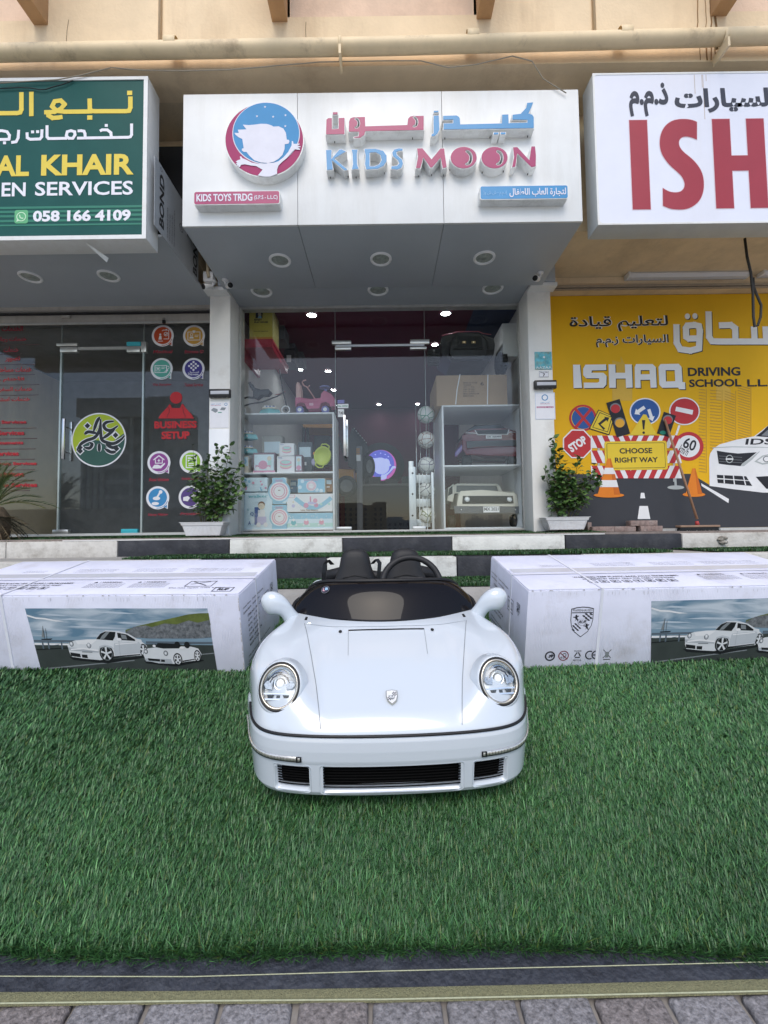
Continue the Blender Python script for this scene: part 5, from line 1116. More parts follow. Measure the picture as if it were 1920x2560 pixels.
q = V(411,800,YH); m_ = MB(blackm).box(q[0]-.016,q[0]+.016,YH-.02,YH,q[1]-.045,q[1]-.008); m_.tube([(q[0]-.01,YH-.01,q[1]-.01),(q[0]-.01,YH-.01,q[1]+.02),(q[0]+.01,YH-.01,q[1]+.02),(q[0]+.01,YH-.01,q[1]-.01)],.003,6); m_.build('padlock', label='small dark padlock hanging from the raised shutter', cat='padlock')
zT2 = zz1; lp0, lp1 = V(150,1100,YG)[0], V(357,1100,YG)[0]
lg0, lg1 = V(250,875,YG)[1], V(250,868,YG)[1]
def lpane(x0,x1,z0,z1): return B(x0,x1, YG-.005,YG+.005, z0,z1, mat=glass).build('glass_pane', ls)
lpane(-5.4,lp0-.012,.03,zT2); lpane(lp1+.012,lx1-.03,.03,zT2); lpane(lp0+.001,lp1-.001,lg1+.003,zT2); ld = lpane(lp0+.012,lp1-.012,.035,lg0-.003); ld.name = 'door_leaf'
B(lx1-.029,lx1-.001, YG-.03,YG+.03, .0,2.3, mat=alumw).build('frame_bar', ls); B(-5.4,lx1-.031, YG-.03,YG+.03, .0,.028, mat=M('sill_aluminium',(.62,.62,.60),.4,metal=.4)).build('frame_bar', ls)
for x in (lp0,lp1): B(x-.010,x+.010, YG-.012,YG+.012, .03,lg0-.004, mat=edge).build('joint_seal', ls); B(x-.002,x+.002, YG-.008,YG+.008, lg1,zT2, mat=edge).build('joint_seal', ls)
B(lp0+.011,lp1-.011, YG-.012,YG+.012, lg0,lg1, mat=alum).build('transom_bar', ls)
tealf = ink('teal_film', (.05,.42,.50))
def lpatch(x0,y0,x1,y1,m_=alum,par=None): a_, b_ = V(x0,y1,YG), V(x1,y0,YG); B(a_[0],b_[0],YG-.022,YG+.022,a_[1],b_[1],mat=m_).build('patch_fitting', par or ls, bevel=.002)
lpatch(144,859,196,866.5); lpatch(153,868.5,196,882,par=ld); lpatch(319,856,354,866.5,tealf); lpatch(319,868.5,352,882,par=ld); lpatch(355,856,368,882); lpatch(134,1324,173,1334,par=ld); lpatch(305,1322,346,1333,tealf,ld)
handle(ld, 158, 1047, 1148, -.07); handle(ld, 177, 1055, 1153, .08)
# its dark room
dr = M('dark_room', (.20,.20,.20), .8, var=.15)
B(-5.6,lx1, 7.2,7.3, -.01,2.9, mat=dr).build('inner_wall', bld); B(-5.6,lx1, YG+.25,7.2, 2.6,2.7, mat=dr).build('inner_ceiling', bld); B(lx1-.04,lx1-.0, YG+.032,7.3, -.01,2.9, mat=M('side_curtain',(.16,.16,.16),.8)).build('inner_wall', bld); B(-5.6,-5.5, YG+.17,7.3, -.01,2.9, mat=dr).build('inner_wall', bld)
B(lx1-.22,lx1-.02, YG+.3,YG+.34, .9,2.55, mat=M('roller_blind_grey',(.22,.22,.21),.8)).build('blind', label='grey strip of blind behind the glass beside the left pillar', cat='blind')
# decals
yd = YG-.0062; dwh = ink('decal_white', (.78,.78,.80))
dred = ink('decal_red', (.55,.03,.035)); dred2 = ink('decal_dark_red', (.33,.03,.05)); dsh = ink('decal_shadow', (.10,.02,.03))
def L7(x, y): return V(370+x/3.95, 780+y/3.95, YG)
def L0(x, y): return V(x/3.95, 780+y/3.95, YG)
def badge(px, py, r, col, icon, caption, ctext):
    m_ = MB(dwh); c_ = V(px,py,YG); rr = r*YG/FPX
    m_.flat(circ(c_[0],c_[1],rr,36), yd, dwh); m_.flat([(c_[0]+rr*.45,c_[1]-rr*.75),(c_[0]+rr*.9,c_[1]-rr*.45),(c_[0]+rr*.88,c_[1]-rr*.98)], yd-.0002, dwh)
    cm_ = ink('decal_'+caption, col); m_.flat(circ(c_[0]-rr*.0,c_[1]+rr*.02,rr*.80,36), yd-.0006, cm_)
    P_ = [(c_[0]+rr*.90*math.cos(R_(a)),c_[1]+rr*.90*math.sin(R_(a))) for a in range(-95,-5,15)]; m_.line(P_, rr*.05, yd-.0008, cm_)
    m_.flat([(c_[0]+rr*.52,c_[1]-rr*.80),(c_[0]+rr*.80,c_[1]-rr*.60),(c_[0]+rr*.80,c_[1]-rr*.88)], yd-.0008, cm_)
    def ln(pts, w_=.06): m_.line([(c_[0]+a*rr,c_[1]+b*rr) for a, b in pts], rr*w_, yd-.0012, dwh)
    def cc(a, b, r_): m_.flat(circ(c_[0]+a*rr,c_[1]+b*rr,rr*r_,16), yd-.0012, dwh)
    def pl(pts): m_.flat([(c_[0]+a*rr,c_[1]+b*rr) for a, b in pts], yd-.0012, dwh)
    def cr(a, b, r_): m_.ring(c_[0]+a*rr,c_[1]+b*rr,rr*(r_-.05),rr*r_, yd-.0012, dwh, 16)
    icon(ln, cc, pl, cr, m_, c_, rr)
    if ctext: m_.text(ctext, c_[0]-rr*.85,c_[0]+rr*.85,c_[1]-rr*1.62,c_[1]-rr*1.32, yd, dred2, bold=.02, shear=.2)
    m_.build('round_decal', ls, label='round %s decal with white icon' % caption)
badge(407.5,840,28,(.50,.07,.02),lambda ln,cc,pl,cr,m,c,r:(ln([(-.05,.45),(.05,.52),(.55,.52),(.55,-.3),(.1,-.3)]),cr(.3,.15,.2),ln([(.2,.15),(.28,.06),(.42,.28)]),cc(-.22,.12,.09),pl([(-.3,0),(-.12,0),(-.08,-.35),(-.38,-.35)]),ln([(-.42,-.5),(0,-.5)]),cc(.32,.55,.08)),'orange red','Medical')
badge(485.5,840,28,(.62,.34,.06),lambda ln,cc,pl,cr,m,c,r:(ln([(-.55,.35),(.55,.35),(.55,-.4),(-.55,-.4),(-.55,.35)]),cr(-.22,.1,.14),pl([(-.42,-.25),(-.02,-.25),(-.08,-.08),(-.36,-.08)]),ln([(.08,.05),(.42,.05)],.05),ln([(.08,-.08),(.36,-.08)],.05),pl([(-.12,.5),(.12,.5),(.12,.34),(0,.22),(-.12,.34)])),'ochre','Emirates ID')
badge(404.7,922.5,28,(.10,.40,.32),lambda ln,cc,pl,cr,m,c,r:(ln([(-.6,.3),(.45,.3),(.45,-.35),(-.6,-.35),(-.6,.3)]),ln([(-.5,.15),(-.15,.15),(-.15,-.2),(-.5,-.2),(-.5,.15)],.04),cc(-.32,.0,.09),ln([(0,.15),(.3,.15)],.05),ln([(0,.02),(.25,.02)],.05),cr(.55,.1,.16),pl([(.2,-.3),(.6,-.22),(.55,-.05)])),'green teal','Visa Stamping')
def tas(ln,cc,pl,cr,m,c,r):
    for a, b in ((0,.62),(-.2,.44),(.2,.44),(-.4,.26),(0,.26),(.4,.26),(-.2,.08),(.2,.08),(0,-.1)): cc(a,b,.10)
    m.text('تسهيل', c[0]-r*.5,c[0]+r*.5,c[1]-r*.44,c[1]-r*.2,yd-.0012,dwh,bold=.02); m.text('TAS-HEEL', c[0]-r*.5,c[0]+r*.5,c[1]-r*.60,c[1]-r*.47,yd-.0012,dwh,bold=.04)
badge(484.4,922.5,28,(.06,.05,.25),tas,'navy','Tasheel Services')
badge(398,1156.7,29,(.28,.07,.28),lambda ln,cc,pl,cr,m,c,r:(ln([(-.45,.25),(0,.6),(.45,.25)],.09),ln([(-.3,.25),(-.3,-.05),(.3,-.05),(.3,.25)],.07),ln([(0,.3),(0,.05)],.06),ln([(-.1,.17),(.1,.17)],.06),pl([(-.6,-.5),(-.4,-.2),(-.1,-.18),(.15,-.28),(.5,-.02),(.55,-.12),(.2,-.5),(-.2,-.52)])),'purple','Real Estate')
badge(478.4,1154.7,29,(.28,.52,.04),lambda ln,cc,pl,cr,m,c,r:(ln([(-.42,.55),(.45,.55),(.45,-.5),(-.42,-.5),(-.42,.55)],.09),ln([(-.25,.32),(.3,.32)],.12),ln([(-.25,.1),(.3,.1)],.12),ln([(-.2,-.15),(.2,-.15)],.08),ln([(-.2,-.32),(.2,-.32)],.08)),'lime green','Special Services')
badge(395,1244.6,29,(.05,.25,.50),lambda ln,cc,pl,cr,m,c,r:(ln([(.2,.45),(-.05,.05)],.16),cc(.25,.5,.16),m.flat(circ(c[0]-.1*r,c[1]-.05*r,r*.32,20,r*.16),yd-.0012,dwh),m.flat(circ(c[0]-.2*r,c[1]-.5*r,r*.32,20,r*.14),yd-.0012,dwh)),'blue','Stamp Making')
badge(476,1243,29,(.10,.06,.22),lambda ln,cc,pl,cr,m,c,r:(pl([(-.6,.0),(-.2,.1),(0,-.05),(-.2,-.35),(-.6,-.3)]),pl([(.1,.3),(.5,.3),(.5,-.1),(.1,-.1)])),'dark violet','Printing')
m_ = MB(dred); c_ = L7(280,848); m_.flat(circ(c_[0],c_[1],.072,28), yd-.0006, dred)
for dx, dy, mt, l in ((5,5,dsh,0),(0,0,dred,.0006)):
    m_.flat([L7(x+dx,y+dy) for x, y in ((105,1052),(130,1010),(195,940),(218,910),(232,930),(238,950),(320,950),(328,925),(345,905),(370,945),(430,1010),(455,1052))], yd-l, mt)
    for s_, x0,x1,y0,y1 in (('BUSINESS',65,483,1075,1152),('SETUP',135,412,1178,1256)):
        p, q = L7(x0+dx*1.6,y1+dy*1.6), L7(x1+dx*1.6,y0+dy*1.6); m_.text(s_, p[0],q[0],p[1],q[1], yd-l, mt, bold=.04)
for pts in ([(200,940),(215,960),(210,1000),(195,1020),(190,1045)],[(345,940),(348,960),(355,1000),(370,1020),(368,1045)]): m_.line([L7(*p) for p in pts], .006, yd-.0012, dsh)
m_.build('business_decal', ls, label='red business setup decal with a seated figure shape')
m_ = MB(dred)
for s_, xr2, y, sh in (('& Typing Services',265,1095,0),('Visa Services',243,1197,0),('Legal Documents',234,1299,0),('PRO Services',188,1400,0),('Company Set-up Services',365,1505,0),('Translations',240,1605,0),('Attestation Services',370,1712,0)):
    n_ = len(s_)*32; p, q = L0(xr2-n_,y+22), L0(xr2,y-26)
    m_.text(s_, p[0]+.008,q[0]+.008,p[1]-.008,q[1]-.008, yd, dsh, bold=.03); m_.text(s_, p[0],q[0],p[1],q[1], yd-.0006, dred, bold=.03)
for s_, xr2, y in (('الخدمات',232,165),('خدمات رجال',268,275),('خدمات',190,372),('تصوير',205,468),('خدمات مساحة',318,568),('الأختام و',245,668),('خدمات السفر',325,768),('خدمات استثمار',300,868)):
    n_ = len(s_)*30; p, q = L0(xr2-n_,y+28), L0(xr2,y-30); m_.text(s_, p[0],q[0],p[1],q[1], yd-.0006, dred if y > 440 else dred2, bold=.03)
for i, y in enumerate((1146,1250,1352,1454,1558,1660,1764)): a_, b_ = L0(-900,y), L0((372,372,358,350,350,350,300)[i],y); m_.rect(a_[0],b_[0],b_[1]-.003,b_[1]+.003,yd,dsh)
for y, x in ((323,400),(415,215),(518,355),(618,350),(718,395),(820,388)): a_, b_ = L0(-900,y), L0(x,y); m_.rect(a_[0],b_[0],b_[1]-.0025,b_[1]+.0025,yd,dsh)
m_.build('red_service_list', ls, label='red list of services in two languages on the left pane')
# calligraphy roundel
m_ = MB(dwh); c_ = V(248,1100,YG); r = 69*YG/FPX; lg = ink('decal_lime',(.40,.50,.03)); dg = ink('decal_dark_green',(.035,.10,.08)); ck = ink('decal_black',(.025,.03,.035))
m_.flat(circ(c_[0],c_[1],r,48), yd, dwh); m_.flat(circ(c_[0],c_[1],r*.95,48), yd-.0006, lg)
def L9(x, y): return L0(x, y)
low = [L9(1225,1200)]+[ (c_[0]+r*.95*math.cos(R_(a)), c_[1]+r*.95*math.sin(R_(a))) for a in range(10,-155,-8)]+[L9(790,1305),(L9(880,1260)),L9(1000,1270),L9(1120,1280)]
m_.flat(low, yd-.0010, dg)
cal = [[(765,1370),(800,1310),(860,1270),(940,1240),(985,1170),(1000,1060)],[(985,1300),(985,1380)],[(1000,1060),(1000,1180),(1010,1260),(1060,1290),(1130,1300),(1200,1260),(1235,1220)],[(840,1210),(880,1185),(960,1200)],[(1170,1125),(1100,1170),(1050,1160),(1030,1120),(1060,1090),(1130,1080)],[(840,1340),(890,1345),(915,1310),(890,1290)],[(1040,1350),(1100,1385),(1150,1380)],[(930,1180),(960,1090),(990,1040)],[(1020,1250),(1090,1200),(1140,1150)],[(1050,1310),(1120,1340),(1170,1320)]]
for wd_, mt, l in ((.056,dwh,.0014),(.038,ck,.0030)):
    for kk, p in enumerate(cal): m_.brush([L9(*q) for q in p], wd_, yd-l, mt, (.15,.15) if wd_ < .03 else (.45,.45), 6, kk)
    for x, y in ((868,1125),(1146,1218),(1155,1352),(795,1340),(797,1375)):
        q = L9(x,y); k_ = wd_*.85+.002; m_.flat([(q[0]-k_,q[1]),(q[0],q[1]-k_),(q[0]+k_,q[1]),(q[0],q[1]+k_)], yd-l, mt)
m_.build('round_logo_decal', ls, label='large round green decal with black calligraphy on the door')
# ---------------------------------------------------------------- ground
def zg(Y):
    T_ = ((-40,-.95),(0,-.865),(.55,-.812),(.7,-.795),(1.1,-.75),(1.6,-.695),(2.0,-.633),(2.5,-.525),(2.62,-.50),(2.9,-.45))
    if Y <= T_[0][0]: return T_[0][1]
    for (a, za), (b, zb_) in zip(T_, T_[1:]):
        if Y <= b: return za+(zb_-za)*(Y-a)/(b-a)
    return T_[-1][1]
k1t, k1b = V(960,1343,4.3)[1], V(960,1381,4.3)[1]; k2t, k2b = V(960,1394,3.5)[1], V(960,1443,3.5)[1]; k3t = V(960,1471,2.91)[1]
conc = M('concrete', (.36,.35,.33), .9, var=.15, scale=4, bump=1, bscale=60, dirt=(.20,.19,.17), dscale=3, dirt_amt=.5)
asph = M('street_paving', (.34,.325,.31), .9, var=.2, scale=3, bump=1.5, bscale=120)
m_ = MB(asph); ys = [-400,-40,-10,-2,0,.30]
m_.grid([[(x,y,zg(y)-.03) for y in ys] for x in (-400,-20,20,400)], smooth=False, flip=True)
m_.quad((-400,.3,zg(.3)-.03),(400,.3,zg(.3)-.03),(400,400,-.90),(-400,400,-.90)); m_.build('ground', kind='structure', label='pale grey paved ground')
# paver bed and pavers
m_ = MB(M('joint_sand', (.27,.25,.23), .95, var=.2, scale=40)); m_.grid([[(x,y,zg(y)-.012) for y in (.0,.3,.55,.7,.8,.95)] for x in (-2.2,2.2)], smooth=False, flip=True); pv = m_.build('pavement', kind='structure')
pavm = [M('paver_grey', (.23,.22,.228), .85, var=.55, scale=95, bump=1.2, bscale=150, dirt=(.22,.19,.17), dscale=6, dirt_amt=.6), M('paver_light', (.26,.25,.26), .85, var=.5, scale=110, bump=1.2, bscale=150, dirt=(.24,.21,.19), dscale=7, dirt_amt=.6), M('paver_brown', (.22,.195,.19), .85, var=.55, scale=95, bump=1.2, bscale=150, dirt=(.18,.15,.13), dscale=5, dirt_amt=.6)]
pmesh = []
for m2 in pavm:
    pmesh.append(MB(m2).box(-.058,.058,-.105,.105,-.03,0).mesh('paver', .008, 3))
random.seed(11); pp = .1245; prow = .22
sl_ = math.atan((zg(.7)-zg(.55))/.15)
for r in range(3):
    yc = .665-r*prow
    for i in range(-9, 10):
        o = bpy.data.objects.new('paver', random.choice(pmesh)); COL.objects.link(o)
        x = i*pp+(.062 if r % 2 else 0)+.03
        o.parent = pv; o.location = (x+random.uniform(-.0015,.0015), yc, zg(yc)+random.uniform(-.0015,.0015)); o.rotation_euler = (sl_, random.uniform(-.006,.006), random.uniform(-.012,.012)+.03)
# lawn backing sheet
bkm = M('turf_backing', (.012,.035,.012), .95, var=.3, scale=30)
lawnY0 = lambda x: .826-.013*x+.008*math.sin(x*5+.6)
m_ = MB(bkm); rows = [0,.1,.2,.35,.5,.65,.8,.95,1]
m_.grid([[(x, lawnY0(x)+(2.70-lawnY0(x))*t, zg(lawnY0(x)+(2.70-lawnY0(x))*t)+.003) for t in rows] for x in [i*.25 for i in range(-16,17)]], flip=True)
m_.build('lawn', kind='structure')
# terraces
tz3 = k3t; 
m_ = MB(conc).grid([[(x,y,z) for y, z in ((2.62,zg(2.62)-.02),(2.66,zg(2.66)+.012),(2.80,k3t-.055),(2.895,k3t-.012),(2.93,k3t))] for x in [-6,-3,0,3,6]], smooth=True, flip=True); m_.build('concrete_apron', kind='structure')
B(-7,7, 2.93,3.51, -1.2,k3t-.003, mat=conc).build('lower_step', kind='structure')
B(-7,7, 3.55,4.31, -1.2,k2t-.006, mat=conc).build('middle_step', kind='structure')
pavedark = M('shop_paving', (.24,.20,.18), .85, var=.25, scale=9, bump=.8)
B(-7,7, 4.35,5.02, -1.2,-.032, mat=pavedark).build('shop_pavement', kind='structure')
kw = M('kerb_white', (.70,.70,.66), .75, var=.12, scale=5, bump=1, bscale=45, dirt=(.22,.20,.17), dscale=4.5, dirt_amt=.85, dlo=.50)
kd = M('kerb_black', (.030,.032,.040), .7, var=.3, scale=6, bump=1, bscale=45, dirt=(.12,.12,.12), dscale=7, dirt_amt=.35)
kg = M('kerb_worn', (.62,.60,.56), .85, var=.15, scale=5, bump=1.2, bscale=45, dirt=(.20,.18,.15), dscale=5, dirt_amt=.9, dlo=.46)
def kerb(name, label, Y, zt, zb3, bounds, first, worn=()):
    s_ = T(name, None, None, (0,Y,zb3)); s_['kind'] = 'structure'; s_['label'] = label
    xs2 = [V(b*K,1380,Y)[0] for b in bounds]
    for i in range(len(xs2)-1):
        mt = kg if i in worn else (kw if (i+first) % 2 == 0 else kd)
        o = MB(mt).box(xs2[i]+.003,xs2[i+1]-.003, Y,Y+.15, zb3-.05,zt, mt)
        e = o.build('kerb_stone', s_, bevel=.012, seg=2)
kerb('upper_kerb','black and white kerb in front of the shops',4.3,k1t,k1b,(-1200,-960,-720,-475,-232,12,253,495,740,977,1222,1475,1720,1962,2200,2440,2700),1,worn=(4,5,11,12))
kerb('lower_kerb','second black and white kerb behind the cartons',3.5,k2t,k2b,(-980,-700,-420,-140,130,423,705,987,1269,1551,1833,2115,2400,2700),0,worn=(2,3,9,10))
# ledge line on the shop pavement: thin white edge strip
B(-3.2,V(1510,1345,4.32)[0], 4.302,4.34, k1t+.0005,k1t+.010, mat=M('edge_strip_white',(.72,.72,.70),.6,var=.05)).build('edge_strip', label='thin white edging strip along the upper kerb', cat='edging')
# ---- turf blades
grassm = M('turf_blade', (.04,.15,.04), .42, var=0, vcol=True, spec=.45)
def blades(name, label, n, px, py, pz, wmul=1, tint=1.0, Lr=(.026,.040), az=None, seed=1, lean=(.25,1.0)):
    rg = np.random.default_rng(seed)
    Lb = rg.uniform(*Lr, n); le = rg.uniform(*lean, n)
    a = az(px, py, rg) if az else rg.uniform(0, 2*np.pi, n)
    wd = rg.uniform(.0011, .0019, n)*wmul
    dx, dy = np.cos(a), np.sin(a); sx, sy = -dy, dx
    ts = np.array([0,.4,.75,1.0]); V_ = np.zeros((n,7,3), np.float32); cc = np.zeros((n,7,4), np.float32)
    # patchy colour and per blade tint
    g = rg.normal(0, 1, n)
    base = np.stack([.053+.020*np.clip(g,-1.5,2.5), .150+.050*g.clip(-1.5,2.5), .048+.013*g], 1).clip(.006,.4)
    olive = rg.random(n) < .05; base[olive] = [.10,.16,.035]
    lp = np.sin(px*2.1+py*3.7)*.5+np.sin(px*5.3-py*2.9+1.7)*.3+np.sin(px*11+py*9)*.2
    base = base*tint*.93*(1+.16*lp)[:,None]; lg_ = rg.random(n) < .05; Lb[lg_] *= 1.35; base[lg_] *= 1.35; k = 0
    for i, t in enumerate(ts):
        h = Lb*np.sin(le)*(t**1.5); zz = Lb*np.cos(le)*t*(1.15-.15*t)+.002
        cx, cy = px+dx*h, py+dy*h
        ww = wd*(1,.85,.55,0)[i]
        if i < 3:
            V_[:,k,0] = cx+sx*ww; V_[:,k,1] = cy+sy*ww; V_[:,k,2] = pz+zz; cc[:,k,:3] = base; k += 1
            V_[:,k,0] = cx-sx*ww; V_[:,k,1] = cy-sy*ww; V_[:,k,2] = pz+zz; cc[:,k,:3] = base; k += 1
        else:
            V_[:,k,0] = cx; V_[:,k,1] = cy; V_[:,k,2] = pz+zz; cc[:,k,:3] = base; k += 1
    cc[:,:,3] = 1
    tri = np.array([[0,1,2],[1,3,2],[2,3,4],[3,5,4],[4,5,6]])
    F_ = (tri[None]+np.arange(n)[:,None,None]*7).reshape(-1)
    me = bpy.data.meshes.new(name); me.vertices.add(n*7); me.loops.add(n*15); me.polygons.add(n*5)
    me.vertices.foreach_set('co', V_.reshape(-1)); me.loops.foreach_set('vertex_index', F_.astype(np.int32)); me.polygons.foreach_set('loop_start', np.arange(0,n*15,3,dtype=np.int32))
    at = me.color_attributes.new('tint', 'FLOAT_COLOR', 'POINT'); at.data.foreach_set('color', cc.reshape(-1))
    me.materials.append(grassm); me.update(); me.validate()
    o = bpy.data.objects.new(name, me); COL.objects.link(o); tag(o, label, 'artificial grass', kind='stuff'); return o
rg = np.random.default_rng(5); N = 410000
u = rg.random(N); al_ = -1.0; y0_, y1_ = .77, 2.68
py_ = (y0_**al_+u*(y1_**al_-y0_**al_))**(1/al_)          # denser near the camera
px_ = rg.uniform(-1,1,N)*(.98*py_+.55)
e0_ = .826-.013*px_+.008*np.sin(px_*5+.6); keep = py_ > e0_; px_, py_ = px_[keep], py_[keep]
tab = np.array([(-40,-.95),(0,-.865),(.55,-.812),(.7,-.795),(1.1,-.75),(1.6,-.695),(2.0,-.633),(2.5,-.525),(2.62,-.50),(2.9,-.45)])
pz_ = np.interp(py_, tab[:,0], tab[:,1])
def az_lawn(x, y, rg):
    f = np.sin(x*3.1+y*4.3)*.6+np.sin(x*7.3-y*5.1+1)*.45+np.sin(x*1.3+2*y+4)*.5
    sp = np.interp(x, (-1,.2,1.2), (.85,1.05,1.25))*np.interp(y,(.8,1.1,1.6),(1.35,1.0,.9))
    a = np.interp(x,(-1,0,.6,1.2),(.95,.95,1.15,1.3))+np.interp(y,(.8,1.2),(.35,0))+f*.3+rg.normal(0,1,len(x))*sp
    edge = (y < (.848-.013*x)) & (rg.random(len(y)) < .55); a[edge] = rg.uniform(-2.7,-.4,edge.sum()); return a
wm = np.clip(py_*.95,.9,2.3)
blades('lawn_blades','deep green artificial turf filling the foreground under the toy car', len(px_), px_, py_, pz_, wmul=wm*.95, Lr=(.021,.034), az=az_lawn, seed=9, lean=(.45,1.25))
def strip(name, label, x0, x1, y0, y1, zf, n, seed):
    rg = np.random.default_rng(seed); x = rg.uniform(x0,x1,n); y = rg.uniform(y0,y1,n); MB(bkm).quad((x0,y0,zf(y0)+.003),(x1,y0,zf(y0)+.003),(x1,y1,zf(y1)+.003),(x0,y1,zf(y1)+.003)).build('turf_mat', kind='structure')
    blades(name, label, n, x, y, np.interp(y,(y0,y1),(zf(y0),zf(y1))), wmul=3.0, tint=.55, Lr=(.018,.028), seed=seed, lean=(.2,1.0))
strip('upper_turf','narrow strip of green turf in front of the shop glass',-5,V(1505,1345,4.6)[0],4.345,5.02, lambda y: np.interp(y,(4.34,5.02),(k1t-.012,-.012)),30000,21)
strip('middle_turf','strip of turf between the two painted kerbs',V(345,1385,3.9)[0],V(1640,1388,3.9)[0],3.655,4.30, lambda y: k2t+.001,26000,22)
strip('right_turf','short piece of turf between the kerbs at the right edge',V(1752,1385,3.9)[0],4.2,3.655,4.30, lambda y: k2t+.001,9000,23)
strip('lower_turf','strip of turf between the concrete edge and the second kerb',-3.4,3.4,2.93,3.495, lambda y: k3t+.002,42000,24)
# ---- shade cloth band at the front edge
cl = T('cloth_edge', 'black woven ground cloth edge with khaki hem along the front of the turf', 'ground cloth', (0,.76,zg(.76)))
mesh_m = M('black_mesh_cloth', (.030,.034,.045), .6, var=.35, scale=30, bump=1.5, bscale=90, dirt=(.10,.11,.13), dscale=14, dirt_amt=.5, stretch=(1,1,1)); hem = M('khaki_hem', (.28,.27,.15), .8, var=.25, scale=300, bump=2, bscale=500); ycord = M('pale_cord', (.40,.41,.27), .7, var=.15, scale=200)
def YX(px, py, dz=0):   # point on the ground slope for a pixel
    lo, hi = .5, 1.2
    for _ in range(40):
        mid = (lo+hi)/2
        if V(px,py,mid)[1] < zg(mid)+dz: hi = mid
        else: lo = mid
    return (V(px,py,lo)[0], lo, zg(lo)+dz)
pxs = list(range(-300,2240,60)); 
lnc = lambda px: np.interp(px,(0,480,960,1440,1920),(2442,2443,2429,2418,2406)); lnh = lambda px: np.interp(px,(0,480,960,1440,1920),(2482,2479,2471,2461,2449)); lnb = lambda px: np.interp(px,(0,480,960,1440,1920),(2509,2503,2499,2489,2478))
rnd = random.Random(2)
R0, R1, R2, R3, R4 = [], [], [], [], []
for px in pxs:
    ext = px if 0 <= px <= 1920 else px
    off = -(px/1920*31) if px < 0 or px > 1920 else 0
    ex = (lambda f: f(min(max(px,0),1920))-(0 if 0 <= px <= 1920 else (px-min(max(px,0),1920))*.018))
    R0.append(YX(px,ex(lnc)-72,.004+rnd.uniform(0,.004))); R1.append(YX(px,ex(lnc)-30,.006+rnd.uniform(0,.007))); R2.append(YX(px,ex(lnc),.009+rnd.uniform(0,.002))); R3.append(YX(px,ex(lnh),.007)); R4.append(YX(px,ex(lnb),.004))
under = [(a[0],a[1]-.001,a[2]-.004) for a in R4]
MB(mesh_m).grid([R0,R1,R2,[tuple((Vector(a)*.5+Vector(b)*.5+Vector((0,0,rnd.uniform(-.001,.003))))) for a, b in zip(R2,R3)],R3], flip=False).build('dark_cloth', cl)
MB(hem).grid([[(a[0],a[1],a[2]+.0012) for a in R3],[(a[0],a[1],a[2]+.003) for a in [tuple(Vector(p)*.5+Vector(q)*.5) for p, q in zip(R3,R4)]],R4,under], flip=False).build('khaki_hem', cl)
MB(ycord).tube([(a[0],a[1],a[2]+.001) for a in R2], .0008, 6).build('thin_cord', cl); MB(ycord).tube([(a[0],a[1]-.0005,a[2]+.001) for a in R4], .0013, 6).build('edge_cord', cl)
for o_ in cl.children:
    for p in o_.data.polygons: pass
# ---------------------------------------------------------------- cartons
card_w = M('carton_white', (.72,.73,.85), .7, var=.07, scale=4, dirt=(.44,.41,.40), dscale=3.5, dirt_amt=.55, dlo=.53, spec=.2)
def corrugate(m):
    n = m.node_tree; L = n.links.new; tc = n.nodes.new('ShaderNodeTexCoord'); w_ = n.nodes.new('ShaderNodeTexWave'); w_.bands_direction = 'X'; w_.inputs['Scale'].default_value = 42; w_.inputs['Distortion'].default_value = .6; L(tc.outputs['Object'], w_.inputs[0])
    t = n.nodes.new('ShaderNodeTexNoise'); t.inputs['Scale'].default_value = 5; L(tc.outputs['Object'], t.inputs[0]); mm = n.nodes.new('ShaderNodeMath'); mm.operation = 'MULTIPLY'; r = n.nodes.new('ShaderNodeMapRange'); r.inputs[1].default_value = .42; r.inputs[2].default_value = .7; L(t.outputs[0], r.inputs[0]); L(r.outputs[0], mm.inputs[0]); L(w_.outputs['Fac'], mm.inputs[1])
    ad = n.nodes.new('ShaderNodeMath'); ad.operation = 'ADD'; t2 = n.nodes.new('ShaderNodeTexNoise'); t2.inputs['Scale'].default_value = 9; L(tc.outputs['Object'], t2.inputs[0]); L(mm.outputs[0], ad.inputs[0]); L(t2.outputs[0], ad.inputs[1])
    u = n.nodes.new('ShaderNodeBump'); u.inputs['Strength'].default_value = .6; u.inputs['Distance'].default_value = .003; L(ad.outputs[0], u.inputs['Height']); L(u.outputs[0], n.nodes['Principled BSDF'].inputs['Normal'])
corrugate(card_w)
cink = ink('carton_black', (.03,.03,.04)); tape = M('clear_tape', (.60,.61,.66), .25, var=.05); strapm = M('white_strap', (.76,.77,.84), .4, var=.03); scuff = M('scuff_line', (.50,.49,.52), .8, var=.2); worn = M('worn_card', (.45,.42,.40), .9, var=.4, scale=60)
def cloud_mat():
    m = bpy.data.materials.new('print_clouds'); m.use_nodes = True; n = m.node_tree; L = n.links.new; b = n.nodes['Principled BSDF']; b.inputs['Roughness'].default_value = .35
    tc = n.nodes.new('ShaderNodeTexCoord'); mp2 = n.nodes.new('ShaderNodeMapping'); mp2.inputs['Scale'].default_value = (2.2,1,9); L(tc.outputs['Object'], mp2.inputs[0]); t = n.nodes.new('ShaderNodeTexNoise'); t.inputs['Scale'].default_value = 2.2; t.inputs['Detail'].default_value = 8; t.inputs['Distortion'].default_value = .6; L(mp2.outputs[0], t.inputs[0])
    r = n.nodes.new('ShaderNodeValToRGB'); r.color_ramp.elements[0].position = .36; r.color_ramp.elements[0].color = (.12,.22,.31,1); r.color_ramp.elements[1].position = .66; r.color_ramp.elements[1].color = (.52,.58,.64,1); L(t.outputs[0], r.inputs[0]); L(r.outputs[0], b.inputs['Base Color']); return m
cloudm = cloud_mat()
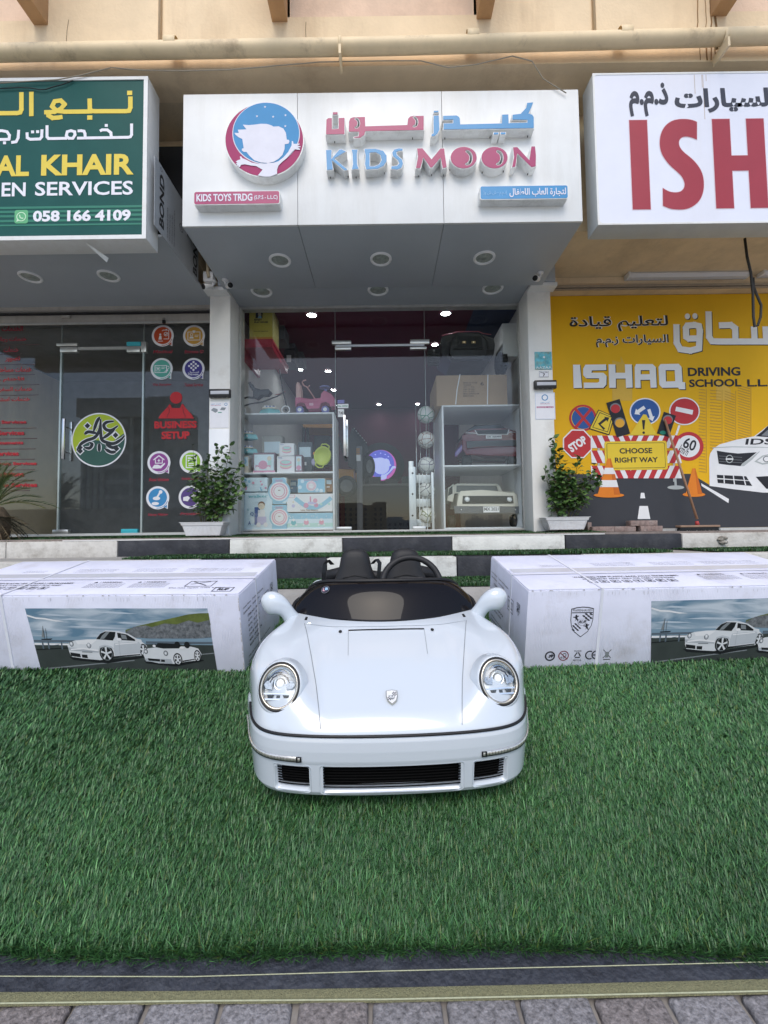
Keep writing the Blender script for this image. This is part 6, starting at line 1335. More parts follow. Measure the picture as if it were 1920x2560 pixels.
def rock_mat():
    m = M('print_rock', (.13,.14,.15), .4, var=.6, scale=60, dirt=(.30,.31,.32), dscale=45, dirt_amt=.8); return m
seam_ = ink('print_sea', (.20,.30,.38)); hillg = M('print_hill', (.12,.15,.04), .4, var=.4, scale=14); rockm = rock_mat(); roadp = M('print_road', (.045,.055,.052), .4, var=.2, scale=6); prail = ink('print_rail', (.10,.13,.16)); pcar = ink('print_car_white', (.62,.64,.66)); pcar2 = ink('print_car_shade', (.38,.41,.44)); pblk = ink('print_black', (.012,.014,.016)); pgry = ink('print_grey', (.20,.22,.23)); pwh = ink('print_white', (.66,.68,.72)); pcs = ink('print_car_shadow', (.47,.50,.53)); pcl = ink('print_cloud', (.46,.53,.60))
def photo_print(m_, f, y):
    "picture drawn in crop coordinates of the left carton, f maps them to the carton face"
    def P(pts, mt, l): m_.flat([f(*p) for p in pts], y-.0004*l, mt)
    def Cc(cx, cy, r, mt, l, rx=None): m_.flat([f(cx+(rx or r)*math.cos(R_(a)), cy+r*math.sin(R_(a))) for a in range(0,360,18)], y-.0004*l, mt)
    P([(160,483),(1213,463),(1222,655),(178,665)], cloudm, 0)
    P([(165,520),(215,535),(270,538),(320,548),(380,556),(330,558),(270,548),(215,545),(165,530)], pwh, 1)
    P([(178,650),(1222,643),(1224,690),(180,700)], seam_, 1)
    P([(730,600),(800,575),(860,560),(940,540),(1020,520),(1100,500),(1160,492),(1217,490),(1222,560),(900,580),(840,645),(745,640),(728,615)], hillg, 2)
    P([(728,612),(780,580),(850,570),(885,580),(960,556),(1030,560),(1100,535),(1150,548),(1219,530),(1222,632),(1130,642),(1000,645),(860,648),(800,645),(745,640)], rockm, 3)
    P([(180,690),(1225,680),(1236,840),(195,857)], roadp, 2); P([(192,700),(1224,668),(1224,672),(192,706)], prail, 3)
    P([(182,672),(560,666),(560,678),(182,684)], prail, 3); P([(182,690),(560,690),(560,698),(182,702)], pwh, 3); P([(840,665),(1224,660),(1224,672),(840,678)], prail, 3)
    for x in (228,262,340): P([(x,675),(x+9,675),(x+9,725),(x,726)], prail, 4)
    P([(185,728),(400,712),(400,718),(185,735)], pblk, 3)
    P([(200,848),(760,780),(760,786),(260,848)], pgry, 3); P([(1150,735),(1226,725),(1226,731),(1150,740)], pgry, 3)
    P([(375,770),(560,790),(850,750),(860,758),(600,806),(400,790)], pblk, 3); P([(815,785),(990,802),(1160,768),(1165,776),(1000,815),(830,800)], pblk, 3)
    for i in range(9): P([(300+i*100,700+i),(330+i*100,696+i),(330+i*100,699+i),(300+i*100,703+i)], prail, 3)
    for i, (x, y2, w2) in enumerate(((320,520,90),(480,545,140),(690,500,120),(560,590,200),(300,610,110),(760,560,80))): P([(x-w2,y2),(x-w2*.4,y2-9),(x+w2*.3,y2-5),(x+w2,y2+2),(x+w2*.2,y2+5)], pcl, 1)
    # yacht
    P([(225,664),(295,660),(285,668),(232,670)], pblk, 4)
    for x, t in ((248,585),(262,600)): P([(x,t),(x+2,t),(x+2,662),(x,662)], pblk, 4)
    P([(248,590),(232,655),(248,655)], pgry, 4)
    # large coupe
    P([(378,700),(392,682),(430,668),(500,660),(550,658),(580,625),(615,604),(690,606),(745,622),(790,650),(815,655),(818,668),(842,690),(846,712),(835,740),(800,752),(640,768),(560,786),(470,780),(395,770),(384,745)], pcar, 5)
    P([(552,658),(582,624),(612,610),(672,612),(665,640),(650,664)], pblk, 6); P([(680,616),(735,625),(780,655),(780,664),(700,660),(682,662)], pblk, 6); P([(700,625),(730,630),(735,655),(705,652)], pgry, 7)
    P([(380,712),(560,722),(556,740),(384,730)], pcar2, 6); P([(460,735),(520,735),(520,741),(460,740)], pgry, 7)
    P([(388,742),(446,750),(448,772),(392,765)], pblk, 6); P([(454,754),(488,755),(488,776),(456,773)], pblk, 6)
    for cx, cy, r in ((404,690,17),(505,696,19)): Cc(cx,cy,r,pblk,6,r*.72); Cc(cx,cy,r*.82,pcar2,7,r*.58); Cc(cx-1,cy-2,r*.45,pwh,8,r*.3)
    for cx, cy, rx, r in ((603,744,42,52),(822,718,24,38)): Cc(cx,cy,r,pblk,6,rx); Cc(cx,cy,r*.82,pgry,7,rx*.82); Cc(cx,cy,r*.74,pblk,8,rx*.74)
    for cx, cy, rx, r in ((603,744,32,40),(822,718,18,29)):
        for k2 in range(5):
            a = R_(72*k2-90); P([(cx+rx*math.cos(a)+6*math.sin(a), cy+r*math.sin(a)-6*math.cos(a)),(cx+rx*math.cos(a)-6*math.sin(a), cy+r*math.sin(a)+6*math.cos(a)),(cx-4*math.sin(a),cy+4*math.cos(a)),(cx+4*math.sin(a),cy-4*math.cos(a))], pcar, 9)
    P([(640,760),(800,742),(800,748),(640,768)], pblk, 7); Cc(688,656,9,pwh,8,14)
    P([(395,720),(470,712),(560,722),(556,732),(470,722),(395,728)], pwh, 7); P([(655,680),(800,668),(812,690),(800,735),(650,755),(648,715)], pcs, 6); P([(660,684),(790,672),(795,676),(662,690)], pwh, 7); P([(684,664),(686,664),(684,750),(680,750)], pcar2, 8); P([(430,672),(500,663),(555,664),(520,690),(440,692)], pwh, 6); P([(590,636),(618,612),(640,611),(600,655),(575,658)], pgry, 8)
    P([(560,722),(566,700),(600,690),(640,700),(650,720),(640,712),(600,700),(572,710)], pcs, 7)
    # small open toy car
    P([(818,745),(828,720),(850,706),(890,700),(905,690),(1040,690),(1100,690),(1140,700),(1155,730),(1150,760),(1130,772),(1060,782),(990,797),(900,795),(830,782)], pcar, 9)
    P([(893,698),(910,672),(1030,675),(1040,690),(1030,702),(940,705)], pblk, 10); Cc(1022,680,20,pblk,11,16); Cc(1078,680,20,pblk,11,16)
    P([(822,768),(975,768),(985,797),(830,785)], pcar2, 10); P([(842,766),(912,770),(912,784),(845,780)], pblk, 11); P([(918,772),(940,773),(940,786),(918,785)], pblk, 11)
    for cx, cy, r in ((835,725,15),(950,733,16)): Cc(cx,cy,r,pblk,10,r*.8); Cc(cx,cy,r*.8,pcar2,11,r*.62); Cc(cx,cy,r*.4,pwh,12,r*.3)
    for cx, cy, rx, r in ((1016,768,26,38),(1132,745,20,36)): Cc(cx,cy,r,pblk,10,rx); Cc(cx,cy,r*.78,pcar,11,rx*.78); Cc(cx,cy,r*.66,pblk,12,rx*.66)
    for cx, cy, rx, r in ((1016,768,18,27),(1132,745,14,25)):
        for k2 in range(5):
            a = R_(72*k2-90); P([(cx+rx*math.cos(a)+4*math.sin(a), cy+r*math.sin(a)-4*math.cos(a)),(cx+rx*math.cos(a)-4*math.sin(a), cy+r*math.sin(a)+4*math.cos(a)),(cx-3*math.sin(a),cy+3*math.cos(a)),(cx+3*math.sin(a),cy-3*math.cos(a))], pcar, 13)
    Cc(888,690,7,pwh,12,9); Cc(1048,697,8,pwh,12,14); P([(1040,776),(1115,762),(1115,767),(1042,783)], pblk, 11)
HB, LB_, DB = .388, 1.50, .56
def shield(m_, cx, cz, s, y):
    "checkered crest with a banner; s = half width"
    o = [(-1,1.25),(-.5,1.38),(0,1.42),(.5,1.38),(1,1.25),(1.0,.2),(.9,-.35),(.6,-.9),(0,-1.38),(-.6,-.9),(-.9,-.35),(-1.0,.2)]
    f = lambda p, k=1: (cx+p[0]*s*k, cz+p[1]*s*k)
    m_.flat([f(p) for p in o], y, cink); m_.flat([f(p,.94) for p in o], y-.0003, card_w); m_.flat([f(p) for p in ((-.92,.92),(.92,.92),(.92,.84),(-.92,.84))], y-.0006, cink)
    m_.text('PFAFFENHAUSEN', cx-s*.86, cx+s*.86, cz+s*.98, cz+s*1.20, y-.0006, cink, bold=.01)
    def chk(x0, x1, z0, z1, nx, nz):
        for i in range(nx):
            for j in range(nz):
                if (i+j) % 2 == 0:
                    a, b = x0+(x1-x0)*i/nx, x0+(x1-x0)*(i+1)/nx; c, d = z0+(z1-z0)*j/nz, z0+(z1-z0)*(j+1)/nz; sk = .06
                    m_.flat([f(p) for p in ((a+sk,c),(b+sk,c),(b-sk,d),(a-sk,d))], y-.0006, cink)
    chk(.05,.88,.12,.82,4,4); chk(-.78,-.05,-.78,-.08,4,4)
    for x0, z0 in ((-.52,.40),(.45,-.42)):   # rampant beast outlines, simplified
        m_.flat([f((x0+a,z0+b)) for a, b in ((-.12,-.28),(-.02,-.12),(-.10,.02),(-.28,.05),(-.26,.12),(-.08,.12),(-.06,.28),(.06,.30),(.10,.20),(.24,.22),(.22,.12),(.10,.08),(.14,-.08),(.24,-.26),(.12,-.28),(.06,-.14))], y-.0006, cink)
    m_.flat([f(p) for p in ((-.36,.30),(.40,.30),(.38,-.18),(.05,-.34),(-.34,-.16))], y-.0008, cink); m_.flat([f(p,.88) for p in ((-.36,.32),(.40,.32),(.38,-.18),(.05,-.36),(-.34,-.16))], y-.0011, card_w)
    m_.text('RUF', cx-s*.28, cx+s*.34, cz-s*.10, cz+s*.18, y-.0014, cink, bold=.05, shear=.3)
def topicons(mt, x0, zz, k=1):
    pass
def carton(sign, corner, yaw, label):
    rot = (R_(12.3),0,R_(yaw)); c_ = V(corner[0],corner[1],2.0)
    t_ = T('shipping_carton', label, 'carton', (c_[0],2.0,zg(2.0)-.010), 'white cartons beside the toy car', rot)
    x0, x1 = (-LB_,0) if sign < 0 else (0,LB_)
    MB(card_w).box(x0,x1,0,DB,0,HB-.004).build('carton_body', t_, True, bevel=.006)
    fz = HB-.0035
    # two top flaps meeting at a taped seam
    for ya, yb in ((.004,DB/2-.003),(DB/2+.003,DB-.004)): MB(card_w).box(x0+.004,x1-.004,ya,yb,fz,HB).build('top_flap', t_, True, bevel=.0012)
    MB(tape).box(x0+.02,x1-.02,DB/2-.03,DB/2+.03,HB+.0003,HB+.0008).build('tape', t_, True)
    sx_ = (x0+.335) if sign > 0 else (x1-1.10)
    ys_ = -.0028
    MB(strapm).box(sx_-.0065,sx_+.0065,ys_,-.0004,0.004,HB+.002).build('strap', t_, True); MB(strapm).box(sx_-.0065,sx_+.0065,-.003,DB,HB+.0021,HB+.0032).build('strap', t_, True)
    ex = x1 if sign < 0 else x0; dd = .0025*(1 if sign < 0 else -1)
    for yq in (DB*.38,):
        MB(strapm).box(min(ex,ex+dd),max(ex,ex+dd),yq-.0065,yq+.0065,.004,HB+.003).build('strap', t_, True); MB(strapm).box(x0,x1,yq-.0065,yq+.0065,HB+.0034,HB+.0042).build('strap', t_, True)
    # worn edges
    rn = random.Random(4+sign); m_ = MB(worn)
    for i in range(20):
        a = rn.uniform(x0+.01,x1-.01); w_ = rn.uniform(.002,.012); m_.flat([(a,HB-.006),(a+w_,HB-.006-rn.uniform(0,.001)),(a+w_*.8,HB-.004+.002),(a+w_*.2,HB-.0025)], -.0012)
    for i in range(30):
        zc_ = rn.uniform(.02,HB-.02); h_ = rn.uniform(.005,.025); m_.flat([(ex-.004*(1 if sign<0 else -1)-.002,zc_),(ex-.002*(1 if sign<0 else -1),zc_),(ex-.003*(1 if sign<0 else -1),zc_+h_)][::(1 if True else -1)], -.0011)
    for i in range(70):
        a = rn.uniform(x0+.01,x1-.01); h_ = rn.uniform(.004,.020); m_.rect(a,a+.0012,HB-.030-h_ if rn.random() < .6 else .006,HB-.030 if rn.random() < .0 else (HB-.030 if False else HB-.028) if False else (HB-.030),-.0010) if rn.random() < 0 else m_.rect(a,a+.0010,.004 if i % 3 == 0 else HB-.014-h_,(.004+h_) if i % 3 == 0 else HB-.014,-.0010,scuff)
    m_.build('worn_edge', t_, True, kind='stuff')
    # front print
    m_ = MB(cink)
    if sign < 0:
        f = lambda x, y: ((x-1396)*.000804, (858+(1408-x)*.024-y)*.000804)
        photo_print(m_, f, -.0006)
    else:
        f = lambda x, y: (.566+(x-160)*.000804, .016+(850+(1235-x)*.016-y)*.000804)
        photo_print(m_, f, -.0006)
        shield(m_, .252, .232, .052, -.0006)
        iz, r = .072, .024
        m_.ring(.117,iz,.017,r,-.0006,cink,24); m_.flat([(.105,iz-.004),(.117,iz-.008),(.112,iz+.006),(.124,iz+.006),(.124,iz+.013),(.134,iz+.002),(.124,iz-.009),(.121,iz-.001)], -.0008, cink)
        rr_ = ink('carton_maroon',(.18,.03,.05)); m_.ring(.180,iz,.020,.0245,-.0006,rr_,24); m_.line([(.163,iz+.016),(.197,iz-.016)], .004, -.0009, rr_); m_.ring(.184,iz+.004,.006,.009,-.0007,cink,12); m_.text('0-3',.166,.185,iz-.014,iz-.004,-.0007,cink,bold=.02)
        for a in (90,210,330):
            q = R_(a); p = R_(a+120); m_.line([(.245+.014*math.cos(q+.25),iz+.014*math.sin(q+.25)),(.245+.014*math.cos(p-.25),iz+.014*math.sin(p-.25))], .005, -.0007, cink)
        m_.text('PLEASE',.228,.262,iz+.018,iz+.025,-.0006,cink,bold=.01); m_.text('RECYCLE',.226,.264,iz-.027,iz-.020,-.0006,cink,bold=.01)
        for cx in (.302,.332):
            m_.flat([(cx+.022*math.cos(R_(a)),iz+.022*math.sin(R_(a))) for a in range(60,301,20)]+[(cx+.016*math.cos(R_(a)),iz+.016*math.sin(R_(a))) for a in range(300,59,-20)], -.0006, cink)
        m_.rect(.318,.334,iz-.003,iz+.003,-.0006,cink)
        cx = .383; m_.line([(cx-.018,iz+.024),(cx+.018,iz-.016)],.003,-.0006,cink); m_.line([(cx+.018,iz+.024),(cx-.018,iz-.016)],.003,-.0008,cink); m_.flat([(cx-.010,iz+.014),(cx+.010,iz+.014),(cx+.007,iz-.014),(cx-.007,iz-.014)],-.0010,pgry); m_.rect(cx-.016,cx+.016,iz-.026,iz-.022,-.0006,cink)
    m_.build('front_print', t_, True)
    # top print
    m_ = MB(cink); m_.M = Matrix(((1,0,0,0),(0,0,1,0),(0,-1,0,HB+.0006),(0,0,0,1)))
    yy_ = -.0006
    def tx(s_, a, b, z0, z1): m_.text(s_, x0+a, x0+b, z0, z1, yy_, cink, bold=.01)
    for base in (.05,):
        tx('WARNING: KEEP PLASTIC BAGS AWAY FROM BABIES',.10 if sign<0 else .28,.62 if sign<0 else .80,.150,.168); tx('ASSEMBLED BY ADULT ONLY FOR AGES 3 TO 8 YEARS',.14 if sign<0 else .31,.58 if sign<0 else .76,.122,.138)
        o_ = .10 if sign < 0 else .30
        for i in range(8):
            a = x0+o_+.02+i*.055; m_.flat([(a,.075),(a+.04,.075),(a+.04,.108),(a,.108)], yy_, cink, 0, [[(a+.003,.078),(a+.037,.078),(a+.037,.105),(a+.003,.105)]]); m_.text('A*K@T#F&'[i], a+.010,a+.030,.082,.101, yy_, cink)
        for j, q in enumerate((.72,.94)):
            a = q+(.18 if sign > 0 else 0); tx('! WARNING:',a+.03,a+.14,.160,.176); m_.flat([(x0+a,.160),(x0+a+.02,.160),(x0+a+.01,.177)], yy_, cink)
            for i in range(5): tx('Small parts. Not for children under three years old.',a-.01,a+.17,.142-i*.013,.150-i*.013)
        a = x0+(1.20 if sign<0 else 1.30); m_.flat([(a,.10),(a+.13,.10),(a+.13,.175),(a,.175)], yy_, cink, 0, [[(a+.004,.104),(a+.126,.104),(a+.126,.171),(a+.004,.171)]]); m_.line([(a+.02,.165),(a+.10,.112)],.005,yy_-.0004,cink); m_.line([(a+.10,.165),(a+.02,.130)],.004,yy_-.0006,cink)
        tx('Do not open with knife!',(1.14 if sign<0 else 1.25),(1.40 if sign<0 else 1.47),.072,.088)
        if sign < 0: shield_ = None; a = x0+1.36; m_.flat([(a,.03),(a+.09,.03),(a+.09,.085),(a,.085)], yy_, cink, 0, [[(a+.004,.034),(a+.086,.034),(a+.086,.081),(a+.004,.081)]]); m_.text('RUF', a+.02,a+.07,.045,.072, yy_, cink, bold=.06)
        # back flap, upside down rows
        for q, w_, rows in ((.20,.12,2),(.48,.22,3),(.80,.22,3),(1.08,.30,3)):
            for i in range(rows): m_.text('Small parts. Not for children under three years', x0+q, x0+q+w_, .335+i*.022, .343+i*.022, yy_, cink, rot=180)
    m_.build('top_print', t_, True)
    # end print
    m_ = MB(cink)
    if sign < 0: m_.M = Matrix(((0,-1,0,x1+.0008),(1,0,0,0),(0,0,1,0),(0,0,0,1)))
    else: m_.M = Matrix(((0,1,0,x0-.0008),(-1,0,0,DB),(0,0,1,0),(0,0,0,1)))
    def sd(s_, a, b, z0, z1, **k): m_.text(s_, a, b, z0, z1, -.0004, cink, bold=.01, **k)
    for i, a in enumerate((.03,.15)):
        sd('Contains Battery', a, a+.10, .300,.312); sd('Contient Batterie', a, a+.10, .278,.289)
    sd('Contiene', .25,.31,.300,.311)
    for i, (s_, w_) in enumerate((('ITEM NO.: RUF CTR',.20),("Q'TY:   1  PC",.13),('N.W.:  18.5 KGS',.15),('G.W.:  21.0 KGS',.15),('COLOR: WHITE',.13),('MEAS.: 134*60*38CM',.17),('MADE IN CHINA',.14))): sd(s_, .08, .08+w_, .245-i*.024,.257-i*.024)
    sd('Officially licensed product by the owner', .05,.38,.055,.066); sd('Licensed Manufacturer', .05,.25,.035,.046)
    m_.flat([(.31,.20),(.39,.20),(.39,.27),(.31,.27)], -.0004, cink, 0, [[(.313,.203),(.387,.203),(.387,.267),(.313,.267)]])
    for i in range(5): m_.text('2', .318+i*.013,.327+i*.013,.215,.255,-.0004,cink)
    shield(m_, .445 if sign<0 else .455, .255, .022, -.0004)
    m_.build('end_print', t_, True, kind='stuff')
    return t_
carton(-1,(614,1672),-2.8,'white shipping carton with printed car picture, left of the toy car')
carton(1,(1309,1665),2.8,'white shipping carton with black crest print, right of the toy car')
# ---------------------------------------------------------------- toy car
CL, BELT = 1.30, .222
CW_ = [(0, 0.388), (0.06, 0.403), (0.15, 0.426), (0.26, 0.424), (0.4, 0.382), (0.55, 0.355), (0.75, 0.345), (0.95, 0.36), (1.08, 0.362), (1.22, 0.35), (1.3, 0.32)]
ZC = [(0,.243),(.03,.256),(.10,.288),(.20,.332),(.30,.366),(.38,.388),(.46,.395),(.60,.38),(.85,.40),(1.0,.41),(1.15,.37),(1.30,.30)]
ZF = [(0,.262),(.03,.300),(.06,.322),(.10,.340),(.18,.362),(.28,.382),(.38,.392),(.50,.398),(.70,.385),(.85,.385),(1.0,.385),(1.12,.36),(1.30,.29)]
def ip(T_, x):
    if x <= T_[0][0]: return T_[0][1]
    for i in range(len(T_)-1):
        a, b = T_[i], T_[i+1]
        if x <= b[0]:
            p0 = T_[max(i-1,0)]; p3 = T_[min(i+2,len(T_)-1)]; h = b[0]-a[0]; t = (x-a[0])/h
            m0 = (b[1]-p0[1])/(b[0]-p0[0])*h; m1 = (p3[1]-a[1])/(p3[0]-a[0])*h
            return (2*t**3-3*t*t+1)*a[1]+(t**3-2*t*t+t)*m0+(-2*t**3+3*t*t)*b[1]+(t**3-t*t)*m1
    return T_[-1][1]
def bow(u): u = abs(u); return .028*u*u+.030*u**5+.075*u**14
def body_pt(u, y0):
    t = y0/CL; W = ip(CW_, y0)
    x = u*W; y = y0+bow(u)*(1-t)**2-bow(u)*.8*t*t
    au = abs(u)
    # height: hood centre and fender ridge
    cen = ip(ZC, y0); fen = ip(ZF, y0)
    r = min(1, max(0, (au-.42)/.28)); r = r*r*(3-2*r)
    top = cen*(1-r)+fen*r
    if au < .5: top += .004*(1-(au/.5)**2)
    rf = .045+.075*r; rs = .062
    a = min(1, y0/rf); a2 = min(1,(CL-y0)/.06); b = min(1,(1-au)*W/rs)
    g = (1-(1-a)**2)**.5*(1-(1-b)**2.2)**(1/2.2)*(1-(1-a2)**2)**.5
    return Vector((x, y, BELT+(top-BELT)*g))
def cowl_y(x): return .375+.95*x*x
def on_body(x, y):
    y0 = y
    for _ in range(12):
        W = ip(CW_, max(y0,0)); u = max(-1,min(1,x/W)); t = y0/CL; y0 = max(0, y-(bow(u)*(1-t)**2-bow(u)*.8*t*t))
    return body_pt(max(-1,min(1,x/ip(CW_,y0))), y0)
def on_n(x, y):
    e = .004; p = on_body(x,y); a = on_body(x+e,y)-on_body(x-e,y); b = on_body(x,y+e)-on_body(x,y-e)
    n = a.cross(b); n.normalize(); return p, (n if n.z > 0 else -n)
paint = M('car_white_paint', (.60,.65,.70), .22, var=0, coat=.9, spec=.5); cblk = M('car_black_trim', (.012,.012,.013), .45, var=.1); cmat = M('car_interior_black', (.016,.016,.018), .55, var=.15, scale=30)
car = T('ride_on_car', 'white children\'s ride-on roadster with round headlights in the middle of the turf', 'toy car', (.012,1.15,zg(1.15)+.006), rot=(R_(7.6),0,R_(1.9)))
NU, NV = 128, 170
us = [math.sin(math.pi/2*(2*i/NU-1))*.62+(2*i/NU-1)*.38 for i in range(NU+1)]
vs_ = [CL*((j/NV)**1.35) for j in range(NV+1)]
pts = [[body_pt(u, y) for u in us] for y in vs_]
m_ = MB(paint); m_.smooth = True
allv = [tuple(p) for r in pts for p in r]; fs = []
arches = [(.255,.095,.108),(1.02,.10,.114)]
for j in range(NV):
    for i in range(NU):
        c_ = (pts[j][i]+pts[j+1][i+1])/2
        if abs(c_.x) < .262-.06*max(0,(c_.y-.85)/.15)**2 and cowl_y(c_.x)+.03 < c_.y < 1.0: continue
        n_ = NU+1; fs.append((j*n_+i, j*n_+i+1, (j+1)*n_+i+1, (j+1)*n_+i))
m_.add(allv, fs, paint, True)
body = m_.build('body_shell', car, True)
mod = body.modifiers.new('thickness', 'SOLIDIFY'); mod.thickness = .006; mod.offset = -1
# cockpit tub
m_ = MB(cmat); m_.box(-.272,.272,.40,1.01,.14,.155)
m_.box(-.276,-.268,.40,1.01,.155,.395).box(.268,.276,.40,1.01,.155,.395).box(-.268,.268,1.0,1.01,.155,.40).box(-.268,.268,.405,.41,.155,.375)
m_.build('cockpit_tub', car, True)
MB(cmat).add([(-.26,.46,.388),(.26,.46,.388),(.25,.60,.425),(-.25,.60,.425),(-.26,.46,.37),(.26,.46,.37),(.25,.60,.37),(-.25,.60,.37)], [(0,1,2,3),(7,6,5,4),(0,4,5,1),(1,5,6,2),(2,6,7,3),(3,7,4,0)]).build('dashboard', car, True, bevel=.008)
# bumper and sills swept round the plan outline
prof = [(.224,-.002),(.218,.003),(.210,.006),(.185,.008),(.176,.008),(.160,.008),(.154,.007),(.150,.006),(.074,.002),(.062,-.004),(.055,-.018),(.054,-.05)]
def plan(s):
    "s in [-1.7,1.7]: |s|<=1 across the front, beyond that along the flank"
    if abs(s) <= 1:
        return Vector((s*ip(CW_,0), bow(s), 0)), None
    y0 = (abs(s)-1)*1.0; sg = 1 if s > 0 else -1
    return Vector((sg*ip(CW_,y0), y0+bow(1)*(1-y0/CL)**2, 0)), None
ss = sorted(set([round(math.sin(math.pi/2*i/60)*1.0,5) for i in range(-60,61)]+[round(1+i*.02,4) for i in range(1,64)]+[-round(1+i*.02,4) for i in range(1,64)]))
pl = [plan(s)[0] for s in ss]; nr = []
for i in range(len(pl)):
    d = pl[min(i+1,len(pl)-1)]-pl[max(i-1,0)]; nr.append(Vector((d.y,-d.x,0)).normalized())
def fine(p):
    out = []
    for i in range(len(p)-1):
        nq = max(2,int(abs(p[i][0]-p[i+1][0])/.0018))
        for k2 in range(nq): t = k2/nq; out.append((p[i][0]+(p[i+1][0]-p[i][0])*t, p[i][1]+(p[i+1][1]-p[i][1])*t))
    return out+[p[-1]]
pf = fine(prof)
rows = [[p+n*o+Vector((0,0,z)) for p, n in zip(pl,nr)] for z, o in pf]
def outz(z):
    for (a, oa), (b, ob) in zip(prof, prof[1:]):
        if a >= z >= b: return oa+(ob-oa)*(a-z)/(a-b)
    return 0
def S(x, z):   # bumper skin
    s = x/ip(CW_,0); s = max(-1,min(1,s)); e = .002; p = plan(s)[0]; d = plan(min(1,s+e))[0]-plan(max(-1,s-e))[0]; n = Vector((d.y,-d.x,0)).normalized()
    q = p+n*outz(z); return Vector((q.x,q.y,z)), n
slb = M('grille_black', (.003,.003,.003), .9, var=0, spec=.05)
grilles = [(-.184,.184,.068,.149),(-.304,-.208,.073,.147),(.208,.304,.073,.147)]
m_ = MB(paint); m_.smooth = True; n_ = len(ss); fs = []
for j in range(len(rows)-1):
    for i in range(n_-1):
        c_ = (rows[j][i]+rows[j+1][i+1])/2
        if any(a+.004 < c_.x < b-.004 and c+.003 < c_.z < d-.003 for a, b, c, d in grilles) and c_.y < .12: continue
        if c_.y > .12 and any(math.hypot(c_.y-yc, c_.z-zc2) < r for yc, zc2, r in arches): continue
        if c_.y > .12 and c_.z > .16 and False: continue
        fs.append((j*n_+i, (j+1)*n_+i, (j+1)*n_+i+1, j*n_+i+1))
m_.add([tuple(p) for r in rows for p in r], fs, paint, True); bp = m_.build('bumper', car, True)
for a, b, c, d in grilles:
    out = rrect(a-.001,b+.001,c-.001,d+.001,.010,6); inn = rrect(a+.004,b-.004,c+.004,d-.004,.008,6); n2 = len(out)
    vsx = []
    for (pts2, dep) in ((out,.0015),(inn,-.002),(inn,-.035)):
        for x, z in pts2: q, nn = S(x,z); vsx.append(tuple(q+nn*dep))
    fsx = [(k2*n2+i, k2*n2+(i+1)%n2, (k2+1)*n2+(i+1)%n2, (k2+1)*n2+i) for k2 in range(2) for i in range(n2)]
    MB(paint).add(vsx, fsx, paint, True).build('grille_surround', bp, True)
    g = MB(slb); q = [S(x,z) for x, z in inn]; g.add([tuple(p-nn*.030) for p, nn in q], [tuple(range(n2))], slb)
    o = g.build('grille', car, True)
    nb_ = 9; slm = M('slat_black', (.004,.004,.004), .8, var=0, spec=.1)
    for i in range(1,nb_):
        z = c+.004+(d-c-.008)*i/nb_; m2 = MB(slm)
        path = [S(a+.004+(b-a-.008)*t/14, z) for t in range(15)]
        m2.tube([p-nn*.012 for p, nn in path], .0016, 5); m2.build('slat', o, True)
# black belt strip
m_ = MB(cblk); sel = [i for i, s in enumerate(ss) if abs(s) < 1.07]
m_.tube([pl[i]+nr[i]*.002+Vector((0,0,.2245)) for i in sel], .0038, 8); m_.build('belt_strip', car, True)
# indicators
ind = M('indicator_lens', (.62,.60,.55), .12, metal=.6, var=.25, scale=120, coat=.5)
for sg in (-1,1):
    s0, s1 = .60, 1.10; m2 = MB(ind); pth = []
    for k2 in range(25):
        s = sg*(s0+(s1-s0)*k2/24); p = plan(s)[0]; e = .003; d = plan(s+e)[0]-plan(s-e)[0]; n = Vector((d.y,-d.x,0)).normalized(); pth.append((p+n*(outz(.168)), n))
    hh = .0060; z = .166
    vsx = []
    for p, n in pth: vsx += [tuple(p+n*.001+Vector((0,0,z-hh))), tuple(p+n*.004+Vector((0,0,z-hh*.7))), tuple(p+n*.004+Vector((0,0,z+hh*.7))), tuple(p+n*.001+Vector((0,0,z+hh)))]
    fsx = [(i*4+k3,i*4+k3+1,(i+1)*4+k3+1,(i+1)*4+k3) for i in range(24) for k3 in range(3)]
    if sg > 0: fsx = [tuple(reversed(f)) for f in fsx]
    m2.add(vsx, fsx, ind, True); o = m2.build('indicator', car, True)
    m3 = MB(cblk)
    for k2 in range(2,24,1): p, n = pth[k2]; m3.tube([p+n*.0042+Vector((0,0,z-hh*.7)), p+n*.0042+Vector((0,0,z+hh*.7))], .0005, 4)
    m3.build('lens_rib', o, True, kind='stuff')
    p0, n0 = pth[0]; p1, n1 = pth[1]; m4 = MB(cblk); d = (p1-p0).normalized(); m4.add([tuple(p0-d*.004+n0*.003+Vector((0,0,z-hh*1.3))),tuple(p0+d*.010+n0*.0045+Vector((0,0,z-hh*1.3))),tuple(p0+d*.010+n0*.0045+Vector((0,0,z+hh*1.3))),tuple(p0-d*.004+n0*.003+Vector((0,0,z+hh*1.3)))], [(0,1,2,3) if sg < 0 else (0,1,2,3)], cblk); m4.build('end_block', o, True)
    m5 = MB(cblk)
    m5.tube([p+n*.002+Vector((0,0,z-hh-.0012)) for p, n in pth], .0012, 4); m5.build('lens_seal', o, True)
